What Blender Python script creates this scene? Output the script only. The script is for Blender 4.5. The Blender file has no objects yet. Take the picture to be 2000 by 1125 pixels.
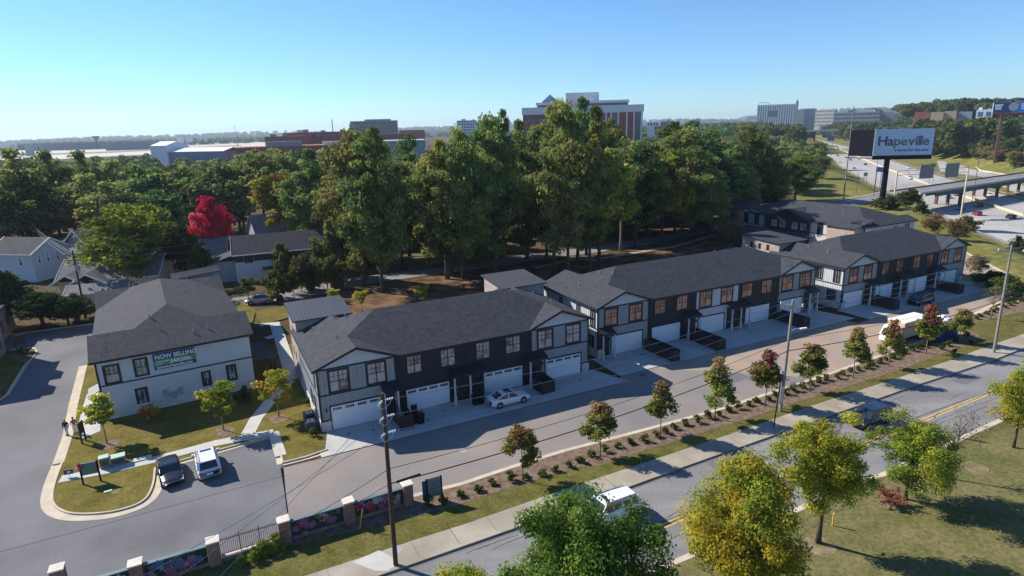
import bpy, math, random
import numpy as np
from mathutils import Vector, Matrix
from mathutils.geometry import tessellate_polygon
R = math.radians
random.seed(7); NP = np.random.RandomState(7)
S = bpy.context.scene
COL = S.collection

# ---------------------------------------------------------------- camera
CAM_H = 29.0; FPX = 1190.0; PITCH = R(14.7); ROLL = R(-1.55)
_fw = Vector((0, math.cos(PITCH), -math.sin(PITCH)))
_rt = Vector((1, 0, 0)); _up = _rt.cross(_fw)
_R = _rt*math.cos(ROLL) + _up*math.sin(ROLL)
_U = -_rt*math.sin(ROLL) + _up*math.cos(ROLL)
cam = bpy.data.objects.new('camera', bpy.data.cameras.new('camera'))
COL.objects.link(cam); S.camera = cam
cam.data.sensor_width = 36; cam.data.lens = FPX/2000*36
cam.data.clip_start = 0.5; cam.data.clip_end = 40000
cam.matrix_world = Matrix(((_R.x, _U.x, -_fw.x, 0), (_R.y, _U.y, -_fw.y, 0), (_R.z, _U.z, -_fw.z, CAM_H), (0, 0, 0, 1)))

# ---------------------------------------------------------------- world, sun, exposure
SUN_EL = 35.3
sdir = Vector((-math.cos(R(25))*math.cos(R(SUN_EL)), math.sin(R(25))*math.cos(R(SUN_EL)), math.sin(R(SUN_EL))))
W = bpy.data.worlds.new('World'); S.world = W; W.use_nodes = True
nt = W.node_tree; bg = nt.nodes['Background']
sky = nt.nodes.new('ShaderNodeTexSky'); sky.sky_type = 'NISHITA'; sky.sun_disc = False
sky.sun_elevation = R(SUN_EL); sky.sun_rotation = math.atan2(sdir.x, sdir.y)
sky.altitude = 300; sky.air_density = 1.0; sky.dust_density = 0.0; sky.ozone_density = 3.0
tint = nt.nodes.new('ShaderNodeVectorMath'); tint.operation = 'MULTIPLY'; tint.inputs[1].default_value = (.63, .885, 1.15)
nt.links.new(sky.outputs[0], tint.inputs[0]); nt.links.new(tint.outputs[0], bg.inputs[0]); bg.inputs[1].default_value = 0.088
sl = bpy.data.lights.new('sun', 'SUN'); sl.energy = 5.0; sl.angle = R(0.5); sl.color = (1.0, 0.93, 0.82)
so = bpy.data.objects.new('sun', sl); COL.objects.link(so)
so.rotation_euler = sdir.to_track_quat('Z', 'Y').to_euler()
S.view_settings.view_transform = 'Standard'; S.view_settings.look = 'None'
S.view_settings.exposure = 0.70; S.view_settings.gamma = 1.0; S.view_settings.use_curve_mapping = False
S.cycles.max_bounces = 6; S.cycles.diffuse_bounces = 2; S.cycles.glossy_bounces = 2
S.cycles.transmission_bounces = 3; S.cycles.transparent_max_bounces = 4; S.cycles.volume_bounces = 0
S.cycles.use_adaptive_sampling = True

# ---------------------------------------------------------------- from a bearing to a point of the ground
def ray(x, y):
    return _fw + _R*((x-1000)/FPX) - _U*((y-562.5)/FPX)
def G(x, y, z=0.0):
    d = ray(x, y); t = (z-CAM_H)/d.z
    return Vector((d.x*t, d.y*t, z))
def AT(x, y, dist):
    d = ray(x, y); k = dist/math.hypot(d.x, d.y)
    return Vector((d.x*k, d.y*k, CAM_H+d.z*k))
def PX(p):
    d = Vector(p)-Vector((0, 0, CAM_H)); z = d.dot(_fw)
    return 1000+FPX*d.dot(_R)/z, 562.5-FPX*d.dot(_U)/z
def HG(xb, yb, yt, z0=0.0):                     # height of what stands at a ground point and reaches up to yt
    p = G(xb, yb, z0); best = (1e9, 0); z = 0.0
    while z < 60:
        e = abs(PX((p.x, p.y, z0+z))[1]-yt)
        if e < best[0]: best = (e, z)
        z += .1
    return best[1]

# ---------------------------------------------------------------- bookkeeping
def tag(o, label=None, cat=None, group=None, kind=None):
    if label: o['label'] = label
    if cat: o['category'] = cat
    if group: o['group'] = group
    if kind: o['kind'] = kind
    return o
def empty(name, loc=(0, 0, 0), rz=0.0, label=None, cat=None, group=None, parent=None, kind=None):
    o = bpy.data.objects.new(name, None); COL.objects.link(o)
    o.location = loc; o.rotation_euler = (0, 0, rz); o.empty_display_size = .2
    if parent: o.parent = parent
    return tag(o, label, cat, group, kind)
CHILD = {}
def put(name, data, parent=None):
    o = bpy.data.objects.new(name, data); COL.objects.link(o)
    if parent: o.parent = parent; CHILD.setdefault(parent.name, []).append(o)
    return o
def dup(root, loc=None, rz=None, label=None, group=None, scale=None, parent=None):
    c = root.copy(); COL.objects.link(c)
    if parent is not None: c.parent = parent
    for ch in CHILD.get(root.name, []):
        k = dup(ch, parent=c); CHILD.setdefault(c.name, []).append(k)
    if loc is not None: c.location = loc
    if rz is not None: c.rotation_euler = (0, 0, rz)
    if scale is not None: c.scale = scale
    if label: c['label'] = label
    if group: c['group'] = group
    return c
class MB:
    def __init__(s): s.v = []; s.f = []; s.m = []; s.mi = 0
    def add(s, vs, fs):
        n = len(s.v); s.v += [tuple(v) for v in vs]
        for f in fs: s.f.append(tuple(i+n for i in f)); s.m.append(s.mi)
        return s
    def box(s, x0, y0, z0, x1, y1, z1):
        return s.add([(x0,y0,z0),(x1,y0,z0),(x1,y1,z0),(x0,y1,z0),(x0,y0,z1),(x1,y0,z1),(x1,y1,z1),(x0,y1,z1)],
            [(3,2,1,0),(4,5,6,7),(0,1,5,4),(1,2,6,5),(2,3,7,6),(3,0,4,7)])
    def bar(s, a, b, w, h=None, n=4, up=(0,0,1)):            # a beam or tube between two points
        a = Vector(a); b = Vector(b); h = h or w; d = (b-a)
        if d.length < 1e-6: return s
        d.normalize(); u = Vector(up)
        if abs(d.dot(u)) > .95: u = Vector((1, 0, 0))
        x = d.cross(u).normalized(); y = x.cross(d).normalized()
        if n == 4: off = [(-w/2,-h/2),(w/2,-h/2),(w/2,h/2),(-w/2,h/2)]
        else: off = [(w/2*math.cos(2*math.pi*i/n), h/2*math.sin(2*math.pi*i/n)) for i in range(n)]
        vs = [a+x*i+y*j for i, j in off]+[b+x*i+y*j for i, j in off]
        return s.add(vs, [(i,(i+1)%n,n+(i+1)%n,n+i) for i in range(n)]+[tuple(range(n))[::-1], tuple(range(n,2*n))])
    def tube(s, pts, rads, n=6):
        pts = [Vector(p) for p in pts]; k0 = len(s.v); x = None
        for i, p in enumerate(pts):
            d = (pts[min(i+1,len(pts)-1)]-pts[max(i-1,0)]).normalized()
            if x is None: x = d.cross(Vector((0,0,1)) if abs(d.z) < .9 else Vector((1,0,0))).normalized()
            x = (x-d*x.dot(d)).normalized(); y = d.cross(x); r = rads[i] if hasattr(rads,'__len__') else rads
            for j in range(n): a = 2*math.pi*j/n; s.v.append(tuple(p+(x*math.cos(a)+y*math.sin(a))*r))
        for i in range(len(pts)-1):
            for j in range(n):
                a = k0+i*n+j; b = k0+i*n+(j+1)%n; s.f.append((a,b,b+n,a+n)); s.m.append(s.mi)
        s.f.append(tuple(k0+j for j in range(n))[::-1]); s.m.append(s.mi)
        s.f.append(tuple(k0+(len(pts)-1)*n+j for j in range(n))); s.m.append(s.mi)
        return s
    def cyl(s, c, r0, z0, z1, n=12, r1=None):
        r1 = r0 if r1 is None else r1
        vs = [(c[0]+r0*math.cos(2*math.pi*i/n), c[1]+r0*math.sin(2*math.pi*i/n), z0) for i in range(n)]
        vs += [(c[0]+r1*math.cos(2*math.pi*i/n), c[1]+r1*math.sin(2*math.pi*i/n), z1) for i in range(n)]
        return s.add(vs, [(i,(i+1)%n,n+(i+1)%n,n+i) for i in range(n)]+[tuple(range(n))[::-1], tuple(range(n,2*n))])
    def prism(s, poly, z0, z1):                              # closed outline (x, y), any shape, extruded upwards
        n = len(poly); area = sum(poly[i][0]*poly[(i+1)%n][1]-poly[(i+1)%n][0]*poly[i][1] for i in range(n))
        if area < 0: poly = poly[::-1]
        tris = tessellate_polygon([[Vector((p[0],p[1],0)) for p in poly]])
        def nrm(t):
            a, b, c = (poly[i] for i in t)
            return t if (b[0]-a[0])*(c[1]-a[1])-(b[1]-a[1])*(c[0]-a[0]) > 0 else t[::-1]
        tris = [nrm(t) for t in tris]
        k = len(s.v)
        s.v += [(p[0],p[1],z1) for p in poly]
        for t in tris: s.f.append(tuple(i+k for i in t)); s.m.append(s.mi)
        if z0 is not None:
            s.v += [(p[0],p[1],z0) for p in poly]
            for i in range(n): j = (i+1)%n; s.f.append((k+n+i,k+n+j,k+j,k+i)); s.m.append(s.mi)
        return s
    def slab(s, poly3, th):                                  # a flat 3-D outline given a thickness downwards
        n = len(poly3); vs = [Vector(p) for p in poly3]
        top = list(range(n)); s.add(vs+[v-Vector((0,0,th)) for v in vs],
            [tuple(top), tuple(range(2*n-1, n-1, -1))]+[(n+i,n+(i+1)%n,(i+1)%n,i) for i in range(n)])
        return s
    def mesh(s, name, mats, smooth=False):
        me = bpy.data.meshes.new(name); me.from_pydata(s.v, [], s.f)
        for m in (mats if isinstance(mats, (list, tuple)) else [mats]): me.materials.append(m)
        if any(s.m): me.polygons.foreach_set('material_index', s.m)
        if smooth: me.polygons.foreach_set('use_smooth', [True]*len(s.f))
        me.update(); return me
    def build(s, name, mats, parent=None, smooth=False):
        return put(name, s.mesh(name, mats, smooth), parent)

# ---------------------------------------------------------------- materials
def mat(name, col, rough=.8, var=0.0, scale=2.0, col2=None, metal=0.0, spec=.3, bump=0.0, bscale=None, detail=4, fine=0.0, fscale=30, contrast=(.35,.65), stretch=None, emit=None):
    m = bpy.data.materials.new(name); m.use_nodes = True; t = m.node_tree; b = t.nodes['Principled BSDF']
    b.inputs['Base Color'].default_value = (*col, 1); b.inputs['Roughness'].default_value = rough
    b.inputs['Metallic'].default_value = metal; b.inputs['Specular IOR Level'].default_value = spec
    if var or col2 or bump or fine:
        tc = t.nodes.new('ShaderNodeTexCoord'); src = tc.outputs['Object']
        if stretch:
            mp = t.nodes.new('ShaderNodeMapping'); mp.inputs['Scale'].default_value = stretch[:3]
            if len(stretch) > 3: mp.inputs['Rotation'].default_value = (0, 0, stretch[3])
            t.links.new(src, mp.inputs[0]); src = mp.outputs[0]
        n = t.nodes.new('ShaderNodeTexNoise'); n.inputs['Scale'].default_value = scale; n.inputs['Detail'].default_value = detail
        t.links.new(src, n.inputs['Vector'])
        r = t.nodes.new('ShaderNodeValToRGB'); r.color_ramp.elements[0].position = contrast[0]; r.color_ramp.elements[1].position = contrast[1]
        c2 = col2 or tuple(c*(1+var) for c in col); c1 = col if col2 else tuple(c*(1-var) for c in col)
        r.color_ramp.elements[0].color = (*c1, 1); r.color_ramp.elements[1].color = (*c2, 1)
        t.links.new(n.outputs[0], r.inputs[0]); out = r.outputs[0]
        if fine:
            n2 = t.nodes.new('ShaderNodeTexNoise'); n2.inputs['Scale'].default_value = fscale; n2.inputs['Detail'].default_value = 3
            t.links.new(tc.outputs['Object'], n2.inputs['Vector'])
            mr = t.nodes.new('ShaderNodeMapRange'); mr.inputs[1].default_value = .3; mr.inputs[2].default_value = .7
            mr.inputs[3].default_value = 1-fine; mr.inputs[4].default_value = 1+fine
            t.links.new(n2.outputs[0], mr.inputs[0])
            mx = t.nodes.new('ShaderNodeVectorMath'); mx.operation = 'SCALE'
            t.links.new(out, mx.inputs[0]); t.links.new(mr.outputs[0], mx.inputs['Scale']); out = mx.outputs[0]
        t.links.new(out, b.inputs['Base Color'])
        if bump:
            n3 = t.nodes.new('ShaderNodeTexNoise'); n3.inputs['Scale'].default_value = bscale or fscale; n3.inputs['Detail'].default_value = 4
            t.links.new(tc.outputs['Object'], n3.inputs['Vector'])
            bp = t.nodes.new('ShaderNodeBump'); bp.inputs['Strength'].default_value = bump; bp.inputs['Distance'].default_value = .05
            t.links.new(n3.outputs[0], bp.inputs['Height']); t.links.new(bp.outputs[0], b.inputs['Normal'])
    if emit: b.inputs['Emission Color'].default_value = (*emit, 1); b.inputs['Emission Strength'].default_value = 1
    return m
def brickmat(name, c1, c2, mortar, scale=1.0, rough=.9, bw=.5, rh=.17, msz=.02, axis='XZ', off=.5, wear=.15):
    m = bpy.data.materials.new(name); m.use_nodes = True; t = m.node_tree; b = t.nodes['Principled BSDF']
    b.inputs['Roughness'].default_value = rough; b.inputs['Specular IOR Level'].default_value = .15
    tc = t.nodes.new('ShaderNodeTexCoord'); sp = t.nodes.new('ShaderNodeSeparateXYZ'); t.links.new(tc.outputs['Object'], sp.inputs[0])
    cb = t.nodes.new('ShaderNodeCombineXYZ')
    if axis == 'XZ':
        ad = t.nodes.new('ShaderNodeMath'); ad.operation = 'ADD'; t.links.new(sp.outputs[0], ad.inputs[0]); t.links.new(sp.outputs[1], ad.inputs[1])
        t.links.new(ad.outputs[0], cb.inputs[0]); t.links.new(sp.outputs[2], cb.inputs[1])
    else:
        t.links.new(sp.outputs[0], cb.inputs[0]); t.links.new(sp.outputs[1], cb.inputs[1])
    br = t.nodes.new('ShaderNodeTexBrick'); t.links.new(cb.outputs[0], br.inputs[0])
    br.inputs['Color1'].default_value = (*c1,1); br.inputs['Color2'].default_value = (*c2,1); br.inputs['Mortar'].default_value = (*mortar,1)
    br.inputs['Scale'].default_value = scale; br.inputs['Brick Width'].default_value = bw; br.inputs['Row Height'].default_value = rh
    br.inputs['Mortar Size'].default_value = msz; br.offset = off
    n = t.nodes.new('ShaderNodeTexNoise'); n.inputs['Scale'].default_value = 1.3; n.inputs['Detail'].default_value = 6; t.links.new(tc.outputs['Object'], n.inputs['Vector'])
    mr = t.nodes.new('ShaderNodeMapRange'); mr.inputs[1].default_value = .3; mr.inputs[2].default_value = .7; mr.inputs[3].default_value = 1-wear; mr.inputs[4].default_value = 1+wear
    t.links.new(n.outputs[0], mr.inputs[0]); mx = t.nodes.new('ShaderNodeVectorMath'); mx.operation = 'SCALE'
    t.links.new(br.outputs[0], mx.inputs[0]); t.links.new(mr.outputs[0], mx.inputs['Scale']); t.links.new(mx.outputs[0], b.inputs['Base Color'])
    return m
def glassmat(name, col, rough=.08, spec=.8, col2=None):
    return mat(name, col, rough=rough, spec=spec, col2=col2, scale=.5) if col2 else mat(name, col, rough=rough, spec=spec)
def leafmat(name, hue=0.03, val=.25):
    m = bpy.data.materials.new(name); m.use_nodes = True; t = m.node_tree; t.nodes.remove(t.nodes['Principled BSDF'])
    out = t.nodes['Material Output']; at = t.nodes.new('ShaderNodeAttribute'); at.attribute_name = 'Col'
    oi = t.nodes.new('ShaderNodeObjectInfo'); hs = t.nodes.new('ShaderNodeHueSaturation')
    m1 = t.nodes.new('ShaderNodeMapRange'); m1.inputs[3].default_value = .5-hue; m1.inputs[4].default_value = .5+hue
    t.links.new(oi.outputs['Random'], m1.inputs[0]); t.links.new(m1.outputs[0], hs.inputs['Hue'])
    mu = t.nodes.new('ShaderNodeMath'); mu.operation = 'MULTIPLY'; mu.inputs[1].default_value = 7.31
    fr = t.nodes.new('ShaderNodeMath'); fr.operation = 'FRACT'
    t.links.new(oi.outputs['Random'], mu.inputs[0]); t.links.new(mu.outputs[0], fr.inputs[0])
    m2 = t.nodes.new('ShaderNodeMapRange'); m2.inputs[3].default_value = 1-val; m2.inputs[4].default_value = 1+val
    t.links.new(fr.outputs[0], m2.inputs[0]); t.links.new(m2.outputs[0], hs.inputs['Value'])
    t.links.new(at.outputs['Color'], hs.inputs['Color'])
    d = t.nodes.new('ShaderNodeBsdfDiffuse'); tr = t.nodes.new('ShaderNodeBsdfTranslucent'); mx = t.nodes.new('ShaderNodeMixShader')
    mx.inputs[0].default_value = .5
    t.links.new(hs.outputs[0], d.inputs[0]); t.links.new(hs.outputs[0], tr.inputs[0])
    t.links.new(d.outputs[0], mx.inputs[1]); t.links.new(tr.outputs[0], mx.inputs[2]); t.links.new(mx.outputs[0], out.inputs[0])
    return m
M = dict(
 asphalt=mat('asphalt', (.145,.144,.152), .9, var=.17, scale=.14, fine=.12, fscale=7, spec=.2, detail=6),
 old_asphalt=mat('old_asphalt', (.205,.20,.20), .9, var=.16, scale=.22, fine=.10, fscale=5, spec=.2, detail=6, stretch=(.35,1.6,1,-R(27))),
 alley=mat('alley_asphalt', (.18,.17,.17), .92, col2=(.27,.23,.20), scale=.13, fine=.08, fscale=5, spec=.2, contrast=(.32,.7), detail=7),
 dusty=mat('dusty_asphalt', (.27,.225,.195), .95, col2=(.36,.27,.20), scale=.2, fine=.08, fscale=5, spec=.15, contrast=(.3,.7), detail=7),
 concrete=mat('concrete', (.42,.41,.385), .9, var=.08, scale=.6, fine=.05, fscale=9, spec=.2),
 sidewalk=mat('sidewalk_concrete', (.27,.235,.185), .9, col2=(.37,.33,.27), scale=.35, fine=.06, fscale=9, spec=.2, detail=6),
 kerb=mat('kerb_concrete', (.50,.43,.33), .9, var=.10, scale=.8, spec=.2),
 bright_concrete=mat('bright_concrete', (.46,.45,.42), .9, var=.06, scale=.8, spec=.2),
 freeway=mat('freeway_concrete', (.36,.345,.33), .9, var=.10, scale=.03, fine=.06, fscale=.6, spec=.2, stretch=(1,.2,1,R(28))),
 lawn=mat('lawn', (.105,.092,.020), .95, col2=(.160,.132,.036), scale=.5, fine=.28, fscale=5, spec=.05, bump=.3, bscale=14, detail=8),
 strip_grass=mat('verge_grass', (.085,.088,.022), .95, col2=(.14,.122,.04), scale=.7, fine=.3, fscale=5, spec=.05, bump=.3, bscale=14, detail=8),
 park_grass=mat('park_grass', (.105,.110,.035), .95, col2=(.175,.150,.070), scale=.22, fine=.3, fscale=4, spec=.05, bump=.35, bscale=12, detail=9),
 bank_grass=mat('bank_grass', (.13,.135,.035), .95, col2=(.20,.175,.055), scale=.05, fine=.3, fscale=.5, spec=.05),
 mulch=mat('mulch', (.125,.088,.062), .95, col2=(.22,.16,.12), scale=2.2, fine=.35, fscale=12, spec=.05, bump=.5, bscale=22),
 straw=mat('pine_straw', (.065,.038,.020), .95, col2=(.19,.115,.065), scale=.35, fine=.35, fscale=4, spec=.05, detail=9),
 soil=mat('woodland_floor', (.05,.045,.02), .95, col2=(.13,.085,.045), scale=.06, fine=.35, fscale=1.5, spec=.05, detail=9),
 white_siding=mat('white_siding', (.52,.54,.55), .6, var=.03, scale=.8, spec=.3),
 dark_siding=mat('charcoal_siding', (.028,.029,.036), .6, var=.08, scale=.8, spec=.3),
 trim=mat('dark_trim', (.022,.024,.032), .5, spec=.3),
 shingle=brickmat('shingles', (.043,.047,.056), (.066,.070,.080), (.030,.033,.040), scale=1.6, bw=.55, rh=.22, msz=.02, axis='XY', wear=.16),
 shingle_brown=brickmat('brown_shingles', (.047,.048,.055), (.070,.071,.079), (.033,.034,.040), scale=1.6, bw=.55, rh=.22, msz=.02, axis='XY', wear=.16),
 shingle_grey=brickmat('grey_shingles', (.17,.17,.18), (.23,.23,.24), (.12,.12,.13), scale=1.6, bw=.55, rh=.22, msz=.02, axis='XY', wear=.16),
 metal_roof=mat('metal_roof', (.085,.088,.10), .5, metal=.35, var=.05, scale=.5),
 brick_pale=brickmat('whitewashed_brick', (.30,.215,.185), (.42,.33,.29), (.38,.33,.30), scale=2.2, bw=.5, rh=.17, msz=.03),
 brick_stone=brickmat('pale_brick', (.52,.49,.48), (.64,.61,.60), (.42,.40,.40), scale=2.2, bw=.5, rh=.17, msz=.03),
 brick_red=brickmat('red_brick', (.20,.085,.055), (.31,.15,.11), (.26,.20,.165), scale=2.2, bw=.5, rh=.17, msz=.03),
 brick_cap=brickmat('pale_cap_brick', (.50,.36,.28), (.62,.50,.42), (.70,.66,.60), scale=3, bw=.5, rh=.25, msz=.06, axis='XY'),
 brick_tan=mat('tan_brick', (.50,.36,.24), .9, var=.05, scale=.2),
 far_brick=mat('far_red_brick', (.34,.105,.07), .9, var=.12, scale=.1),
 far_brick2=mat('far_red_brick_light', (.34,.13,.085), .9, var=.12, scale=.1),
 white_door=mat('garage_door_white', (.72,.73,.75), .45, spec=.4),
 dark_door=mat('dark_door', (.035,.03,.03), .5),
 pane=mat('window_pane', (.20,.185,.18), .12, col2=(.42,.36,.34), scale=1.1, spec=.9, contrast=(.42,.5)),  # reflection of sunlit ground put into the lightened pane colour
 pane_red=mat('window_pane_red', (.24,.085,.06), .12, col2=(.46,.19,.13), scale=1.1, spec=.9, contrast=(.42,.52)),  # reddish reflection of sunlit ground painted into the pane colour
 terminal=mat('terminal_wall', (.13,.15,.18), .8), cable=mat('cable', (.30,.30,.31), .6), seam=mat('roof_seam', (.045,.047,.055), .5),
 pane_b=mat('window_pane_blind', (.34,.32,.31), .2, col2=(.50,.46,.44), scale=.8, spec=.7), pane_c=mat('window_pane_deep', (.06,.07,.08), .08, col2=(.22,.21,.21), scale=1.5, spec=1.0, contrast=(.45,.5)),
 pane_red_b=mat('window_pane_red_light', (.40,.17,.12), .15, col2=(.52,.27,.20), scale=.9, spec=.8), pane_red_c=mat('window_pane_red_deep', (.12,.06,.035), .1, col2=(.30,.14,.09), scale=1.6, spec=.9, contrast=(.44,.52)),  # lighter and deeper variants of the painted red reflection
 pane_dark=mat('window_pane_dark', (.02,.025,.03), .1, spec=.9),
 far_glass=mat('far_glass', (.05,.07,.10), .2, spec=.8),
 blue_glass=mat('blue_glass', (.08,.15,.28), .2, spec=.8),
 wood_dark=mat('dark_wood', (.045,.032,.030), .8, var=.2, scale=3),
 pole_wood=mat('creosote_wood', (.075,.045,.035), .85, var=.25, scale=4),
 pole_grey=mat('weathered_grey_pole', (.24,.22,.20), .85, var=.12, scale=2),
 bark=mat('bark', (.075,.058,.045), .95, var=.3, scale=3, bump=.4),
 bark_pale=mat('pale_bark', (.20,.165,.13), .95, var=.2, scale=3),
 white=mat('white_paint', (.78,.78,.77), .5), black=mat('black_paint', (.012,.012,.014), .4), black_matt=mat('matt_black', (.014,.014,.020), 1.0, spec=0.0),
 rubber=mat('rubber', (.012,.012,.013), .85), steel=mat('galvanised_steel', (.42,.43,.44), .4, metal=.6),
 alu=mat('aluminium', (.65,.66,.68), .35, metal=.7), insul=mat('insulator', (.70,.71,.70), .3),
 yellow=mat('road_yellow', (.62,.40,.07), .8, var=.15, scale=3), paint_white=mat('road_white', (.62,.62,.60), .8, var=.12, scale=2),
 far_white=mat('far_white', (.70,.71,.72), .7), far_grey=mat('far_grey', (.30,.31,.33), .8), far_dark=mat('far_dark', (.07,.08,.10), .7),
 far_beige=mat('far_beige', (.52,.45,.38), .8), far_green=mat('far_green_glass', (.13,.18,.19), .5),
 airfield=mat('airfield_concrete', (.50,.46,.40), .9, var=.10, scale=.004), airfield_grass=mat('airfield_grass', (.22,.20,.11), .95, var=.15, scale=.004),
 girder=mat('bridge_girder', (.045,.07,.075), .6), rust=mat('bridge_column', (.16,.085,.065), .85, var=.15, scale=.3),
 green_sign=mat('sign_green', (.01,.16,.10), .5), sign_blue=mat('sign_blue', (.02,.10,.35), .5), sign_back=mat('sign_back', (.17,.19,.19), .6),
 banner_navy=mat('banner_navy', (.015,.05,.16), .5), banner_green=mat('banner_green', (.11,.30,.06), .5), letter_white=mat('letter_white', (.75,.77,.80), .5),
 bill_pale=mat('billboard_pale', (.50,.60,.76), .6), sign_blue2=mat('billboard_blue', (.01,.20,.62), .5), bare=mat('bare_ground', (.15,.125,.06), .95, col2=(.24,.19,.12), scale=1.2, fine=.3, fscale=6, spec=.05), pink=mat('pink', (.50,.05,.16), .6),
 box_green=mat('utility_green', (.16,.22,.14), .5, var=.05), mint=mat('transformer_mint', (.40,.52,.44), .5, var=.05),
 cloth_red=mat('red_panel', (.35,.04,.03), .7), skin_brown=mat('skin', (.22,.11,.07), .6), hair=mat('hair', (.012,.01,.01), .8),
 jacket=mat('navy_jacket', (.012,.014,.028), .8), trousers=mat('pale_trousers', (.50,.50,.56), .8), tan=mat('tan_top', (.34,.22,.13), .8), cap=mat('pale_cap', (.5,.5,.5), .8),
 shoe=mat('shoe', (.015,.015,.02), .6), shoe_blue=mat('blue_shoe', (.05,.12,.25), .6),
)
LEAF = leafmat('leaves'); LEAF_NEAR = leafmat('leaves_near', .004, .06)
def carpaint(name, c, rough=.25, metal=.0): 
    m = mat(name, c, rough, metal=metal, spec=.6); m.node_tree.nodes['Principled BSDF'].inputs['Coat Weight'].default_value = .6
    return m
PAINT = dict(white=carpaint('car_white', (.72,.73,.75)), black=carpaint('car_black', (.015,.013,.018)), blue_black=carpaint('car_blue_black', (.012,.02,.035)),
  silver=carpaint('car_silver', (.38,.39,.41), metal=.3), blue=carpaint('car_blue', (.02,.10,.45)), cyan=carpaint('car_light_blue', (.03,.40,.62)), red=carpaint('car_red', (.32,.02,.03)), grey=carpaint('car_grey', (.12,.12,.13)))
CARGLASS = mat('car_glass', (.02,.028,.035), .06, spec=1.0); LIGHT = mat('headlamp', (.7,.72,.75), .15, spec=.9); TAIL = mat('tail_lamp', (.35,.02,.02), .25, spec=.7)
RIM = mat('wheel_rim', (.30,.31,.33), .35, metal=.7)

def lettering(parent, body, size, m, loc, rot, scale=(1,1,1), offset=0.0, extrude=.003, name='lettering'):
    c = bpy.data.curves.new('tmp', 'FONT'); c.body = body; c.size = size; c.offset = offset; c.extrude = extrude; c.resolution_u = 3
    t = bpy.data.objects.new('tmp', c); me = t.to_mesh().copy(); t.to_mesh_clear(); bpy.data.objects.remove(t); me.name = name
    me.materials.clear(); me.materials.append(m); o = put(name, me, parent); o.location = loc; o.rotation_euler = rot; o.scale = scale; return o
# ---------------------------------------------------------------- terrain
MED = [(60,-300),(105,-60),(150,110),(193,240),(258,411),(304,518),(402,751),(607,1297),(900,2100),(1400,3500)]
MED = np.array(MED, float)
def med_sd(x, y):
    x = np.asarray(x, float); y = np.asarray(y, float); best = np.full(x.shape, 1e9); sg = np.zeros(x.shape)
    for a, b in zip(MED[:-1], MED[1:]):
        d = b-a; L = math.hypot(*d); t = np.clip(((x-a[0])*d[0]+(y-a[1])*d[1])/L**2, 0, 1)
        px = a[0]+t*d[0]; py = a[1]+t*d[1]; ds = np.hypot(x-px, y-py); s = ((x-a[0])*d[1]-(y-a[1])*d[0])/L
        m = ds < best; best = np.where(m, ds, best); sg = np.where(m, np.sign(s), sg)
    return best*sg
def ss(a, b, x): t = np.clip((x-a)/(b-a), 0, 1); return t*t*(3-2*t)
def TZ(x, y):
    d = med_sd(x, y); x = np.asarray(x, float); y = np.asarray(y, float)
    e = 26*ss(620, 900, y)
    z = np.where(d < 0, -7.1*ss(-46, -29, d+e), -7.1*(1-ss(52, 74, d)))
    fade = 1-ss(1500, 2200, y)
    rr = np.hypot(x, y)
    z = z + 30*ss(70, 420, d)*ss(260, 700, rr)*(1-.45*ss(1500, 4000, rr))
    z = z + 26*ss(480, 1200, d)*(1-.6*ss(2500, 5000, rr))
    z = z + 10*ss(700, 1600, rr)*ss(-700, -60, d)*(d < 0)*ss(.12,.30, x/np.maximum(y,1))
    z = z + 0*fade
    z = z + 88*ss(4800, 7800, rr)*(.75+.25*np.sin(x*.0016+1)+.18*np.sin(x*.0041))*ss(-.9, .9, x/np.maximum(y, 1)+.45)
    return z
def TP(x, y):                                     # meet the terrain along a bearing
    z = 0.0
    for _ in range(14):
        p = G(x, y, z) if ray(x, y).z < 0 else AT(x, y, 1500)
        z = .5*z+.5*float(TZ(p.x, p.y))
    return Vector((p.x, p.y, float(TZ(p.x, p.y))))
def haze():
    m = bpy.data.materials.new('haze'); m.use_nodes = True; t = m.node_tree; t.nodes.remove(t.nodes['Principled BSDF'])
    v = t.nodes.new('ShaderNodeVolumePrincipled'); v.inputs['Density'].default_value = .00009; v.inputs['Color'].default_value = (.66,.80,.96,1); v.inputs['Anisotropy'].default_value = .2
    t.links.new(v.outputs[0], t.nodes['Material Output'].inputs['Volume'])
    tag(MB().box(-9800,-9900,-12,9800,9900,150).build('haze', m), kind='stuff')
haze()
def terrain():
    rads = np.concatenate([np.linspace(0, 120, 16), np.linspace(130, 700, 90), np.geomspace(715, 9500, 84)])
    n = 300; angs = np.linspace(R(-35), R(215), n)
    xs = (rads[:, None]*np.cos(angs)[None]).ravel(); ys = (rads[:, None]*np.sin(angs)[None]).ravel()-60
    zs = TZ(xs, ys)-.06
    me = bpy.data.meshes.new('terrain'); nr = len(rads)
    i = np.arange(nr-1)[:, None]*n+np.arange(n-1)[None]; f = np.stack([i, i+n, i+n+1, i+1], -1).reshape(-1, 4)
    me.from_pydata(np.stack([xs, ys, zs], 1).tolist(), [], f.tolist())
    me.polygons.foreach_set('use_smooth', [True]*len(f))
    me.materials.append(M['soil']); me.materials.append(M['bank_grass'])
    c = f.mean(1).astype(int); d = med_sd(xs[f].mean(1), ys[f].mean(1))
    gi = ((d > -75) & (d < 72)).astype(int); me.polygons.foreach_set('material_index', gi.tolist()); me.update()
    tag(put('terrain', me), kind='structure')
terrain()
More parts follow.
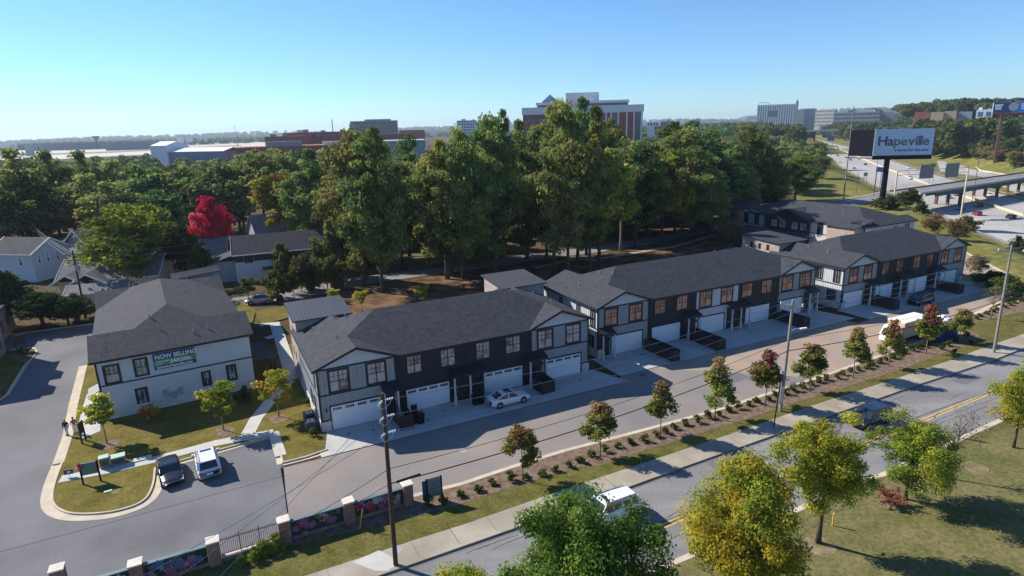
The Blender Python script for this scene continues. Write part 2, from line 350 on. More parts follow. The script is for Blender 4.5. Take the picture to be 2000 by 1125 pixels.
# ================================================================ GROUND
def structure(name, mb, m): return tag(mb.build(name, m), kind='structure')
def pxpoly(pts, z=0.0): return [tuple(G(x, y, z)[:2]) for x, y in pts]
def extend(line, a, b):
    p = [Vector(q) for q in line]; d0 = (p[0]-p[1]).normalized(); d1 = (p[-1]-p[-2]).normalized()
    return [p[0]+d0*a]+p+[p[-1]+d1*b]
def pxline(pts, a=0, b=0, z=0.0):
    l = [Vector(q) for q in pxpoly(pts, z)]; return extend(l, a, b) if (a or b) else l
def between(l1, l2): return [tuple(p) for p in l1]+[tuple(p) for p in reversed(l2)]
def ribbon(name, line, w, z0, z1, m, off=0.0):
    l = [Vector(p) for p in line]; L = []; Rr = []
    for i, p in enumerate(l):
        d = (l[min(i+1, len(l)-1)]-l[max(i-1, 0)]).normalized(); n = Vector((-d.y, d.x))
        L.append(p+n*(off+w/2)); Rr.append(p+n*(off-w/2))
    return structure(name, MB().prism(between(L, Rr), z0, z1), m)

curb_far = pxline([(900,1068),(1020,1026),(1208,958),(1354,905),(1645,803),(1781,755),(1935,705),(2000,679)], 60, 160)
walk_top = pxline([(690,1097),(827,1052),(900,1029),(1062,972.5),(1211,922),(1400,859),(1600,789.6),(1751,741),(1851,707),(1926,679),(2000,653.6)], 60, 160)
grass_top = pxline([(690,1040),(800,1015),(900,987),(991,958),(1062,935),(1127,916),(1169.5,912.6),(1224.6,893),(1400,839.5),(1600,774.5),(1766,721.6),(1857,687),(1902,671),(1914,657),(1896,644.6),(1902,632),(2000,610)], 10, 120)
alley_bot = pxline([(805,970),(900,946.6),(1000,913),(1100,882),(1250,843),(1400,802),(1600,738),(1715,697),(1800,668),(1835,640),(1850,628),(1902,615),(2000,585)], 0, 60)
lawn_curb = pxline([(1300,1114),(1570,998),(1671,949),(1729,932),(1878,862),(1956,826)], 60, 160)
# the street, its far half and near half
structure('street', MB().prism(between(curb_far, lawn_curb), None, 0.0), M['old_asphalt'])
structure('sidewalk', MB().prism(between(walk_top, curb_far), -.05, .13), M['sidewalk'])
ribbon('kerb', curb_far, .16, -.05, .136, M['sidewalk'], -.08)  # kerb coloured darker to stand in for the shade on its face
ribbon('gutter', curb_far, .30, -.04, .004, M['asphalt'], -.31)  # dark strip painted in for the shadow line below the kerb
ribbon('kerb', lawn_curb, .16, -.05, .12, M['kerb'], .08)
ribbon('gutter', lawn_curb, .40, -.04, .004, M['kerb'], .38)
mid = pxline([(1180,1078),(1299,1026),(1799,823),(1926,770)], 40, 160)
for k in (-.18, .18): ribbon('centre_line', mid, .12, None, .008, M['yellow'], k)
structure('grass_verge', MB().prism(between(grass_top, walk_top), -.05, .125), M['strip_grass'])
structure('mulch_bed', MB().prism(between(alley_bot, grass_top), -.05, .14), M['mulch'])
ribbon('kerb', alley_bot, .45, -.05, .15, M['kerb'], -.1)
# the park lawn below the street
far_r = [Vector((160, -60)), Vector((60, -60)), Vector((-80, -60))]
structure('park_lawn', MB().prism([tuple(p) for p in lawn_curb]+[(170,40),(170,-60),(-90,-60)], -.05, .11), M['park_grass'])
# sidewalk joints
sj = MB(); tot = 0
for a, b in zip(curb_far[:-1], curb_far[1:]):
    L = (b-a).length; d = (b-a)/L; n = Vector((-d.y, d.x)); t = 0
    while t < L:
        p = a+d*t; sj.bar((p.x+n.x*.2, p.y+n.y*.2, .132), (p.x+n.x*2.9, p.y+n.y*2.9, .132), .03, .006); t += 3.0
tag(sj.build('sidewalk_joints', M['mulch']), kind='structure')
# paler slab at the pole and manhole
structure('new_slab', MB().prism(pxpoly([(688,1098),(740,1075),(770,1090),(772,1106),(757,1115),(733,1115)], .13), None, .137), M['bright_concrete'])
structure('manhole', MB().cyl(tuple(G(775,1074,.13)[:2]), .45, .12, .139, 20), M['far_grey'])

rc = random.Random(5); cm = MB()                              # cracks, tar lines and patches of the street
for i in range(26):
    a = curb_far[0].lerp(curb_far[-1], rc.uniform(.18,.75));
    px, py = rc.uniform(900,2000), 0; t = (px-900)/1100; y0 = 1068-389*t; p = G(px, y0+rc.uniform(12,120), 0); q = Vector((p.x,p.y)); d = Vector((math.cos(R(27+rc.choice([0,0,90])+rc.uniform(-9,9))), 0)); d = Vector((d.x, math.sin(math.acos(max(-1,min(1,d.x))))))
    for k in range(rc.randint(3,7)):
        r = q+d*rc.uniform(.6,1.6)+Vector((rc.uniform(-.12,.12), rc.uniform(-.12,.12))); cm.bar((q.x,q.y,.003),(r.x,r.y,.003),rc.uniform(.02,.05),.003); q = r
tag(cm.build('tar_lines', M['black_matt']), kind='structure')
XU0 = Vector((math.cos(R(26.5)), math.sin(R(26.5))))
# asphalt of the left road, the car park, and the alley (frames of the two streets)
XU = Vector((math.cos(R(26.5)), math.sin(R(26.5)))); XV = Vector((-XU.y, XU.x))
OA = G(630.7,845.3).xy; OB = G(1166.8,699.5).xy; OC = G(1641,604.5).xy
def FR(O, u, v): return tuple(O+XU*u+XV*v)
def chaikin(p, n=3):
    for _ in range(n):
        q = [p[0]]
        for a, b in zip(p[:-1], p[1:]): q += [(a[0]*.75+b[0]*.25, a[1]*.75+b[1]*.25), (a[0]*.25+b[0]*.75, a[1]*.25+b[1]*.75)]
        p = q+[p[-1]]
    return p
ISL = chaikin([(122,905),(106,945),(100,985),(128,1004),(175,1006),(230,1000),(283,982),(300,950),(303,915)])
road_right = [(205,640),(168,715),(150,790),(140,850)]+ISL+[(400,888),(536,850),(553,905)]
asph = [(-500,1500),(-420,1000),(0,784),(16,773),(51,715),(73,688),(67,680),(52,680),(30,682),(-90,706),(-90,672),(40,652),(187,633),(420,606),(440,612),(260,636)]+road_right+[(562,1002),(566,1056),(418,1102),(265,1152),(100,1215),(0,1500)]
structure('car_park_asphalt', MB().prism(pxpoly(asph), -.05, .0), M['asphalt'])
alley_top = [Vector(FR(OA,-4.6,-5.0)), Vector(FR(OA,0,-5.05)), Vector(FR(OA,31.7,-5.1)), Vector(FR(OB,-1,-6.3)), Vector(FR(OB,40.8,-6.3)), Vector(FR(OC,0,-5.6)), Vector(FR(OC,33,-5.2)), Vector(FR(OC,37.5,-2.5)), Vector(FR(OC,39.0,2)), Vector(FR(OC,39.5,12)), Vector(FR(OC,39.6,60))]
alley_rt = [G(562,1002).xy, G(566,1056).xy, G(685,1017).xy, G(797,981).xy]+[p for p in alley_bot[1:-2]]+[G(1985,575).xy, G(1990,556).xy, G(1965,535).xy, G(1905,503).xy, G(1888,494).xy]+[Vector(FR(OC,48,30)), Vector(FR(OC,47,60))]
# two tones: greyer near, dusty brown beyond
i0 = 3; cutR = 10
structure('alley', MB().prism([tuple(p) for p in alley_top[:4]]+[tuple(FR(OB,4,-6.3))]+[tuple(p) for p in reversed(alley_rt[:cutR+1])], -.05, .0), M['alley'])
structure('alley', MB().prism([tuple(FR(OB,4,-6.3))]+[tuple(p) for p in alley_top[4:]]+[tuple(p) for p in reversed(alley_rt[cutR:])], -.05, .0), M['dusty'])
ribbon('kerb', alley_rt[-8:], .5, -.05, .13, M['kerb'], 0)
structure('asphalt_seam', MB().bar(tuple(G(550,910,.004)), tuple(G(562,1002,.004)), .10, .006), M['black_matt'])
structure('asphalt_seam', MB().bar(tuple(G(0,1078,.004)), tuple(G(560,928,.004)), .03, .005), M['black_matt'])
# lawn block round the left building
lawn_px = road_right+[(600,893),(634,879)]
lawn = pxpoly(lawn_px)+[FR(OA,.3,-.2), FR(OA,.3,14), FR(OA,6,19), FR(OA,9,27), FR(OA,-5,31)]+pxpoly([(500,606),(470,590),(300,600),(215,632)])
structure('lawn', MB().prism(lawn, -.05, .10), M['lawn'])
kr = pxline(road_right)
nI = len(ISL)
ribbon('kerb', kr[1:6], .9, -.05, .125, M['kerb'], -.30)
ribbon('kerb', kr[4:4+nI], .16, -.05, .14, M['kerb'], 0)
ribbon('gutter', kr[4:4+nI], .75, -.05, .02, M['kerb'], -.45)
ribbon('kerb', kr[3+nI:7+nI], .16, -.05, .14, M['kerb'], 0)
ribbon('gutter', kr[3+nI:7+nI], .45, -.05, .012, M['kerb'], -.30)
ribbon('kerb', pxline([(553,905),(600,893),(640,879)]), .16, -.05, .14, M['kerb'], 0)
ribbon('gutter', pxline([(553,905),(600,893),(640,881)]), .35, -.05, .012, M['kerb'], -.25)
def walk(pts, w, z=.13, m='bright_concrete', off=0.0, name='walkway'): return ribbon(name, pxline(pts), w, .05, z, M[m], off)
walk([(118,938),(214,920),(310,898),(420,868),(534,846)], 1.3, .132)
walk([(534,846),(549,892)], 1.0, .134)
walk([(478,862),(500,820),(530,782),(565,745)], 1.35, .128)
walk([(572,742),(556,690),(545,655),(536,632),(508,636)], 1.6, .126)
walk([(545,655),(520,662)], 1.3, .122)
structure('front_pad', MB().prism(pxpoly([(170,770),(160,800),(152,835),(158,858),(196,842),(196,800),(192,765)], .1), .05, .12), M['bright_concrete'])
structure('lawn_patch', MB().prism(pxpoly([(497,608),(560,596),(566,620),(512,634)], .1), None, .118), M['lawn'])
def disc(px, r, m='mulch', name='mulch_ring', z=.112):
    c = G(px[0], px[1], .1); q = [(c.x+r*(1+.12*math.sin(3*a+px[0]))*math.cos(a), c.y+r*(1+.12*math.cos(2*a+px[1]))*math.sin(a)) for a in [k*math.pi/11 for k in range(22)]]
    structure(name, MB().prism(q, None, z), M[m])
disc((212,869), 1.0); disc((438,843), 1.1); disc((546,818), 1.1)
disc((226,960), .32, 'bare', 'bare_patch'); disc((252,954), .3, 'bare', 'bare_patch')
disc((1600,1066), 1.1, 'bare', 'bare_patch', .125); disc((1735,985), .7, 'bare', 'bare_patch', .125); disc((1905,915), 1.0, 'bare', 'bare_patch', .125)
# land left of the left road
structure('grass_corner', MB().prism(pxpoly([(-420,1000),(0,784),(16,773),(51,715),(40,706),(30,690),(-100,712),(-300,760)], .1), -.05, .1), M['lawn'])
structure('mulch_bed', MB().prism(pxpoly([(18,694),(52,682),(67,682),(70,690),(50,710),(36,706)], .1), .05, .13), M['mulch'])
ribbon('kerb', pxline([(-200,890),(0,784),(16,773),(51,715),(73,688),(67,680),(52,680),(20,684)]), .35, -.05, .13, M['kerb'], .1)
ribbon('kerb', pxline([(-80,664),(40,652),(187,633),(300,616)]), .3, -.05, .13, M['kerb'], .15)
ribbon('centre_line', pxline([(120,658),(187,645)]), .12, None, .006, M['yellow'])
# driveways
def drive(O, L, d, name='driveway'):
    mb = MB(); mb.prism([FR(O,-.9,-.05), FR(O,L+.6,-.05), FR(O,L+2.2,-d), FR(O,-1.0,-d)], -.02, .05)
    return structure(name, mb, M['concrete'])
drive(OA, 31.7, 4.95); drive(OB, 40.2, 6.2); drive(OC, 33.2, 5.5)
for O, L, d in ((OA,31.7,4.95),(OB,40.2,6.2),(OC,33.2,5.5)):
    jm = MB()
    for k in range(int(L/2.65)+1):
        a = FR(O, .2+k*2.65, -.2); b = FR(O, .2+k*2.65, -d+.1); jm.bar((*a,.051),(*b,.051),.03,.006)
    a = FR(O,-.5,-d+.8); b = FR(O,L+.8,-d+.8); jm.bar((*a,.051),(*b,.051),.03,.006)
    tag(jm.build('driveway_joints', M['far_grey']), kind='structure')
structure('mulch_bed', MB().prism([FR(OB,-6.2,-.5),FR(OB,-1.2,-1.2),FR(OB,-1.2,-6.2),FR(OB,-4.2,-6.3),FR(OA,32.6,-.6)], -.02, .04), M['soil'])
structure('mulch_bed', MB().prism([FR(OC,-5.0,.5),FR(OC,-1.0,-1),FR(OC,-1.1,-5.6),FR(OC,-4.0,-5.7)], -.02, .04), M['soil'])
for O, us in ((OA,(2.2,4.6,10.2,12.4,19,21.2,27,29.2)),(OB,(3.4,5.8,10,12.6,18.2,20.6,27.5,30,34.5,37)),(OC,(1.5,3.8,9.2,11.6,18.7,21.2,27.4,30))):
    for i, u in enumerate(us): structure('drain_cap', MB().cyl(FR(O, u, -1.6-(i%3)*.5), .13, .04, .056, 8), M['black_matt'])
structure('manhole', MB().cyl(tuple(G(1256,733,0).xy), .38, -.01, .012, 16), M['rust'])
for (x, y) in ((905,880),(1560,700),(1500,905)): structure('manhole', MB().cyl(tuple(G(x,y,0).xy), .36, -.01, .008, 16), M['far_grey'])
for (x, y, w, d, a) in ((990,815,3.4,1.5,.46),(300,1040,5,2.2,.5),(1430,740,4.4,1.8,.46),(1420,900,3.8,1.6,.47),(1600,860,6,1.5,.47),(1890,740,4,1.4,.47)):
    c = G(x,y,0).xy; dx = Vector((math.cos(a), math.sin(a))); dy = Vector((-dx.y, dx.x)); structure('asphalt_patch', MB().prism([tuple(c+dx*p*w/2+dy*q*d/2) for p,q in ((-1,-1),(1,-1),(1,1),(-1,1))], None, .0045), M['asphalt' if y > 930 or x > 1400 else 'old_asphalt'])
# ground behind the rows: pine straw, back street, paths
back = [(440,598),(553,584),(634,570),(697,554),(766,545),(830,536),(935,522),(1060,503),(1160,492),(1240,479),(1330,463),(1440,440)]
structure('pine_straw_ground', MB().prism(pxpoly([(560,590),(640,572),(760,550),(940,530),(1160,498),(1330,468),(1470,440)])+[FR(OC,20,44),FR(OC,20,14),FR(OC,-4,14),FR(OB,-4,14),FR(OA,36,14),FR(OA,4,20)], -.045, .0), M['straw'])
ribbon('back_street', pxline(back), 6.5, -.045, .006, M['old_asphalt'], 2.2)
structure('pine_straw_ground', MB().prism(pxpoly([(1180,485),(1330,455),(1440,432),(1430,412),(1330,425),(1180,455),(1080,475)]), -.045, .0), M['straw'])
ribbon('park_path', pxline([(1130,505),(1220,490),(1300,478),(1390,452)]), 1.5, -.045, .02, M['sidewalk'], -3)
ribbon('park_path', pxline([(1010,515),(1080,500),(1150,495)]), 1.3, -.045, .02, M['sidewalk'], -6)
structure('wood_lawn', MB().prism(pxpoly([(790,498),(840,484),(960,482),(960,512),(880,522),(800,530)]), -.045, .01), M['park_grass'])
ribbon('cross_street', pxline([(1620,402),(1683,393),(1745,378)], 40, 0), 9, -.04, .01, M['old_asphalt'])
ribbon('cross_street_walk', pxline([(1625,393),(1683,384),(1745,370)], 10, 0), 1.6, -.04, .12, M['sidewalk'])

# ================================================================ HOUSES IN ROWS
def window(parent, x0, x1, z0, z1, y=0.0, frame=.13, panes=2, ymul=-1, glass='pane', trim='trim', rows=2, axis='x', dark=True):
    # a framed sash window in the plane y (facing -y), or in the plane x when axis == 'y'
    f = MB(); g = MB(); o = .06; gl = {'pane':['pane','pane_b','pane_c'],'pane_red':['pane_red','pane_red_b','pane_red_c']}.get(glass,[glass])
    def bx(mb, a0, b0, a1, b1, d0, d1):
        if axis == 'x': mb.box(min(a0,a1), min(y+d0*ymul,y+d1*ymul), min(b0,b1), max(a0,a1), max(y+d0*ymul,y+d1*ymul), max(b0,b1))
        else: mb.box(min(y+d0*ymul,y+d1*ymul), min(a0,a1), min(b0,b1), max(y+d0*ymul,y+d1*ymul), max(a0,a1), max(b0,b1))
    if frame > 0:
        bx(f, x0, z0, x0+frame, z1, -.02, o); bx(f, x1-frame, z0, x1, z1, -.02, o)
        bx(f, x0+frame, z1-frame, x1-frame, z1, -.02, o-.003); bx(f, x0+frame, z0, x1-frame, z0+frame, -.02, o-.003)
    a0, a1, b0, b1 = x0+frame, x1-frame, z0+frame, z1-frame
    for k in range(panes):
        s0 = a0+(a1-a0)*k/panes; s1 = a0+(a1-a0)*(k+1)/panes; zm = (b0+b1)/2
        g.mi = random.choice([0,0,1,2]) if len(gl) > 1 else 0; bx(g, s0, b0, s1, zm, -.01, .012)
        g.mi = random.choice([0,1,0,2]) if len(gl) > 1 else 0; bx(g, s0, zm, s1, b1, -.01, .012)
        if k: bx(f, s0-.05, b0, s0+.05, b1, 0, .045)
        zm = (b0+b1)/2; bx(f, s0, zm-.04, s1, zm+.04, 0, .036)
        bx(f, (s0+s1)/2-.022, zm, (s0+s1)/2+.022, b1, 0, .028); bx(f, s0, (zm+b1)/2-.022, s1, (zm+b1)/2+.022, 0, .026)
        bx(f, s0, b0, s0+.02, b1, 0, .032); bx(f, s1-.02, b0, s1, b1, 0, .032)
    fo = f.build('window', M[trim], parent); g.build('pane', [M[q] for q in gl], fo)
    return fo
def battens(parent, x0, x1, z0, z1, y=0.0, axis='x', sgn=-1, m='white_siding', top=None, step=.405, skip=()):
    mb = MB(); n = max(1, int((x1-x0)/step))
    for k in range(1, n):
        x = x0+(x1-x0)*k/n; zt = z1 if top is None else top(x)
        if any(a < x < b for a, b in skip): continue
        if zt-z0 < .1: continue
        a, b = sorted((y, y+sgn*.03))
        if axis == 'x': mb.box(x-.022, a, z0, x+.022, b, zt)
        else: mb.box(a, x-.022, z0, b, x+.022, zt)
    if mb.f: tag(mb.build('batten', M[m], parent), kind='stuff')
def row_roof(L, D, zr, xr, pk, ze=6.8, o=.45, rear=True):
    se = (zr-ze)/(xr+o); sf = (zr-ze)/(D/2+o); zp = ze+se*(pk+o); yj = (zp-ze)/sf-o
    R0 = (xr, D/2, zr); R1 = (L-xr, D/2, zr)
    J0 = (pk, yj, zp); J1 = (L-pk, yj, zp); K0 = (pk, D-yj, zp); K1 = (L-pk, D-yj, zp)
    p0 = (pk,-o,zp); p1 = (L-pk,-o,zp); q0 = (pk,D+o,zp); q1 = (L-pk,D+o,zp)
    e = 2*pk+o; faces = []
    faces += [[(-o,-o,ze), p0, J0, R0, K0, q0, (-o,D+o,ze)], [(L+o,D+o,ze), q1, K1, R1, J1, p1, (L+o,-o,ze)]]
    faces += [[p0, (e,-o,ze), J0], [(L-e,-o,ze), p1, J1], [(e,D+o,ze), q0, K0], [q1, (L-e,D+o,ze), K1]]
    faces += [[(e,-o,ze),(L-e,-o,ze), J1, R1, R0, J0], [(L-e,D+o,ze),(e,D+o,ze), K0, R0, R1, K1]]
    perim = [(-o,-o,ze), p0, (e,-o,ze), (L-e,-o,ze), p1, (L+o,-o,ze), (L+o,D+o,ze), q1, (L-e,D+o,ze), (e,D+o,ze), q0, (-o,D+o,ze)]
    return faces, perim, zp
def face_tris(mb, poly):
    mb.add(poly, [tuple(range(len(poly)))])
def row(name, O, rz, L, D, units, label, garages, windows, glass='pane', lites=False, porches=(), zr=9.95, xr=7.75, pk=3.95, towers=(), extra=None, vents=(), sidewin=(), shingle='shingle', mech=True):
    e = empty(name, (*O, 0), rz, label, 'townhouse row')
    ze = 6.8; faces, perim, zp = row_roof(L, D, zr, xr, pk)
    rf = MB()
    for f in faces: face_tris(rf, f)
    for f in faces: face_tris(rf, [(a,b,c-.16) for a,b,c in reversed(f)])
    roof = rf.build('roof', M[shingle], e)
    fa = MB()
    for a, b in zip(perim, perim[1:]+perim[:1]): fa.bar((a[0],a[1],a[2]-.13), (b[0],b[1],b[2]-.13), .07, .26)
    fa.build('fascia', M['trim'], roof)
    vm = MB()
    for (x, y) in vents:
        se = (zr-ze)/(xr+.45); sf = (zr-ze)/(D/2+.45)
        z = min(ze+se*(min(x, L-x)+.45), ze+sf*(min(y, D-y)+.45), zr); q = MB().cyl((x,y), .06, z-.05, z+.45, 8); q.build('vent_pipe', M['far_grey'], roof)
    H = ze-.12
    def wallm(c): return M['white_siding'] if c == 'w' else M['dark_siding']
    # front walls, one per house; the corner houses carry a gable
    b = 0.0
    for k, (w, c) in enumerate(units):
        x0, x1 = b, b+w; b = x1; first = k == 0; last = k == len(units)-1
        wl = MB(); y = 0.0 if c == 'w' else .10
        gable = first or last
        if gable:
            xp = pk if first else L-pk; q = [(x0,H-.03),(x1,H-.03),(xp,zp-.2)]
            wl.add([(x0,y,.0),(x1,y,.0),(x1,y,H),(x0,y,H)]+[(q[0][0],y-.02,q[0][1]),(q[1][0],y-.02,q[1][1]),(q[2][0],y-.02,q[2][1])], [(0,1,2,3),(4,5,6)])
            wl.box(x0, y, 0, x1, .3, H)
            wo = wl.build('wall', wallm(c), e)
            def topf(x): 
                t = (x-x0)/(xp-x0) if x < xp else (x1-x)/(x1-xp); return H+(zp-.25-H)*max(0,t)
            battens(wo, x0, x1, H+.05, 0, y-.02, m='white_siding', top=topf)
            bd = MB(); bd.box(x0, y-.055, H-.18, x1, y-.001, H+.0); bd.build('gable_band', M['trim'], wo)
        else:
            wl.box(x0, y, 0, x1, .3, H); wo = wl.build('wall', wallm(c), e)
        gs = [(a-.1, bb+.1) for a, bb in garages if a < x1 and bb > x0]
        wn = [(a-.02, bb+.02) for a, bb in windows if a < x1 and bb > x0]
        if c == 'w':
            battens(wo, x0, x1, 3.98, H-.18, y, m='white_siding', skip=wn); battens(wo, x0, x1, 2.75, 3.80, y)
            for a, bb in wn: 
                battens(wo, a+.2, bb-.2, 3.98, 3.99, y)
            bd = MB(); bd.box(x0, y-.05, 3.80, x1, y-.001, 3.95); bd.build('belt_band', M['trim'], wo)
        else:
            battens(wo, x0, x1, 2.9, H, y, m='dark_siding', skip=wn, step=.41)
        for xx, s in ((x0, 1), (x1, -1)):
            if c == 'w': MB().box(min(xx, xx+s*.13), y-.045, 0, max(xx, xx+s*.13), y-.002, H-.18).build('corner_board', M['trim'], wo)
    b = 0.0
    for k, (w, c) in enumerate(units[:-1]):                 # downpipes at the joints of the houses
        b += w; MB().box(b-.05, -.075, .1, b+.05, -.005, H-.05).build('downpipe', M['trim'], e)
    # windows
    for (a, bb) in windows:
        dk = any(x0-.1 <= a < x1 and c == 'd' for (x0, x1, c) in spans(units))
        if dk: window(e, a, bb, 4.3, 6.3, .10, frame=.09, glass=glass)
        else: window(e, a, bb, 3.98, 6.45, 0, frame=.20, glass=glass)
    # garage doors
    for (a, bb) in garages:
        dk = any(x0-.1 <= a < x1 and c == 'd' for (x0, x1, c) in spans(units)); y = .10 if dk else 0
        d = MB(); d.box(a, y-.03, .06, bb, y-.001, 2.55)
        for r in range(1, 4): pass
        for r in range(4):
            z0 = .08+r*.615
            for q in range(4):
                w = (bb-a)/4; d.box(a+q*w+.08, y-.045, z0+.06, a+(q+1)*w-.08, y-.028, z0+.55) if (r < 3 or not lites) else None
        do = d.build('garage_door', M['white_door'], e)
        if lites:
            for q in range(4):
                for s in range(4):
                    w = (bb-a)/4; gx = a+q*w+.17+s*.23
                    MB().box(gx, y-.04, 2.12, gx+.19, y-.028, 2.40).build('door_lite', M['pane_dark'], do)
        t = MB(); t.box(a-.14, y-.06, 2.56, bb+.14, y-.002, 2.72); t.box(a-.14, y-.058, .05, a-.01, y-.002, 2.56); t.box(bb+.01, y-.058, .05, bb+.14, y-.002, 2.56)
        t.build('door_trim', M['trim'], do)
    # pale brick feet of the corner houses
    for x0, x1 in ((-.04,.92),(L-.95,L+.04)):
        s = MB(); s.box(x0, -.10, 0, x1, -.001, 1.15); so_ = s.build('brick_base', M['brick_stone'], e)
        MB().box(x0-.02, -.13, 1.151, x1+.02, -.001, 1.24).build('ledge', M['trim'], so_)
    # porches: (x0, x1, with doors)
    for (x0, x1) in porches:
        po = MB(); po.add([(x0,-.05,4.05),(x1,-.05,4.05),(x1+.05,-1.35,3.55),(x0-.05,-1.35,3.55),(x0,-.05,3.9),(x1,-.05,3.9),(x1+.05,-1.35,3.32),(x0-.05,-1.35,3.32)],
            [(3,2,1,0),(4,5,6,7),(0,1,5,4),(1,2,6,5),(2,3,7,6),(3,0,4,7)])
        pr = po.build('porch_roof', M['trim'], e)
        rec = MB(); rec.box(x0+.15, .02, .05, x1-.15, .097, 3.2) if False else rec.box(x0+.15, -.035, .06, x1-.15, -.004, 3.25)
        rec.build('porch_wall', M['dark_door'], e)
        nd = 2 if x1-x0 > 2.6 else 1
        for k in range(nd):
            cx = x0+(x1-x0)*(k+.5)/nd; dd = MB().box(cx-.46, -.08, .07, cx+.46, -.037, 2.2).build('front_door', M['wood_dark'], e)
            MB().box(cx-.2, -.09, 1.2, cx+.2, -.081, 2.0).build('door_lite', M['pane_dark'], dd)
        for xx in ([x0+.12, x1-.12]+([(x0+x1)/2] if nd == 2 else [])):
            p = MB().box(xx-.13, -1.25, .06, xx+.13, -1.0, 1.15).build('post_base', M['brick_stone'], e)
            MB().box(xx-.08, -1.2, 1.151, xx+.08, -1.05, 3.4).build('post', M['white_siding'], p)
    # wall lamps
    for (a, bb) in garages:
        for xx in (a-.45,):
            MB().box(xx-.06, -.16, 2.15, xx+.06, -.001, 2.45).build('wall_lamp', M['black'], e)
    # side and rear walls
    for side, x in (('l', 0.0), ('r', L)):
        s = -1 if side == 'l' else 1
        wl = MB(); a, c = sorted((x, x-s*.3)); wl.box(a, .3, 0, c, D, H); wo = wl.build('side_wall', M['white_siding'], e)
        battens(wo, .1, D, 3.98, H, x, axis='y', sgn=s); battens(wo, .1, D, 1.2, 3.80, x, axis='y', sgn=s)
        q = sorted((x, x+s*.05)); MB().box(q[0], .0, 3.80, q[1], D, 3.95).build('belt_band', M['trim'], wo)
        MB().box(q[0]-.002, -.05, 0, q[1]+.002, .13, H).build('corner_board', M['trim'], wo)
        q = sorted((x+s*.001, x+s*.09)); MB().box(q[0], .13, 0, q[1], D, 1.1).build('brick_base', M['brick_stone'], wo)
    for (side, a, bb, z0, z1) in sidewin:
        window(e, a, bb, z0, z1, 0.0 if side == 'l' else L, frame=.16, panes=1 if bb-a < 1.6 else 2, ymul=-1 if side == 'l' else 1, axis='y', glass='pane_dark')
    wl = MB(); wl.box(.3, D-.3, 0, L-.3, D, H)
    for (x0, x1, xp) in ((0, 2*pk+.0, pk), (L-2*pk, L, L-pk)): wl.add([(x0,D+.01,H-.02),(x1,D+.01,H-.02),(xp,D+.01,zp-.2)], [(2,1,0)])
    wo = wl.build('rear_wall', M['white_siding'], e)
    for k in range(int(L/4)):
        window(e, 1.2+k*4, 2.8+k*4, 4.2, 6.2, D, frame=.15, ymul=1, glass='pane_dark')
    # rear stair towers: (x0, x1, y0, y1, low z, high z, brick, roof)
    for (x0, x1, y0, y1, z0, z1, bm, rm, win) in towers:
        t = MB(); t.add([(x0,y0,0),(x1,y0,0),(x1,y1,0),(x0,y1,0),(x0,y0,z0),(x1,y0,z0),(x1,y1,z1),(x0,y1,z1)],
            [(0,1,5,4),(1,2,6,5),(2,3,7,6),(3,0,4,7),(4,5,6,7)])
        to = t.build('tower', M[bm], e)
        o = .35; k = (z1-z0)/(y1-y0); rr = MB(); q = [(x0-o,y0-o,z0-o*k+.14),(x1+o,y0-o,z0-o*k+.14),(x1+o,y1+o,z1+o*k+.14),(x0-o,y1+o,z1+o*k+.14)]
        rr.slab(q, .16); ro = rr.build('tower_roof', M[rm], to)
        if rm == 'metal_roof':
            sm = MB(); n = int((x1-x0+2*o)/.42)
            for i in range(n+1):
                x = x0-o+(x1-x0+2*o)*i/n; sm.bar((x,y0-o,q[0][2]+.02),(x,y1+o,q[2][2]+.02),.03,.05)
            sm.build('roof_seam', M['seam'], ro)
        for (yy, za, zb) in win: MB().box(x0-.03, yy-.28, za, x0-.005, yy+.28, zb).build('slit_window', M['pane_dark'], to)
    if extra: extra(e)
    return e
def spans(units):
    out = []; b = 0
    for w, c in units: out.append((b, b+w, c)); b += w
    return out
VA = [(1.5,10.2),(5.0,9.0),(3.0,4.5),(26.5,9.5),(28.8,8.5),(27.5,11.5),(29.5,5.0)]
GA = [(1.03,6.0),(8.85,13.65),(17.8,22.65),(25.7,30.55)]
WA = [(1.0,3.15),(4.78,6.92),(9.05,10.75),(12.8,14.55),(16.95,18.7),(20.6,22.5),(24.6,26.8),(28.4,30.6)]
UA = [(7.9,'w'),(7.95,'d'),(7.95,'d'),(7.9,'w')]
twr = lambda x0, y0, w=6.1, d=6.4, bm='brick_pale', rm='metal_roof', win=(), z0=8.3, z1=8.75: (x0, x0+w, y0, y0+d, z0, z1, bm, rm, win)
row('townhouse_row', OA, R(26.5), 31.7, 13.7, UA, 'nearest long townhouse row with lites in its four garage doors, white car parked in front', GA, WA, 'pane', True,
    porches=[(6.1,7.75),(13.75,17.6),(23.0,25.3)], vents=VA+[(15,10.5)], towers=[twr(-.05,12.35,win=((14,5.8,6.8),(16,5.8,6.8),(15,2.8,3.8),(17,2.8,3.8))), twr(26.6,12.5)],
    sidewin=[('l',1.2,2.0,4.3,6.1),('l',2.2,3.2,.9,2.9),('l',4.6,5.6,.9,2.9),('r',2,3,4.3,6.1)])
UB = [(8.15,'w'),(8.15,'d'),(8.2,'w'),(8.15,'d'),(8.15,'w')]
GB = [(2.2,7.1),(8.85,13.75),(17.0,21.8),(26.2,31.1),(33.3,38.1)]
WB = [(.95,3.15),(4.85,7.1),(9.15,11.1),(12.95,14.95),(16.95,19.35),(20.95,23.35),(25.15,27.3),(29.15,31.3),(33.3,35.8),(37.1,39.8)]
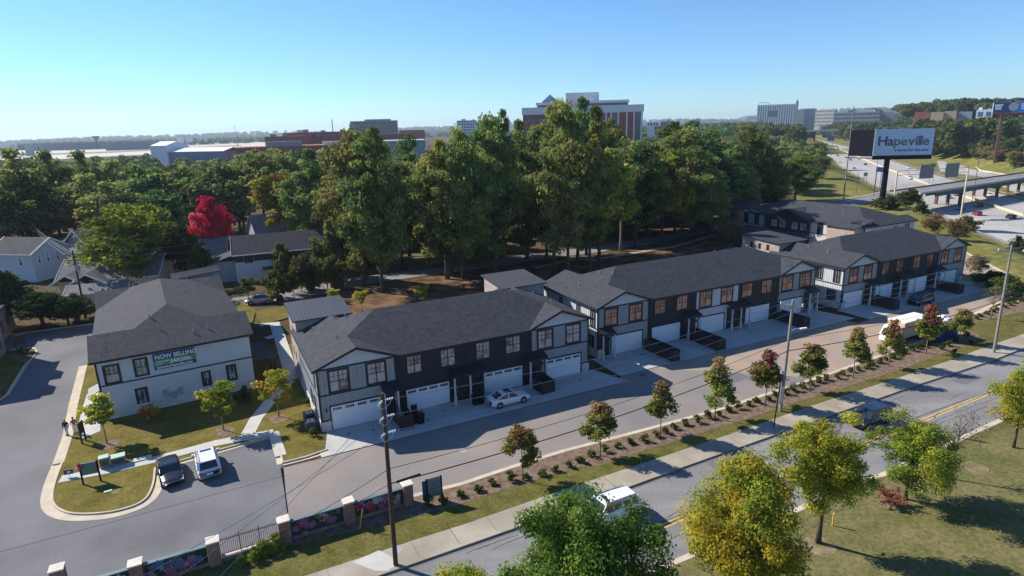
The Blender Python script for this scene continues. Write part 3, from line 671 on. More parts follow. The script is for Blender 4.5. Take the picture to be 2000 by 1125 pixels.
row('townhouse_row', OB, R(26.5), 40.8, 13.7, UB, 'middle townhouse row of five garages with reddish windows and a white bay at centre', GB, WB, 'pane_red', False,
    porches=[(.0,1.95),(14.1,16.4),(22.2,25.9),(38.4,40.4)], vents=[(2,7.5),(4.5,5.5),(5.2,7.2),(6.0,5.2),(12,9.5),(14,9.5),(22,9.8),(28,8.6)],
    sidewin=[('l',.5,1.7,4.0,6.2),('l',4.0,5.0,5.0,6.1),('l',.8,2.2,.6,2.8),('l',8.5,9.4,4.6,6.1)])
row('townhouse_row', OC, R(26.5), 33.2, 13.7, [(8.2,'w'),(8.4,'d'),(8.4,'d'),(8.2,'w')], 'farthest garage-front townhouse row beside the open-hatch car, nearest the freeway slope', [(.35,5.0),(8.1,12.9),(17.5,22.4),(26.3,31.1)],
    [(1.2,3.4),(4.7,6.9),(9.5,11.4),(13.2,15.1),(17.9,19.8),(21.6,23.5),(25.6,27.9),(29.6,31.9)], 'pane_red', False, porches=[(5.3,7.9),(13.1,17.2),(22.8,25.6)],
    vents=[(3,9),(2.5,5),(5,8)], towers=[twr(.3,12.6,w=6.6,d=8.2,rm='shingle',win=((15,7.0,8.0),(16.8,7.0,8.0),(18.6,7.0,8.0)),z0=8.5,z1=8.9)],
    sidewin=[('l',.6,1.8,4.1,6.2),('l',3.6,4.8,4.1,6.2),('l',1.0,2.6,.6,2.8)])
# left block: the same house type seen from its end; its frame has x running towards the viewer
UE = Vector((math.cos(R(31.5)), math.sin(R(31.5)))); VE = Vector((-UE.y, UE.x)); OE = G(208,822).xy
LE, DE = 31.0, 15.0
def end_wall(e):                                           # the banner and the windows of the wall that faces the lawn
    bn = MB().box(LE+.05, 5.2, 4.55, LE+.09, 9.3, 6.35); bo = bn.build('sale_banner', M['banner_navy'], e)
    MB().box(LE+.091, 5.25, 4.98, LE+.097, 9.25, 5.62).build('banner_stripe', M['banner_green'], bo)
    def txt(s, y, z, size, ext=1.0, m='letter_white'):
        lettering(bo, s, size, M[m], (LE+.105, y, z), (R(90),0,R(90)), (ext,1,1), .012*size/.5)
    txt('NOW SELLING', 5.38, 5.72, .66, .92); txt('$400,000s', 6.75, 5.08, .56, .9); txt('TOWNHOMES', 5.38, 5.34, .20); txt('IN THE', 5.38, 5.08, .20)
    txt('SerenityHapeville.com', 5.4, 4.64, .42, .93)
    for (a, bb, z0, z1) in ((.55,2.1,3.95,6.1),(3.3,4.7,4.15,6.25),(3.0,4.2,.9,2.9),(12.1,13.2,1.5,3.45),(9.5,10.5,1.5,3.3)):
        window(e, a, bb, z0, z1, LE, frame=.2, panes=1, ymul=1, axis='y', glass='pane')
    for y, z in ((5.6,1.4),(6.3,1.0),(7.0,1.3)): MB().box(LE+.05, y, z, LE+.25, y+.45, z+.7).build('meter_box', M['far_grey'], e)
    # side porch with a metal shed roof and low front awning
    p = MB(); p.slab([(LE-7.5,DE+.1,3.4),(LE-1.0,DE+.1,3.4),(LE-1.0,DE+2.9,2.9),(LE-7.5,DE+2.9,2.9)], .18); po = p.build('side_porch_roof', M['metal_roof'], e)
    sm = MB()
    for i in range(17): x = LE-7.5+6.5*i/16; sm.bar((x,DE+.1,3.43),(x,DE+2.9,2.93),.03,.05)
    sm.build('roof_seam', M['seam'], po)
    for x in (LE-7.3, LE-4.2, LE-1.2): MB().box(x-.1, DE+2.5, 0, x+.1, DE+2.7, 2.8).build('porch_post', M['trim'], e)
    a = MB(); a.slab([(LE-3.9,-1.3,2.6),(LE-1.2,-1.3,2.6),(LE-1.2,-.05,3.1),(LE-3.9,-.05,3.1)], .08); ao = a.build('awning', M['white_siding'], e)
    for i in range(7): x = LE-3.9+2.7*i/6; MB().bar((x,-1.3,2.62),(x,-.05,3.12),.07,.05).build('awning_rib', M['trim'], ao)
OEF = OE + VE*LE
row('townhouse_row', tuple(OEF), R(31.5-90), LE, DE, [(7.8,'w'),(7.7,'d'),(7.7,'d'),(7.8,'w')], 'left-hand townhouse block with the NOW SELLING banner on its end wall', [(1.0,5.8),(8.6,13.4),(17.5,22.3),(24.0,26.4)], [(2,3.8),(9,10.8),(13,14.6),(17,18.6),(25.5,27.0)], 'pane', False,
    zr=9.9, xr=7.5, pk=3.9, vents=[(8.5,10),(10.5,9.2),(12,11.5),(14,10),(7.5,12),(25.5,5.5),(28,6.3),(29.5,9.5),(29.2,11),(5,9.8),(3.5,11),(2,8.4)], extra=end_wall, shingle='shingle_brown',
    towers=[twr(-2.0,9.5,w=4,d=6,rm='metal_roof')])
# ================================================================ OTHER NEAR BUILDINGS
def gable_house(name, O, rz, L, D, h, hr, wall, roof, label, cat='house', axis='x', o=.5, wins=(), trimm='white', eave=.16):
    # ridge along local x; wins: (side, a, b, z0, z1) side in f(y=0) b(y=D) l(x=0) r(x=L)
    e = empty(name, (*O[:2], O[2] if len(O) > 2 else 0), rz, label, cat)
    w = MB(); w.add([(0,0,-1),(L,0,-1),(L,D,-1),(0,D,-1),(0,0,h),(L,0,h),(L,D,h),(0,D,h),(0,D/2,hr),(L,D/2,hr)],
        [(0,1,5,4),(1,2,6,9,5),(2,3,7,6),(3,0,4,8,7)])
    w.build('wall', M[wall], e)
    k = (hr-h)/(D/2); r = MB()
    zo = h-o*k+.03; r.slab([(-o,-o,zo),(L+o,-o,zo),(L+o,D/2,hr+.03),(-o,D/2,hr+.03)], eave); r.slab([(-o,D/2,hr+.03),(L+o,D/2,hr+.03),(L+o,D+o,zo),(-o,D+o,zo)], eave)
    ro = r.build('roof', M[roof], e)
    f = MB()
    for x in (-o, L+o):
        f.bar((x,-o,zo-.06),(x,D/2,hr-.03),.06,.26); f.bar((x,D/2,hr-.03),(x,D+o,zo-.06),.06,.26)
    f.bar((-o,-o,zo-.08),(L+o,-o,zo-.08),.06,.2); f.bar((-o,D+o,zo-.08),(L+o,D+o,zo-.08),.06,.2)
    f.build('fascia', M[trimm], ro)
    for (s, a, b, z0, z1) in wins:
        if s == 'f': window(e, a, b, z0, z1, 0, frame=.12, panes=1, trim=trimm, glass='pane_dark')
        if s == 'b': window(e, a, b, z0, z1, D, frame=.12, panes=1, ymul=1, trim=trimm, glass='pane_dark')
        if s == 'l': window(e, a, b, z0, z1, 0, frame=.12, panes=1, axis='y', trim=trimm, glass='pane_dark')
        if s == 'r': window(e, a, b, z0, z1, L, frame=.12, panes=1, ymul=1, axis='y', trim=trimm, glass='pane_dark')
    return e
M['blue_siding'] = mat('pale_blue_siding', (.42,.50,.55), .7, var=.05); M['cream_siding'] = mat('cream_siding', (.60,.53,.40), .7, var=.05)
M['grey_siding'] = mat('grey_siding', (.27,.29,.32), .7, var=.06); M['green_siding'] = mat('green_siding', (.16,.23,.20), .7, var=.06)
# the grey two-storey house, pale end house, craftsman porch, and their neighbours
p = G(78,555); gable_house('house', (p.x-13,p.y+4.5), R(-12), 11, 9, 6.2, 8.8, 'blue_siding', 'shingle_brown', 'pale blue house with brown gable roof at the far left edge', wins=[('r',1.2,1.9,3.6,5.6),('r',3.2,3.9,3.6,5.6),('r',5.5,6.2,3.6,5.6),('f',7.4,8.4,3.4,5.2),('r',6,6.8,.5,2.7)])
p = G(135,545); gable_house('house', (p.x+.5,p.y+7), R(62), 9, 8.5, 6.4, 9.2, 'grey_siding', 'shingle_grey', 'narrow two-storey grey house with white trim half hidden by the yellow-green tree', wins=[('l',1.2,2.2,3.9,5.4),('l',4,5,3.9,5.4),('l',1.5,2.4,6.4,7.3),('f',2,3,3.5,5)])
p = G(108,585); e = gable_house('bungalow', (p.x,p.y+1.5), R(14), 17, 12, 3.2, 6.3, 'cream_siding', 'shingle_grey', 'low craftsman bungalow with white-edged porch gables behind the utility pole', wins=[('f',6,7.2,1.0,2.4),('f',9,10.2,1,2.4),('f',12.5,13.7,1,2.4)])
for (x, y) in ((.3,-2.0),(3.2,-2.0),(6.2,-2.0)): MB().box(x-.12, y-.12, 0, x+.12, y+.12, 2.8).build('porch_post', M['white'], e)
for dx in (0, 3.3):
    r = MB(); r.slab([(-.9+dx,-2.8,2.6),(2.5+dx,-2.8,4.7),(2.5+dx,3.5,4.7),(-.9+dx,3.5,2.6)], .16); r.slab([(2.5+dx,-2.8,4.7),(5.9+dx,-2.8,2.6),(5.9+dx,3.5,2.6),(2.5+dx,3.5,4.7)], .16)
    ro = r.build('porch_roof', M['shingle_grey'], e); f = MB(); f.bar((-.9+dx,-2.83,2.55),(2.5+dx,-2.83,4.63),.10,.28); f.bar((2.5+dx,-2.83,4.63),(5.9+dx,-2.83,2.55),.10,.28); f.build('fascia', M['white'], ro)
p = G(150,605); gable_house('garage', (p.x-2,p.y+1.0), R(20), 9, 5.5, 2.6, 3.6, 'cream_siding', 'shingle_grey', 'low cream garage beside the orange shrub and utility pole', cat='garage')
p = G(118,545); gable_house('shed', (p.x-3,p.y+6), R(24), 6, 4, 4.6, 5.3, 'green_siding', 'metal_roof', 'small green-walled annex with metal roof between the two left houses', cat='annex')
p = G(262,560); gable_house('house', (p.x,p.y+8), R(20), 14, 10, 3.4, 6.8, 'green_siding', 'shingle_grey', 'single-storey house glimpsed through the yellow-green tree', wins=[('f',3,4.2,1,2.4),('f',8,9.2,1,2.4)])
# dark roofed house behind the left block
c = G(452,560); e = gable_house('house', (c.x,c.y+3.0), R(22), 19, 10, 6.0, 8.9, 'white_siding', 'shingle_brown', 'wide dark-roofed two-storey house beside the red tree', trimm='white', wins=[('f',1.6,3.6,3.7,5.6),('f',12,13.6,3.7,5.6)])
MB().box(-.02, -.06, 4.2, 18, -.002, 5.98).build('upper_siding', M['dark_siding'], e)
MB().box(-4.2, 2.2, -1, -.02, 8, 4.2).build('side_wing', M['grey_siding'], e); MB().slab([(-5,1.6,4.0),(-.05,1.6,5.6),(-.05,8.6,5.6),(-5,8.6,4.0)], .2).build('wing_roof', M['shingle_brown'], e)
MB().box(5,-1.8,2.5,8,-.05,2.8).build('porch_roof', M['shingle_brown'], e)
p = G(450,520); e = gable_house('house', (p.x+4,p.y+8), R(35), 11, 11, 5.5, 10.0, 'grey_siding', 'shingle_grey', 'steep grey-roofed house behind the dark-roofed one', trimm='shingle_brown')
MB().cyl((8,5),.16,8,11.4,8).build('chimney', M['steel'], e)
# brick corner building cut by the left frame
e = empty('brick_building', (-66.4,70.8,0), R(31.5-4), 'brick building cut off by the left edge beside the dark sign', 'building')
MB().box(-16,0,0,0,13,8.2).build('wall', M['brick_pale'], e)
MB().add([(-16.5,-.5,8.2),(.5,-.5,8.2),(.5,13.5,8.2),(-16.5,13.5,8.2),(-8,5,10.2),(-8,8,10.2)], [(0,1,4),(1,2,5,4),(2,3,5),(3,0,4,5),(3,2,1,0)]).build('roof', M['shingle_brown'], e)
for y in (1, 6.5): MB().box(-7,y,7.6,1.0,y+2.6,8.9).build('dormer', M['dark_siding'], e)
MB().box(-12,13.01,0,-1.5,27,4.6).build('rear_wing', M['brick_pale'], e); MB().box(-12.4,13.02,4.61,-1.1,27.4,4.9).build('wing_roof', M['shingle_brown'], e)
for y in (2,6,10): window(e, y, y+1.3, 1.2, 3.2, 0, frame=.15, ymul=1, axis='y'); window(e, y, y+1.3, 5.2, 7.4, 0, frame=.15, ymul=1, axis='y')
for y in (15,19,23): window(e, y, y+1.3, 1.2, 3.2, -1.5, frame=.15, ymul=1, axis='y')
# rear block behind the farthest row (its long front faces the wood)
DO = OC+XU*36.8+XV*55.5
def dfront(e):
    L = 34
    for (a, b) in ((17.5,19.4),(20.0,21.6),(11.2,13.4),(8.4,10.6)):
        pass
    # dark gable in the middle of the front
    g = MB(); g.add([(9,-.25,0),(21,-.25,0),(21,-.25,6.3),(15,-.25,8.6),(9,-.25,6.3),(9,.2,0),(21,.2,0),(21,.2,6.3),(15,.2,8.6),(9,.2,6.3)], [(0,1,2,3,4),(1,6,7,2),(0,4,9,5)])
    g.build('gable_wall', M['dark_siding'], e)
    r = MB(); r.slab([(8.6,-.8,6.35),(15,-.8,8.8),(15,5.5,8.8),(8.6,.2,6.35)], .18); r.slab([(15,-.8,8.8),(21.4,-.8,6.35),(21.4,.2,6.35),(15,5.5,8.8)], .18); r.build('gable_roof', M['shingle'], e)
    for a in (10.2,12.6,16.0,18.4): window(e, a, a+1.9, 4.0, 5.9, -.25, frame=.1)
    pr = MB(); pr.slab([(3,-3.2,2.9),(22,-3.2,2.9),(22,-.3,3.5),(3,-.3,3.5)], .16); pr.build('porch_roof', M['metal_roof'], e)
    b = MB(); b.add([(-5.5,-1,0),(.5,-1,0),(.5,6,0),(-5.5,6,0),(-5.5,-1,7.2),(.5,-1,7.2),(.5,6,8.4),(-5.5,6,8.4)], [(0,1,5,4),(1,2,6,5),(2,3,7,6),(3,0,4,7),(4,5,6,7)])
    bo = b.build('tower', M['brick_red'], e); MB().slab([(-5.9,-1.4,7.3),(.9,-1.4,7.3),(.9,6.4,8.65),(-5.9,6.4,8.65)], .16).build('tower_roof', M['shingle'], bo)
    for x in (-4.4,-2.9,-1.4): MB().box(x-.3,-1.03,5.2,x+.3,-1.005,6.3).build('slit_window', M['pane_dark'], bo)
    MB().box(-4.8,-1.04,2.2,-1.0,-1.006,4.4).build('porch_opening', M['pane_dark'], bo)
    t = MB(); t.add([(27,-2.6,0),(33.5,-2.6,0),(33.5,3,0),(27,3,0),(27,-2.6,6.6),(33.5,-2.6,6.6),(33.5,3,7.8),(27,3,7.8)], [(0,1,5,4),(1,2,6,5),(2,3,7,6),(3,0,4,7),(4,5,6,7)])
    to = t.build('tower', M['brick_pale'], e); MB().slab([(26.6,-3,6.7),(33.9,-3,6.7),(33.9,3.4,8.0),(26.6,3.4,8.0)], .16).build('tower_roof', M['shingle'], to)
row('townhouse_row', tuple(DO), R(26.5-90), 34.0, 17.5, [(8,'w'),(8.5,'d'),(9.5,'w'),(8,'w')], 'rear townhouse block with red brick tower partly in tree shade', [], [(1.4,2.9),(4.8,6.3),(22.8,24.3),(31,32.4)], 'pane_dark', False,
    zr=9.7, xr=7.5, pk=2.2, extra=dfront, vents=[(14,10),(17,11),(19,6),(22,5),(26,4),(27,9)], sidewin=[('r',10,11,4.2,6),('r',14,15.6,4,6.2)])

# ================================================================ FREEWAY
def off_line(d, y0=60, y1=2300):
    out = []
    pts = [Vector(p) for p in MED]
    # resample the median and shift sideways
    for a, b in zip(pts[:-1], pts[1:]):
        n = max(1, int((b-a).length/40)); dd = (b-a).normalized(); nn = Vector((dd.y, -dd.x))
        for k in range(n): p = a+(b-a)*k/n; out.append((p, nn))
    sm = []
    for i, (p, nn) in enumerate(out):
        w = out[max(0,i-2):i+3]; n2 = sum((q[1] for q in w), Vector((0,0))).normalized(); c = sum((q[0] for q in w), Vector((0,0)))/len(w)
        sm.append(c+n2*d)
    return [p for p in sm if -200 < p.y < y1]
ZF = -7.1
def fstrip(name, d0, d1, z0, z1, m): return structure(name, MB().prism(between(off_line(d0), off_line(d1)), z0, z1), M[m])
fstrip('freeway', -24.5, -1.0, None, ZF+.02, 'freeway'); fstrip('freeway', 1.0, 17.5, None, ZF+.02, 'freeway')
fstrip('freeway_shoulder', -27.5, -24.5, None, ZF+.016, 'sidewalk'); fstrip('freeway_shoulder', 17.5, 19.5, None, ZF+.016, 'sidewalk')
structure('freeway', MB().prism([(275,585),(308,660),(333,730),(393,880),(520,1180),(600,1300),(560,1280),(470,1090),(400,930),(352,800),(310,700),(280,620)], None, ZF+.024), M['freeway'])
structure('freeway', MB().prism([(282,560),(300,560),(420,840),(640,1400),(600,1380),(420,980),(340,800),(300,660)], None, ZF+.028), M['freeway'])
fstrip('median_strip', -1.0, 1.0, None, ZF+.03, 'sidewalk')
for k in (-20.9,-17.2,-13.5,-9.8,-6.2, 6.2, 9.9, 13.6):
    l = off_line(k); mb = MB()
    for a, b in zip(l[:-1], l[1:]):
        n = int((b-a).length/12)
        for i in range(max(1,n)): p = a+(b-a)*i/max(1,n); q = p+(b-a).normalized()*3; mb.bar((p.x,p.y,ZF+.03),(q.x,q.y,ZF+.03),.16,.01)
    tag(mb.build('lane_marking', M['paint_white']), kind='structure')
for k in (-24.3,-2.6,2.6,17.3):
    l = off_line(k); mb = MB()
    for a, b in zip(l[:-1], l[1:]): mb.bar((a.x,a.y,ZF+.03),(b.x,b.y,ZF+.03),.14,.012)
    tag(mb.build('edge_line', M['yellow' if abs(k) < 5 else 'paint_white']), kind='structure')
bm = MB(); l = off_line(0)
for a, b in zip(l[:-1], l[1:]): bm.bar((a.x,a.y,ZF+.5),(b.x,b.y,ZF+.5),.5,.95)
tag(bm.build('median_barrier', M['kerb']), 'low tan concrete barrier down the middle of the freeway', 'barrier')
for d, nm in ((-27.7,'guard_rail'),(19.8,'guard_rail')):
    bm = MB(); l = off_line(d)
    for a, b in zip(l[:-1], l[1:]): bm.bar((a.x,a.y,ZF+.7),(b.x,b.y,ZF+.7),.12,.35)
    tag(bm.build(nm, M['steel']), 'steel guard rail on the %s of the freeway' % ('town side' if d < 0 else 'far side'), 'guard rail')
ramp_l = [(215,235),(240,290),(285,370),(292,417),(360,520),(430,625),(535,780),(653,969),(720,1080)]
ramp_r = [(219,232),(246,286),(299,366),(312,410),(375,509),(445,612),(548,765),(664,955),(731,1070)]
structure('exit_ramp', MB().prism(between([Vector(p) for p in ramp_l], [Vector(p) for p in ramp_r]), None, ZF+.2), M['freeway'])
bm = MB()
for a, b in zip(ramp_r[2:-1], ramp_r[3:]): bm.bar((a[0]+1,a[1]-1,ZF+.7),(b[0]+1,b[1]-1,ZF+.7),.4,1.1)
tag(bm.build('parapet', M['kerb']), 'pale parapet along the curved exit ramp', 'parapet')
# the street bridge
b0 = G(1745,374,.6).xy; b1 = G(2000,338,.6).xy; dr = (b1-b0).normalized(); nr = Vector((dr.y,-dr.x)); Lb = 175
br = empty('street_bridge', (b0.x-dr.x*3, b0.y-dr.y*3, 0), math.atan2(dr.y, dr.x), 'long street bridge with dark girders and chain-link fences over the freeway', 'bridge')
BW = 11.5
deck = MB().box(0,-BW,.35,Lb,0,.75); deck.build('deck', M['sidewalk'], br)
MB().box(0,-BW+2.2,.751,Lb,-1.6,.78).build('roadway', M['old_asphalt'], br)
MB().box(0,-BW+.001,.76,Lb,-BW+1.7,.93).build('bridge_walk', M['concrete'], br)
for y in (-BW+.25,-BW+3.6,-4.2,-.5): MB().box(12,y-.2,-1.3,Lb-8,y+.2,.349).build('girder', M['girder'], br)
rb = MB()
for i in range(70): x = 14+i*2.2; rb.box(x-.06,-BW+.0,-1.25,x+.06,-BW+.05,.3)
tag(rb.build('girder_rib', M['girder'], br), kind='stuff')
for y, nm in ((-BW+.02,'parapet'),(-.25,'parapet')): MB().box(0,y,.76,Lb,y+.22,1.25).build(nm, M['rust'] if y > -1 else M['concrete'], br)
for y in (-BW+.12,-.14):
    fn = MB()
    for i in range(int(Lb/2.4)): fn.bar((i*2.4,y,1.2),(i*2.4,y,3.0),.07)
    for z in (1.5,2.2,2.95): fn.bar((0,y,z),(Lb,y,z),.05)
    fo = fn.build('fence', M['steel'], br)
    ms = MB()
    for i in range(int(Lb/.6)): ms.bar((i*.6,y,1.25),(i*.6,y,2.95),.018)
    tag(ms.build('fence_wire', M['steel'], fo), kind='stuff')
for x in (36, 70, 105, 140):
    bt = MB().box(x-.7,-BW+.4,-2.3,x+.7,-.5,-1.301).build('bent_cap', M['rust'], br)
    for y in (-BW+1.3,-BW/2,-1.4): MB().box(x-.5,y-.5,-7.4,x+.5,y+.5,-2.301).build('column', M['rust'], bt)
    MB().box(x-1.2,-BW,-7.3,x+1.2,0,-6.2).build('column_base', M['kerb'], bt) if x in (70,) else None
# far bridge
q0 = AT(1512,259,820); q1 = AT(1630,258,900); d2 = (q1-q0); fb = empty('far_bridge', (q0.x,q0.y,q0.z), math.atan2(d2.y,d2.x), 'pale far bridge crossing the freeway below the hotels', 'bridge')
Lf = d2.length; MB().box(-10,-5,-1.2,Lf,5,0).build('deck', M['far_grey'], fb); MB().box(-10,-5.2,.0,Lf,-4.9,1.3).build('parapet', M['far_white'], fb)
for x in (Lf*.28,Lf*.62): MB().box(x-1.5,-4,-14,x+1.5,4,-1.2).build('column', M['rust'], fb)
def sign_board(name, x, ytop, ybot, dist, w, hgt_, m, label, cat='road sign', legs=True, yaw=None, legm='steel', ground=None):
    c = AT(x, (ytop+ybot)/2, dist); yaw = math.atan2(c.x, c.y)*-1 if yaw is None else yaw
    g = float(TZ(c.x, c.y)) if ground is None else ground
    e = empty(name, (c.x, c.y, g), yaw, label, cat); zc = c.z-g
    MB().box(-w/2,-.1,zc-hgt_/2,w/2,.1,zc+hgt_/2).build('board', M[m], e)
    if legs:
        for s in (-.35,.35): MB().box(w*s-.12,-.08+.2,0,w*s+.12,.12+.2,zc).build('leg', M[legm], e)
    return e
sign_board('highway_sign', 1586, 293, 302, 560, 5.2, 4.2, 'sign_back', 'grey back of a two-legged highway sign on the grass bank')
sign_board('highway_sign', 1579, 262, 269, 800, 9, 5, 'green_sign', 'green guide sign under the far bridge')
sign_board('highway_sign', 1623, 268, 274, 700, 6, 4, 'sign_blue', 'blue service sign on the far grass slope')
sign_board('highway_sign', 1823, 320, 325, 400, 2.6, 1.8, 'green_sign', 'small green sign beside the exit ramp')
sign_board('highway_sign', 1691, 338, 343, 330, 1.6, 1.6, 'sign_back', 'small square sign back near the shoulder')
sign_board('advert_sign', 1718, 328, 334, 300, 2.4, 2.0, 'sign_blue', 'small blue sign on a pole behind the big billboard pole')
# gantry with two boards
ga = AT(1748,372,262); gb = AT(1888,350,285); gv = (gb-ga); gy = math.atan2(gv.y,gv.x); gt = empty('sign_gantry', (ga.x,ga.y,ZF), gy, 'tan steel gantry with two sign backs over the near carriageway', 'gantry')
zt = AT(1790,342,270).z-ZF+2; gl = math.hypot(gv.x,gv.y)
for x in (0, gl): MB().box(x-.2,-.2,0,x+.2,.2,zt).build('post', M['kerb'], gt)
for z in (zt, zt-1.6): MB().box(0,-.12,z-.1,gl,.12,z+.1).build('beam', M['kerb'], gt)
tm = MB()
for i in range(int(gl/2)): tm.bar((i*2,0,zt-1.6 if i%2 else zt),(i*2+2,0,zt if i%2 else zt-1.6),.08)
tm.build('truss', M['kerb'], gt)
for px in (1804, 1854):
    x = gl*((px-1748)/140); MB().box(x-3.0,-.35,zt-3.2,x+3.0,-.16,zt+1.8).build('board', M['sign_back'], gt)

# ================================================================ BILLBOARDS
bp = G(1721,405); e = empty('billboard', (bp.x,bp.y,0), math.atan2(bp.x, bp.y)*-1, 'large V-shaped billboard reading Hapeville on a black pole', 'billboard')
def bz(x, y): 
    q = AT(x, y, math.hypot(bp.x,bp.y)); return q.z
k = math.hypot(bp.x,bp.y)/FPX*.69; zt, zb = bz(1757,252), bz(1757,303)
MB().cyl((0,0),.95,0,zb-1,16,.8).build('pole', M['black_matt'], e)
def panel(x0, y0, x1, y1, z0, z1, m, nm):
    a = Vector((x0,y0)); b = Vector((x1,y1)); d = (b-a).normalized(); n = Vector((d.y,-d.x))
    po = MB(); po.add([(a.x,a.y,z0),(b.x,b.y,z0),(b.x,b.y,z1),(a.x,a.y,z1),(a.x-n.x*.6,a.y-n.y*.6,z0),(b.x-n.x*.6,b.y-n.y*.6,z0),(b.x-n.x*.6,b.y-n.y*.6,z1),(a.x-n.x*.6,a.y-n.y*.6,z1)],
        [(0,1,2,3),(5,4,7,6),(0,4,5,1),(3,2,6,7),(1,5,6,2),(4,0,3,7)]); return po.build(nm, M[m], e), a, b, n
xl = (1697-1728)*k; xr_ = (1815-1728)*k; xf = (1645-1728)*k
f1, a, b, n = panel(xl,-1.5,xr_,2.2,zb,zt,'bill_pale','face'); f2, *_ = panel(xf,3.2,xl-.3,-1.2,zb-.4,zt-.1,'black_matt','face')
MB().bar((a.x,a.y,zb-.75),(b.x,b.y,zb-.65),.5,1.3).build('apron', M['black_matt'], e)
MB().bar((a.x,a.y,zb),(a.x,a.y,zt),.25).build('edge_strip', M['letter_white'], f1)
MB().bar((xf-.8,2.6,zb-.9),(xl+.2,-2.4,zb-.9),1.0,.25).build('catwalk', M['black_matt'], e)
ang = math.atan2(b.y-a.y, b.x-a.x); Lf1 = (b-a).length
def btxt(s, u, z, size, m, off=.02, ext=1.0, parent=None):
    d = (b-a).normalized(); return lettering(parent or f1, s, size, m if not isinstance(m, str) else M[m], (a.x+d.x*u+n.x*.06, a.y+d.y*u+n.y*.06, z), (R(90),0,ang), (ext,1,1), off, .02)
Hb = zt-zb
cols = [(.10,.05,.06),(.14,.06,.10),(.16,.10,.05),(.05,.05,.12),(.04,.08,.16),(.03,.12,.08),(.05,.22,.06),(.03,.06,.14),(.10,.09,.12)]
letters = []
for i, ch in enumerate('Hapeville'):
    m = mat('letter_collage', cols[i], .6, col2=tuple(min(1,q*2.2+.02) for q in cols[(i*4+3)%9]), scale=2.5, contrast=(.45,.55), detail=2)
    o = btxt(ch, 0, zb+Hb*.38, Lf1*.25, m, .075, 1.0); xx = [v.co.x for v in o.data.vertices]; letters.append((o, min(xx), max(xx)))
gap = (Lf1*.86-sum(q[2]-q[1] for q in letters))/8; u = Lf1*.07; dd = (b-a).normalized()
for o, x0_, x1_ in letters: o.location.x += dd.x*(u-x0_); o.location.y += dd.y*(u-x0_); u += x1_-x0_+gap
btxt('a home for the arts', Lf1*.36, zb+Hb*.15, Lf1*.073, mat('letter_blue', (.03,.08,.30), .6), .02, 1.0)
btxt('OUTFRONT', Lf1*.40, zb-.95, Lf1*.05, 'letter_white', .0, 1.0)
# second, dark billboard far behind and the blue one at the right edge
c = AT(1519,279,640); e = empty('billboard', (c.x,c.y,float(TZ(c.x,c.y))), math.atan2(c.x,c.y)*-1, 'dark low billboard with pale block letters among trees beside the freeway', 'billboard'); zc = c.z-e.location.z
MB().box(-12,-.3,zc-3.2,12,.3,zc+3.2).build('face', M['black_matt'], e); MB().box(-.6,.3,0,.6,1.4,zc-3).build('pole', M['steel'], e)
lettering(e, 'BROWNS RUN', 4.2, M['bill_pale'], (-8.6,-.34,zc-1.4), (R(90),0,0), (.66,1,1), .06, .02)
c = AT(1500,283,655); e = empty('advert_sign', (c.x,c.y,float(TZ(c.x,c.y))), math.atan2(c.x,c.y)*-1, 'rounded pale blue sign panel left of the dark low billboard', 'sign'); zc = c.z-e.location.z
MB().box(-4,-.2,zc-2.3,4,.2,zc+2.0).build('board', M['bill_pale'], e); MB().box(-.3,.2,0,.3,.8,zc).build('leg', M['steel'], e)
c = AT(1992,209,520); e = empty('billboard', (c.x,c.y,float(TZ(c.x,c.y))), math.atan2(c.x,c.y)*-1+R(8), 'blue billboard on a brown post above the hillside trees at the right edge', 'billboard'); zc = c.z-e.location.z
fo = MB().box(-13.5,-.4,zc-3.2,13.5,.4,zc+3.2).build('face', M['sign_blue2'], e); MB().box(-13.4,-.45,zc-3.1,-4,-.405,zc+3.1).build('dark_field', M['banner_navy'], fo)
MB().box(-13.5,-.7,zc-3.8,13.5,.2,zc-3.25).build('catwalk', M['cloth_red'], e); MB().box(-8.8,.4,0,-7.2,1.9,zc-3.2).build('pole', M['rust'], e); MB().box(-13.9,-.5,zc-3.2,-13.55,.5,zc+3.2).build('edge_strip', M['letter_white'], fo)
q = MB(); q.cyl((0,0),2.6,0,.05,20); b_ = q.build('round_picture', M['far_grey'], fo); b_.rotation_euler = (R(90),0,0); b_.location = (-3.2,-.46,zc+.4)
for x, z, w in ((-10.8,zc+1.6,4.2),(-11,zc+.4,3.4),(-11,zc-.8,3.2),(5.5,zc+1.8,10),(3,zc+.5,5),(4.3,zc-.9,7)): MB().box(x-w/2,-.47,z-.35,x+w/2,-.451,z+.35).build('text_line', M['letter_white'], fo)

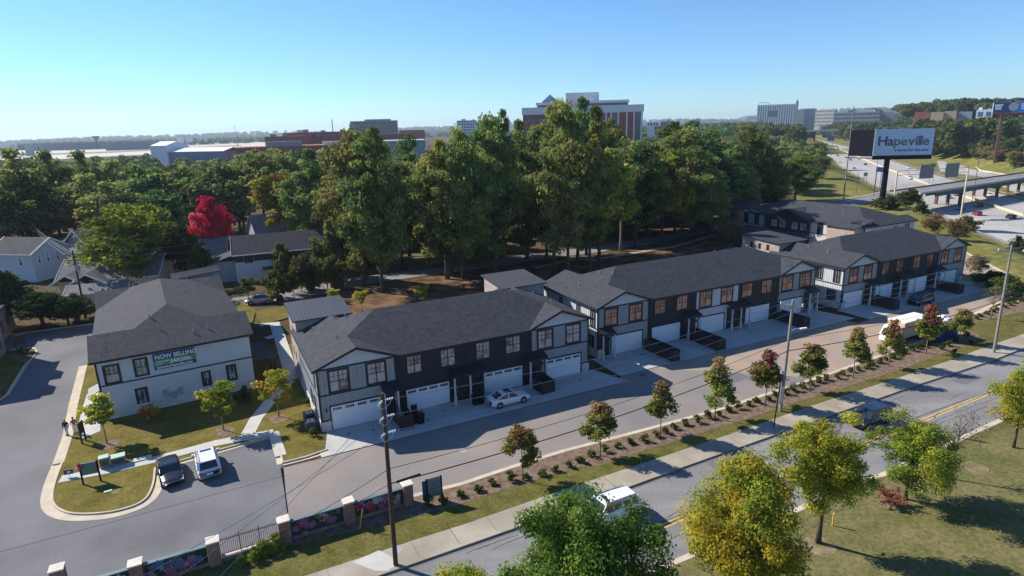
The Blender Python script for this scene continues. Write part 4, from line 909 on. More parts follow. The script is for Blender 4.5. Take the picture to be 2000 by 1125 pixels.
# ================================================================ FAR BUILDINGS
def tower_block(name, x0, x1, yt, yb, dist, depth, m, label, yaw=0.0, floors=0, bays=0, wm='far_glass', cat='building', roofm=None, group=None, winh=.5, winw=.6, extra=None, ledge=None):
    a = AT(x0, yb, dist); b = AT(x1, yb, dist); c = (a+b)/2; w = (b-a).length; h = AT((x0+x1)/2, yt, dist).z-c.z
    y = math.atan2(b.y-a.y, b.x-a.x)+yaw
    if yaw: w = w/max(.3, abs(math.cos(yaw)))
    e = empty(name, (a.x,a.y,c.z), y, label, cat, group)
    MB().box(0,0,-14,w,depth,h).build('wall', M[m], e)
    if roofm: MB().box(-.5,-.5,h+.01,w+.5,depth+.5,h+.8).build('roof', M[roofm], e)
    if floors:
        wd = MB(); fh = h/floors; bw = w/bays
        one = floors*bays <= 140
        pane = MB().box(0,-.12,0,bw*winw,-.02,fh*winh).mesh('window', M[wm]) if one else None
        for i in range(floors):
            for j in range(bays):
                px_, pz = j*bw+bw*(1-winw)/2, i*fh+fh*(1-winh)/2
                if one: o = put('window', pane, e); o.location = (px_,0,pz)
                else: wd.box(px_,-.12,pz,px_+bw*winw,-.02,pz+fh*winh)
        if not one: tag(wd.build('window', M[wm], e), kind='stuff')
    if not extra and floors and w > 12:                      # rooftop plant
        rr = random.Random(int(x0))
        for k in range(rr.randint(2, 5)):
            a_ = rr.uniform(.08,.85)*w; MB().box(a_, depth*.3, h+.02, a_+rr.uniform(.04,.10)*w+1.5, depth*.3+3, h+rr.uniform(1.2,3.0)).build('rooftop_unit', M[rr.choice(['far_grey','far_white'])], e)
    if extra: extra(e, w, h, depth)
    return e
# the white-topped brick tower over the wood
Dm = 470
def ribs(n, m='far_white', w_=.9):
    def f(e, w, h, d):
        for i in range(n+1): MB().box(w*i/n-w_/2,-.5,0,w*i/n+w_/2,-.01,h).build('pier', M[m], e)
        MB().box(-1,-1.2,h-4.2,w+1,-.02,h+1).build('parapet', M['far_white'], e)
    return f
def office_extra(e, w, h, d):
    def r(n, x0, y0, z0, x1, y1, z1, m): MB().box(x0,y0,z0,x1,y1,z1).build(n, M[m], e)
    r('white_band', -.6,-.6,h-4.5,w+.6,0,h+.6,'far_white')
    r('white_band', w+.01,-.6,h-4.5,w+.7,d,h+.6,'far_white')
    r('plant_room', w*.36,8,h,w*.64,30,h+10.5,'far_white'); r('duct', w*.56,4,h+3,w*.63,8,h+7.5,'white')
    r('upper_floor', w*.46,3,h,w*.88,34,h+2.5,'far_glass'); r('white_band', w*.45,2,h+2.5,w*.89,35,h+4.3,'far_white')
    r('upper_floor', w*.12,4,h,w*.36,30,h+2.2,'far_brick'); r('white_band', w*.11,3,h+2.2,w*.37,31,h+4.0,'far_white')
    p = MB(); x0, x1, z = w*.16, w*.29, h+4.8; p.box(x0,8,h+4,x1,20,z); p.add([(x0,8,z),(x1,8,z),(x1,20,z),(x0,20,z),((x0+x1)/2,14,z+5.5)], [(0,1,4),(1,2,4),(2,3,4),(3,0,4)])
    p.build('pyramid_roof', M['blue_glass'], e)
    for i, x in enumerate((.64,.70,.74,.80,.87,.93,.99)): r('pier', w*x-.5,-.7,-10,w*x+.5,-.01,h-4.5,'far_white')
    r('glass_strip', w*.745,-.3,-10,w*.795,-.015,h-4.5,'far_glass'); r('glass_strip', w*.62,-.3,-10,w*.645,-.015,h-4.5,'far_glass'); r('glass_strip', w*.94,-.3,-10,w*.985,-.015,h-4.5,'far_glass')
    for z in (h-10, h-16): r('glass_strip', w*.02,-.3,z,w*.58,-.02,z+2.5,'far_glass')
tower_block('office_tower', 1022, 1254, 209, 270, Dm, 50, 'far_brick', 'brick office tower with white roof blocks and blue glass pyramid above the wood', extra=office_extra)
def plant(e, w, h, d):
    MB().box(w*.2,4,h,w*.45,12,h+3).build('plant_room', M['far_grey'], e); MB().box(w*.6,5,h,w*.72,10,h+2.2).build('plant_room', M['far_white'], e)
tower_block('brick_office', 462, 742, 284, 312, 430, 40, 'far_brick', 'long low red brick office with recessed glass bays left of the wood', floors=1, bays=9, winh=.75, winw=.3, extra=plant)
tower_block('brick_office', 520, 600, 266, 290, 520, 30, 'far_brick2', 'two-tone brick office block with pale ledge behind the long low one', floors=2, bays=8, winw=.5)
tower_block('brick_office', 555, 690, 258, 285, 560, 30, 'far_brick', 'stepped dark brick office block left of the grey terraced building', floors=2, bays=9, winw=.5)
tower_block('brick_office', 672, 810, 262, 285, 600, 30, 'far_brick', 'brick office wing in front of the grey terraced building', floors=2, bays=12, winw=.5)
tower_block('brick_office', 780, 830, 254, 266, 800, 30, 'far_brick2', 'small distant brick block right of the grey building')
tower_block('warehouse', 745, 830, 276, 300, 420, 25, 'far_grey', 'flat grey roofed warehouse between wood and brick offices', roofm='far_white')
def terr(e, w, h, d):
    MB().box(w*.30,2,h,w*.86,d,h+3).build('upper_floor', M['far_grey'], e); MB().box(-w*.02,-3,0,w*.04,4,h*.9).build('stair_wing', M['far_beige'], e); MB().box(w*.04,-1.5,0,w*.10,3,h*.8).build('stair_wing', M['far_grey'], e)
tower_block('terraced_office', 686, 778, 237, 262, 950, 50, 'far_green', 'grey green terraced office building on the horizon', floors=6, bays=22, wm='far_glass', extra=terr, roofm='far_grey')
tower_block('glass_office', 893, 932, 235, 262, 900, 30, 'far_white', 'white framed office on the horizon right of centre wood edge', floors=5, bays=9, wm='blue_glass', winh=.7, winw=.7)
tower_block('glass_office', 930, 951, 238, 262, 910, 25, 'blue_glass', 'blue glass office wing beside the white framed office', floors=5, bays=5)
# hangar with long low wing
c = AT(297,312,640); e = empty('hangar', (c.x,c.y,c.z), R(-20), 'white gabled hangar with a long pale roofed wing beside the airfield', 'hangar')
MB().add([(0,0,-6),(19,0,-6),(19,24,-6),(0,24,-6),(0,0,12),(19,0,12),(19,24,12),(0,24,12),(0,12,15.5),(19,12,15.5)], [(0,1,5,4),(1,2,6,9,5),(2,3,7,6),(3,0,4,8,7),(4,5,9,8),(8,9,6,7)]).build('wall', M['far_white'], e)
MB().box(19.01,2,-6,80,22,6.5).build('wing_wall', M['blue_glass'], e); MB().slab([(18.9,0,6.6),(82,0,6.6),(82,12,9.5),(18.9,12,9.5)], .4).build('wing_roof', M['far_white'], e); MB().slab([(18.9,12,9.5),(82,12,9.5),(82,24,6.6),(18.9,24,6.6)], .4).build('wing_roof', M['far_white'], e)
# airfield
def hor(x): return 562.5-math.tan(PITCH)*FPX/1.0-(x-1000)*.0271
def afield(name, pts, z, m):
    pts = [(x, max(y, hor(x)+5.5)) for x, y in pts]; structure(name, MB().prism([tuple(G(x,y,z).xy) for x,y in pts], None, z), M[m])
afield('airfield', [(-300,335),(20,318),(160,308),(330,300),(520,292),(520,276),(300,283),(-300,298)], .25, 'airfield')
afield('airfield_grass', [(-300,297.5),(300,282.6),(470,277),(560,273),(560,269),(300,277),(-300,293.5)], .25, 'airfield_grass')
for pts in ([(-50,307),(200,299),(470,285),(470,283),(200,296),(-50,304)], [(130,294),(330,286.5),(480,279),(480,278),(330,285),(130,292.5)]): afield('taxiway_grass', pts, .6, 'airfield_grass')
tower_block('airport_terminal', 60, 300, 277, 283, 2300, 60, 'terminal', 'long dark airport terminal on the left horizon')
tower_block('airport_terminal', 205, 292, 277, 284, 1900, 60, 'terminal', 'darker terminal wing in front of the long terminal')
tower_block('control_tower', 187, 192, 270, 281, 2250, 14, 'far_dark', 'stubby flared control tower above the airport terminal', cat='control tower',
    extra=lambda e, w, h, d: MB().add([(-3,-3,h),(w+3,-3,h),(w+3,d,h),(-3,d,h),(-9,-9,h+6),(w+9,-9,h+6),(w+9,d+6,h+6),(-9,d+6,h+6)],[(0,1,5,4),(1,2,6,5),(2,3,7,6),(3,0,4,7),(4,5,6,7)]).build('cab', M['far_dark'], e))
tower_block('hangar', -20, 34, 280, 288, 1500, 40, 'far_white', 'white hangar with blue base at the left edge of the airfield', cat='hangar')
tower_block('cargo_shed', 48, 66, 281, 289, 1400, 30, 'far_grey', 'small grey cargo shed beside the white hangar', cat='shed')
for i, x in enumerate((345,362,390,560,590,840,880)):
    tower_block('distant_shed', x, x+14, 268-.027*(x-345), 271-.027*(x-345), 2600, 40, 'far_white', 'distant white shed beyond the airfield', group='distant white sheds', cat='shed')
# right hill buildings
def hotel(e, w, h, d):
    for i in range(17): MB().box(w*i/16-1.7,-1.2,-8,w*i/16+1.7,-.02,h).build('pier', M['white'], e)
    MB().box(-1,-1.6,h-4,w+1,-1.21,h).build('white_band', M['white'], e)
    q = MB()
    for k in range(9):
        a0, a1 = math.pi*k/9, math.pi*(k+1)/9; q.bar((w*.16-w*.15*math.cos(a0),0,h+7*math.sin(a0)),(w*.16-w*.15*math.cos(a1),0,h+7*math.sin(a1)),1.6)
    q.build('arch', M['white'], e); MB().box(w*.27,-1.25,h*.42,w*.52,-1.15,h*.72).build('dark_panel', M['far_glass'], e)
    MB().box(w*1.0,0,0,w*1.06,10,h+8).build('lift_tower', M['blue_glass'], e); MB().bar((w*1.03,4,h+8),(w*1.03,4,h+17),.8).build('mast', M['far_grey'], e)
tower_block('hotel', 1478, 1551, 204, 246, 1900, 22, 'far_grey', 'white ribbed hotel slab with an arch on its roof', floors=10, bays=16, wm='far_glass', extra=hotel, cat='hotel')
tower_block('hotel', 1548, 1569, 214, 246, 1750, 30, 'far_beige', 'pale sunlit block beside the ribbed hotel', floors=5, bays=5, wm='far_grey', cat='hotel', winh=.3)
tower_block('parking_block', 1566, 1592, 212, 246, 1780, 40, 'far_grey', 'plain grey block right of the pale sunlit one')
tower_block('hotel', 1590, 1627, 214, 248, 1650, 25, 'far_beige', 'tan and blue glass hotel on the hill', floors=5, bays=9, wm='blue_glass', cat='hotel', yaw=-.25)
tower_block('hotel', 1626, 1716, 219, 250, 1520, 20, 'far_beige', 'long beige four-storey hotel with white bay on the hill', floors=4, bays=18, cat='hotel')
tower_block('white_building', 1672, 1708, 214, 224, 1700, 20, 'far_white', 'low white building above the beige hotel')
tower_block('grey_roofed_building', 1716, 1745, 219, 240, 1540, 20, 'far_grey', 'grey building right of the long beige hotel')
tower_block('brick_hall', 1816, 1841, 219, 236, 900, 30, 'brick_tan', 'left tan brick block with pediment between, on the hillside')
tower_block('brick_hall', 1842, 1866, 217, 236, 905, 30, 'brick_tan', 'right tan brick block beside the white-fronted one')
tower_block('hall', 1785, 1815, 219, 232, 960, 20, 'far_brick2', 'low red roofed hall left of the tan brick blocks')
tower_block('hall', 1866, 1897, 218, 236, 910, 30, 'far_grey', 'grey shadowed side block right of tan brick')
tower_block('white_house', 1905, 1937, 214, 232, 850, 20, 'far_white', 'white gabled building with blue window on the right hillside', floors=1, bays=2, wm='blue_glass')
for i, (x, y, d) in enumerate(((1264,244,900),(1290,243,950),(1345,240,1000),(1278,252,760))):
    tower_block('commercial_building', x, x+(22 if i < 3 else 14), y-6, y+3, d, 20, 'far_grey' if i%2 else 'far_white', ('low pale roof of a commercial building far behind the wood, no. %s from the tower' % ['nearest','second','third','fourth','fifth','sixth'][i]).replace('no. ', ''), floors=1, bays=4)
tower_block('small_shop', 1455, 1474, 279, 290, 560, 10, 'far_white', 'small white shop with red roof left of the blue sign', roofm='cloth_red')
structure('parking_lot', MB().prism([tuple(G(x,y,.05).xy) for x,y in [(1440,345),(1448,326),(1505,322),(1512,345),(1470,352)]], None, .05), M['sidewalk'])
structure('parking_lot', MB().prism([tuple(G(x,y,.05).xy) for x,y in [(1398,262),(1450,258),(1490,264),(1420,268)]], None, .05), M['sidewalk'])
for (x, yt, dist) in ((458,243,1500),(648,233,600),(1309,228,900)): 
    c = AT(x, yt, dist); g = float(TZ(c.x,c.y)); tag(MB().tube([(c.x,c.y,g-1),(c.x,c.y,c.z)], [.9,.35], 6).build('mast', M['far_grey']), {458:'thin lattice mast on the left horizon',648:'tall light mast among the brick offices',1309:'sign mast among shops right of the tower'}[x], 'mast')
# ================================================================ TREES
GREENS = [(0.1425, 0.2103, 0.0586), (0.194, 0.2599, 0.07), (0.2459, 0.2971, 0.0867), (0.1166, 0.1733, 0.0644), (0.2847, 0.2971, 0.0924)]
OLIVE = [(0.2096, 0.2105, 0.0718), (0.2724, 0.2406, 0.0764), (0.1677, 0.1804, 0.0673), (0.3144, 0.2507, 0.0764)]
DARK = [(0.0374, 0.0673, 0.0239), (0.0523, 0.0897, 0.0299), (0.0673, 0.1121, 0.0329)]
YELLOW = [(.40,.37,.045),(.46,.39,.04),(.30,.33,.05),(.46,.34,.04),(.22,.28,.045)]
YGREEN = [(0.255, 0.33, 0.045), (0.33, 0.39, 0.0526), (0.195, 0.27, 0.042), (0.42, 0.405, 0.0526)]
FGREEN = [(0.1097, 0.1975, 0.0365), (0.1463, 0.2486, 0.0439), (0.0878, 0.1609, 0.0322), (0.1902, 0.2778, 0.0512)]
MAPLE_LOW = [(0.15, 0.2, 0.0438), (0.2, 0.2375, 0.05), (0.2375, 0.225, 0.05)]
MAPLE_TOP = [(0.345, 0.184, 0.092), (0.391, 0.161, 0.1035), (0.276, 0.2185, 0.069)]
RED = [(.60,.02,.075),(.72,.035,.11),(.48,.015,.05)]
ORANGE = [(.60,.16,.05),(.50,.11,.04),(.42,.16,.03)]
RUSSET = [(0.24, 0.132, 0.06), (0.18, 0.12, 0.054), (0.288, 0.168, 0.06)]
BARE = [(.17,.15,.11),(.12,.11,.07)]
def crown_mesh(name, seed, h, r, base, nclump, nleaf, ls, pal, shape='round', top=None, csize=.30, near=False, flat=.75, irregular=.25, hollow=.45):
    rs = np.random.RandomState(seed); zc = (h+base)/2; hz = (h-base)/2
    d = rs.normal(size=(nclump*3, 3)); d /= np.linalg.norm(d, axis=1)[:, None]; rad = rs.rand(len(d))**hollow
    ph = rs.rand(6)*6.28
    lump = 1+irregular*(np.sin(3*np.arctan2(d[:,1],d[:,0])+ph[0])*.5+np.sin(2.3*d[:,2]*3+ph[1])*.5+np.sin(5*d[:,0]+ph[2])*.4)
    c = d*rad[:,None]*lump[:,None]; nn_ = np.linalg.norm(c, axis=1); c *= np.minimum(1, 1.06/np.maximum(nn_, 1e-6))[:,None]; t = (c[:,2]+1)/2
    if shape == 'cone': w = np.clip(1.22-t*1.0, .10, 1)*np.clip(.62+t*3, 0, 1)
    elif shape == 'oval': w = np.clip(1-np.abs(t-.42)**2*1.7, .25, 1)
    elif shape == 'vase': w = np.clip(.35+t*.95, 0, 1.05)
    elif shape == 'column': w = np.clip(1.05-t*.35, .3, 1)
    else: w = np.ones_like(t)
    c[:,0] *= r*w*.92; c[:,1] *= r*w*.92; c[:,2] = zc+c[:,2]*hz*.92
    c = c[:nclump]; dm = np.linalg.norm(c[:,None]-c[None], axis=2)+np.eye(len(c))*99; ok = np.sort(dm, axis=1)[:,1] < max(r*csize*1.5, .0); c = c[ok] if ok.sum() > 8 else c; cr = r*csize*(.6+.8*rs.rand(len(c)))
    ci = rs.randint(0, len(c), nleaf); g = rs.normal(size=(nleaf,3)); g /= np.linalg.norm(g, axis=1)[:,None]; g *= (rs.rand(nleaf)**.5)[:,None]
    g[:,2] *= flat; p = c[ci]+g*cr[ci][:,None]
    keep = p[:,2] > base*.6; p = p[keep]; ci = ci[keep]; g = g[keep]; n = len(p)
    nr = g*1.4+rs.normal(size=(n,3))*(.5 if near else .75)+np.array([0,0,.5]); nr /= np.linalg.norm(nr, axis=1)[:,None]
    a = np.cross(nr, rs.normal(size=(n,3))); a /= np.linalg.norm(a, axis=1)[:,None]; b = np.cross(nr, a)
    s = ls*(.55+.9*rs.rand(n))[:,None]
    V = np.stack([p-a*s*.5, p+b*s*.38, p+a*s*.55, p-b*s*.38], 1).reshape(-1,3)
    P = np.array(pal); k = (rs.rand(len(c))*len(P)).astype(int); kc = np.where(rs.rand(n) < .72, k[ci], rs.randint(0, len(P), n)); C = P[kc]
    if top is not None:
        T = np.array(top); tt = (p[:,2]-base)/(h-base); m = rs.rand(n) < ss(.45,1.05,tt+rs.normal(size=n)*.12+(rs.rand(len(c))-.5)[ci]*.3); C = np.where(m[:,None], T[rs.randint(0,len(T),n)], C)
    C = C*(.88+.24*rs.rand(n))[:,None]*(.78+.44*rs.rand(len(c)))[ci][:,None]
    C4 = np.concatenate([C, np.ones((n,1))], 1).repeat(4, 0).astype(np.float32)
    me = bpy.data.meshes.new(name); me.vertices.add(4*n); me.vertices.foreach_set('co', V.astype(np.float32).ravel())
    me.loops.add(4*n); me.loops.foreach_set('vertex_index', np.arange(4*n, dtype=np.int32))
    me.polygons.add(n); me.polygons.foreach_set('loop_start', np.arange(0,4*n,4,dtype=np.int32)); me.polygons.foreach_set('loop_total', np.full(n,4,dtype=np.int32))
    at = me.color_attributes.new('Col','FLOAT_COLOR','POINT'); at.data.foreach_set('color', C4.ravel())
    me.materials.append(LEAF_NEAR if near else LEAF); me.update(calc_edges=True)
    return me, c
def trunk_mesh(name, seed, h, base, r0, cl, nlimb=9, m='bark', twigs=0, lean=.03):
    rs = np.random.RandomState(seed); mb = MB(); H = base+(h-base)*.72
    pts = [Vector((lean*h*math.sin(i*.7+seed)*.4*(i/6), lean*h*math.cos(i*.9+seed)*.4*(i/6), H*i/6)) for i in range(7)]
    pts[0].z = -.3; mb.tube(pts, [r0*1.35]+[r0*(1-.13*i) for i in range(1,7)], 7)
    idx = rs.permutation(len(cl))[:nlimb]
    for j in idx:
        e = Vector(cl[j]); zt = max(base*.75, min(H*.93, e.z-(Vector(e.xy+Vector((0,)) if False else (e.x,e.y)).length)*.75)); f = zt/H*6; k = int(min(5, f)); a = pts[k].lerp(pts[k+1], f-k)
        if e.z < a.z: e.z = a.z+.3
        mid = a.lerp(e, .5)+Vector((0,0,.08*(e-a).length)); rr = r0*(.50-.05*k)
        mb.tube([a, mid, e], [rr, rr*.6, rr*.16], 5)
        for q in range(twigs):
            t = .35+.6*rs.rand(); s = a.lerp(e, t); dv = Vector(rs.normal(size=3)); dv.z = abs(dv.z)+.4; dv.normalize(); L = (e-a).length*(.25+.3*rs.rand())
            mb.tube([s, s+dv*L*.5, s+dv*L+Vector((0,0,L*.1))], [rr*.3, rr*.18, rr*.05], 3)
    return mb.mesh(name, M[m], True)
PROTO = {}
def proto(key, seed, h, r, base, ncl, nleaf, ls, pal, r0, m='bark', nlimb=9, twigs=0, **k):
    cm, cl = crown_mesh('crown', seed, h, r, base, ncl, nleaf, ls, pal, **k); tm = trunk_mesh('trunk', seed, h, base, r0, cl, nlimb, m, twigs)
    PROTO.setdefault(key, []).append((cm, tm, h, r))
def tree(key, loc, h=None, r=None, rz=None, label=None, group=None, name='tree', cat='tree', i=None):
    L = PROTO[key]; cm, tm, ph, pr = L[(i if i is not None else random.randrange(len(L)))%len(L)]
    e = bpy.data.objects.new(name, None); COL.objects.link(e); e.location = loc; sz = (h or ph)/ph; sx = (r or pr)/pr if r else sz
    e.scale = (sx, sx, sz); e.rotation_euler = (0, 0, random.uniform(0, 6.28) if rz is None else rz)
    tag(e, label, cat, group); put('crown', cm, e); put('trunk', tm, e); return e
for s in range(5): proto('oak', 10+s, 26, 9.0, 3.4, 180, 27000, .52, [GREENS, GREENS+OLIVE[:2], GREENS, GREENS+DARK, GREENS+OLIVE[:1]][s], .42, nlimb=18, shape='oval', csize=.215, flat=.6, irregular=.34)
proto('oak_yellow', 31, 22, 7.0, 6.0, 90, 11000, .6, OLIVE+YGREEN+[(.30,.24,.03)], .34, nlimb=11, shape='oval', csize=.24, irregular=.4)
proto('oak_bare', 33, 22, 6.5, 7.0, 80, 2600, .5, BARE+OLIVE, .34, 'bark_pale', nlimb=22, twigs=9, shape='oval', csize=.25)
for s in range(5): proto('far', 40+s, 14, 6.0, 2.0, 55, 2600, 1.05, [GREENS, OLIVE, GREENS+DARK, OLIVE+RUSSET, GREENS+OLIVE][s], .3, nlimb=4, shape='round', csize=.33, irregular=.3)
for s in range(2): proto('far_russet', 50+s, 12, 5.5, 2.0, 50, 2200, .9, RUSSET+OLIVE, .3, nlimb=4, csize=.33)
for s in range(4): proto('wood', 60+s, 20, 6.8, 5.0, 75, 6500, .75, [GREENS, OLIVE[:2]+GREENS, GREENS+DARK, GREENS+OLIVE][s], .34, nlimb=7, shape='oval', csize=.30, irregular=.35)
for s in range(2): proto('conifer', 70+s, 13, 3.2, .6, 60, 6500, .40, DARK, .22, nlimb=4, shape='cone', csize=.34)
for s in range(4): proto('street_maple', 80+s, 5.5, 1.6, 1.15, 64, 5200, .19, MAPLE_LOW, .055, 'bark_pale', nlimb=14, shape='cone', csize=.27, top=MAPLE_TOP, irregular=.20)
proto('street_maple_red', 88, 5.6, 1.6, 1.2, 64, 5000, .19, MAPLE_LOW, .055, 'bark_pale', nlimb=12, shape='cone', csize=.27, top=[(.32,.04,.08),(.26,.05,.07),(.22,.12,.05)])
for s in range(2): proto('young', 90+s, 5.0, 1.9, 1.5, 42, 2600, .22, [(.30,.36,.05),(.38,.38,.05),(.24,.30,.045),(.46,.38,.05)], .055, 'bark_pale', nlimb=16, twigs=2, shape='oval', csize=.27, flat=.5, irregular=.45)
proto('young_green', 93, 6.5, 1.7, 1.2, 46, 3200, .24, [(.05,.07,.02),(.08,.10,.03),(.13,.13,.03)], .07, nlimb=10, shape='oval', csize=.3)
proto('park_yellow', 101, 9.5, 3.6, 2.2, 150, 62000, .125, YELLOW+YGREEN[:1], .17, nlimb=16, twigs=3, shape='oval', csize=.23, near=True, irregular=.42)
proto('park_half', 102, 10.5, 3.5, 2.8, 135, 42000, .13, YGREEN+YELLOW[:3], .17, nlimb=26, twigs=5, shape='vase', csize=.21, near=True, irregular=.36, top=YELLOW)
proto('park_mixed', 103, 8.5, 3.4, 1.6, 120, 34000, .135, YGREEN+FGREEN, .15, nlimb=18, twigs=4, shape='round', csize=.25, near=True, irregular=.4, top=YGREEN+YELLOW[:1])
proto('park_green', 104, 8.5, 4.2, 2.0, 150, 66000, .135, FGREEN, .2, nlimb=10, shape='round', csize=.22, near=True, irregular=.46)
proto('park_far', 105, 7.5, 2.8, 2.2, 100, 24000, .135, YELLOW+YGREEN, .13, nlimb=18, twigs=3, shape='oval', csize=.27, near=True)
proto('red_tree', 106, 12, 3.6, 2.0, 80, 12000, .32, RED, .2, 'bark_pale', nlimb=16, twigs=2, shape='column', csize=.26, near=True)
proto('bare_tree', 107, 7, 2.6, 2.0, 60, 260, .14, BARE, .09, 'bark_pale', nlimb=34, twigs=9, shape='vase', csize=.3, near=True)
proto('yellow_green_oak', 108, 15, 6.8, 2.8, 110, 17000, .42, [(.22,.27,.04),(.28,.30,.045),(.17,.21,.035),(.11,.15,.03)], .35, nlimb=14, shape='round', csize=.25, near=True, irregular=.4, flat=.6)
proto('orange_shrub', 109, 2.6, 1.7, .4, 30, 1800, .22, ORANGE, .05, nlimb=8, shape='vase', csize=.34, near=True)
proto('japanese_maple', 110, 1.9, 1.1, .3, 24, 1200, .15, ORANGE+YELLOW[:2], .04, nlimb=8, csize=.34, near=True)
for s in range(3): proto('shrub', 120+s, .62, .38, .02, 14, 420, .10, [(.06,.09,.02),(.08,.11,.025),(.11,.13,.03)], .02, nlimb=3, csize=.42, near=True)
proto('bush', 130, 3.0, 2.4, .1, 36, 3600, .30, [(.09,.10,.03),(.12,.13,.035),(.10,.12,.04)], .06, nlimb=8, csize=.32)
proto('dry_bush', 131, 4.5, 3.0, .4, 40, 2600, .30, BARE+RUSSET+OLIVE[:1], .06, 'bark_pale', nlimb=24, twigs=6, csize=.3)
def tpx(key, xc, yt, xb, yb, wpx, label, **k):
    p = TP(xb, yb); h = HG(xb, yb, yt, p.z)*(1.05 if key.startswith('oak') else 1.0); d = math.hypot(p.x, p.y); r = wpx/FPX*math.hypot(d, CAM_H)*(1.3 if key.startswith('oak') else 1.0)
    return tree(key, p, h, r, label=label, **k)
# the big wood: x of crown, top, base x, base y, half width
big = [(612,302,622,512,52,'oak','broad green oak at the left edge of the big wood, behind the dark-roofed house'),
 (688,268,712,560,62,'oak','tall oak with crossing limbs over the back street, left of the trunk cluster'),
 (752,262,748,572,56,'oak','tall rounded oak rising beside the dark trunk over the pine straw'),
 (842,276,874,545,66,'oak','open-crowned oak with visible limbs, left of the four bare trunks'),
 (892,262,905,545,52,'oak','leafy oak above the four bare trunks'),
 (905,268,882,538,50,'oak_yellow','slim oak with yellow patches among the four bare trunks'),
 (962,240,968,532,56,'oak','dense oak whose top stands just left of the pointed tree'),
 (998,226,985,500,34,'oak','narrow pointed tree rising above its neighbours left of the brick tower'),
 (1045,232,1082,525,54,'oak','thick oak under the pyramid-roofed side of the brick tower'),
 (1102,214,1110,545,58,'oak','highest oak in front of the brick office tower'),
 (1150,224,1152,530,50,'oak','dark oak in front of the white roof block of the brick tower'),
 (1160,288,1170,522,62,'oak_yellow','yellowing oak below the brick office tower'),
 (1205,275,1212,490,40,'oak_bare','nearly bare grey tree in the middle of the wood'),
 (1245,262,1240,482,52,'oak','green oak just right of the brick tower'),
 (1320,258,1330,470,56,'oak','wide oak over the park path, right half of the wood'),
 (1385,248,1352,455,56,'oak','tall light green oak near the right end of the wood'),
 (1290,300,1292,474,48,'oak_yellow','olive oak in front of the right half of the wood'),
 (1420,290,1425,440,46,'oak','olive green oak above the russet bush near the rear block'),
 (1468,300,1480,425,44,'oak','oak by the old brick tower of the rear block'),
 (1545,300,1552,392,34,'oak','dark round oak beside the tall light pole and street lamp'),
 (940,300,930,500,52,'oak','mid-height oak behind the four bare trunks'),
 (1020,300,1030,505,58,'oak','deep green oak in the heart of the wood'),
 (1100,320,1128,512,56,'oak','lower oak in shade above the park path'),
 (790,300,800,500,50,'oak','oak behind the open-crowned one'),
 (560,330,575,500,50,'oak_yellow','olive crown leaning out over the dark-roofed house'),
 (1360,330,1372,462,42,'oak','short oak before the paved clearing'),
 (655,420,668,545,42,'bush','grey-green broad bush beside the back street'),
 (700,470,715,548,34,'young_green','low leafy tree under the left oaks')]
big += [(1062,224,1058,462,48,'oak','upper oak hiding the left foot of the brick tower'),(1092,206,1092,450,46,'oak','oak whose dome tops the wood left of the white roof block'),(1132,204,1134,455,46,'oak','oak forming the highest dome right under the white roof block'),
 (1182,228,1182,448,38,'oak_yellow','olive oak before the brick face of the tower'),(1300,246,1302,440,50,'oak','rear oak right of the brick tower above the low commercial roofs'),(1372,240,1376,432,48,'oak','rear bright oak near the right shoulder of the wood'),
 (1442,252,1446,425,46,'oak','rear oak at the right shoulder of the wood'),(1010,246,1014,470,40,'oak','rear oak between pointed tree and brick tower'),(720,280,726,478,46,'oak','rear oak between the two left domes of the wood'),(800,272,806,475,44,'oak','rear oak left of the open-crowned one'),(1505,300,1508,405,34,'oak','olive oak right of the parking clearing')]
FR2 = [(640,330,648,505,50,'beside the dark-roofed house, inner'),(775,330,786,520,46,'between the two left domes, front'),(925,318,938,520,44,'right of the bare trunks, front'),(1065,300,1068,505,46,'below the pyramid roof, middle row'),(1135,310,1145,498,44,'below the white roof block, middle row'),
 (1200,300,1208,470,44,'in the notch below the brick face'),(1262,300,1264,462,44,'beside the nearly bare tree'),(1352,300,1356,445,44,'over the end of the park path'),(1410,320,1412,432,40,'behind the russet bush'),(1472,330,1474,412,34,'behind the rear block brick tower'),(830,340,838,512,44,'before the open-crowned one, low')]
big += [(a_,b_,c_,d_,e_,'oak','full oak '+f_) for a_,b_,c_,d_,e_,f_ in FR2]
for i, (xc, yt, xb, yb, w, k, lb) in enumerate(big): tpx(k, xc, yt, xb, yb, w, lb, i=i)
for i in range(62):                                   # the depth of the wood behind them
    x = random.uniform(500, 1420); y = random.uniform(392, 455) if x > 800 else random.uniform(370, 430)
    if 1150 < x < 1260: y = min(y, 430)
    p = TP(x, y); tree('wood', p, random.uniform(18, 24), random.uniform(7, 10), label='green woodland tree standing deep in the wood behind the rows', group='trees deep in the big wood')
LB = ['above the steep grey-roofed house','left of the big wood with lighter crown','right of the red tree, upper row','behind the red tree','behind the spreading yellow-green tree, right one','behind the spreading yellow-green tree, left one','behind the narrow grey house, tallest','left of the narrow grey house','above the leaning utility pole','cut by the left edge of the photo','in front of the tallest one behind the grey house','directly behind the dark evergreen mass','above the wide dark-roofed house']
for k_, (x, y, h) in enumerate(((478,330,17),(520,300,22),(430,330,20),(370,325,21),(300,318,21),(240,318,20),(180,300,24),(118,300,24),(60,296,26),(12,340,22),(150,330,20),(330,345,18),(470,318,20))):
    yb = 452 if x > 150 else 462; p = TP(x, yb); tree('wood', p, HG(x, yb, y, p.z), random.uniform(7.5, 10), label='tall green tree '+LB[k_], group='trees behind the left houses')
for i in range(52):
    x = random.uniform(-60, 540); y = random.uniform(362, 440); p = TP(x, y); tree('wood', p, random.uniform(15, 20), random.uniform(6, 9), label='tree in the wide wood towards the airfield', group='trees towards the airfield')
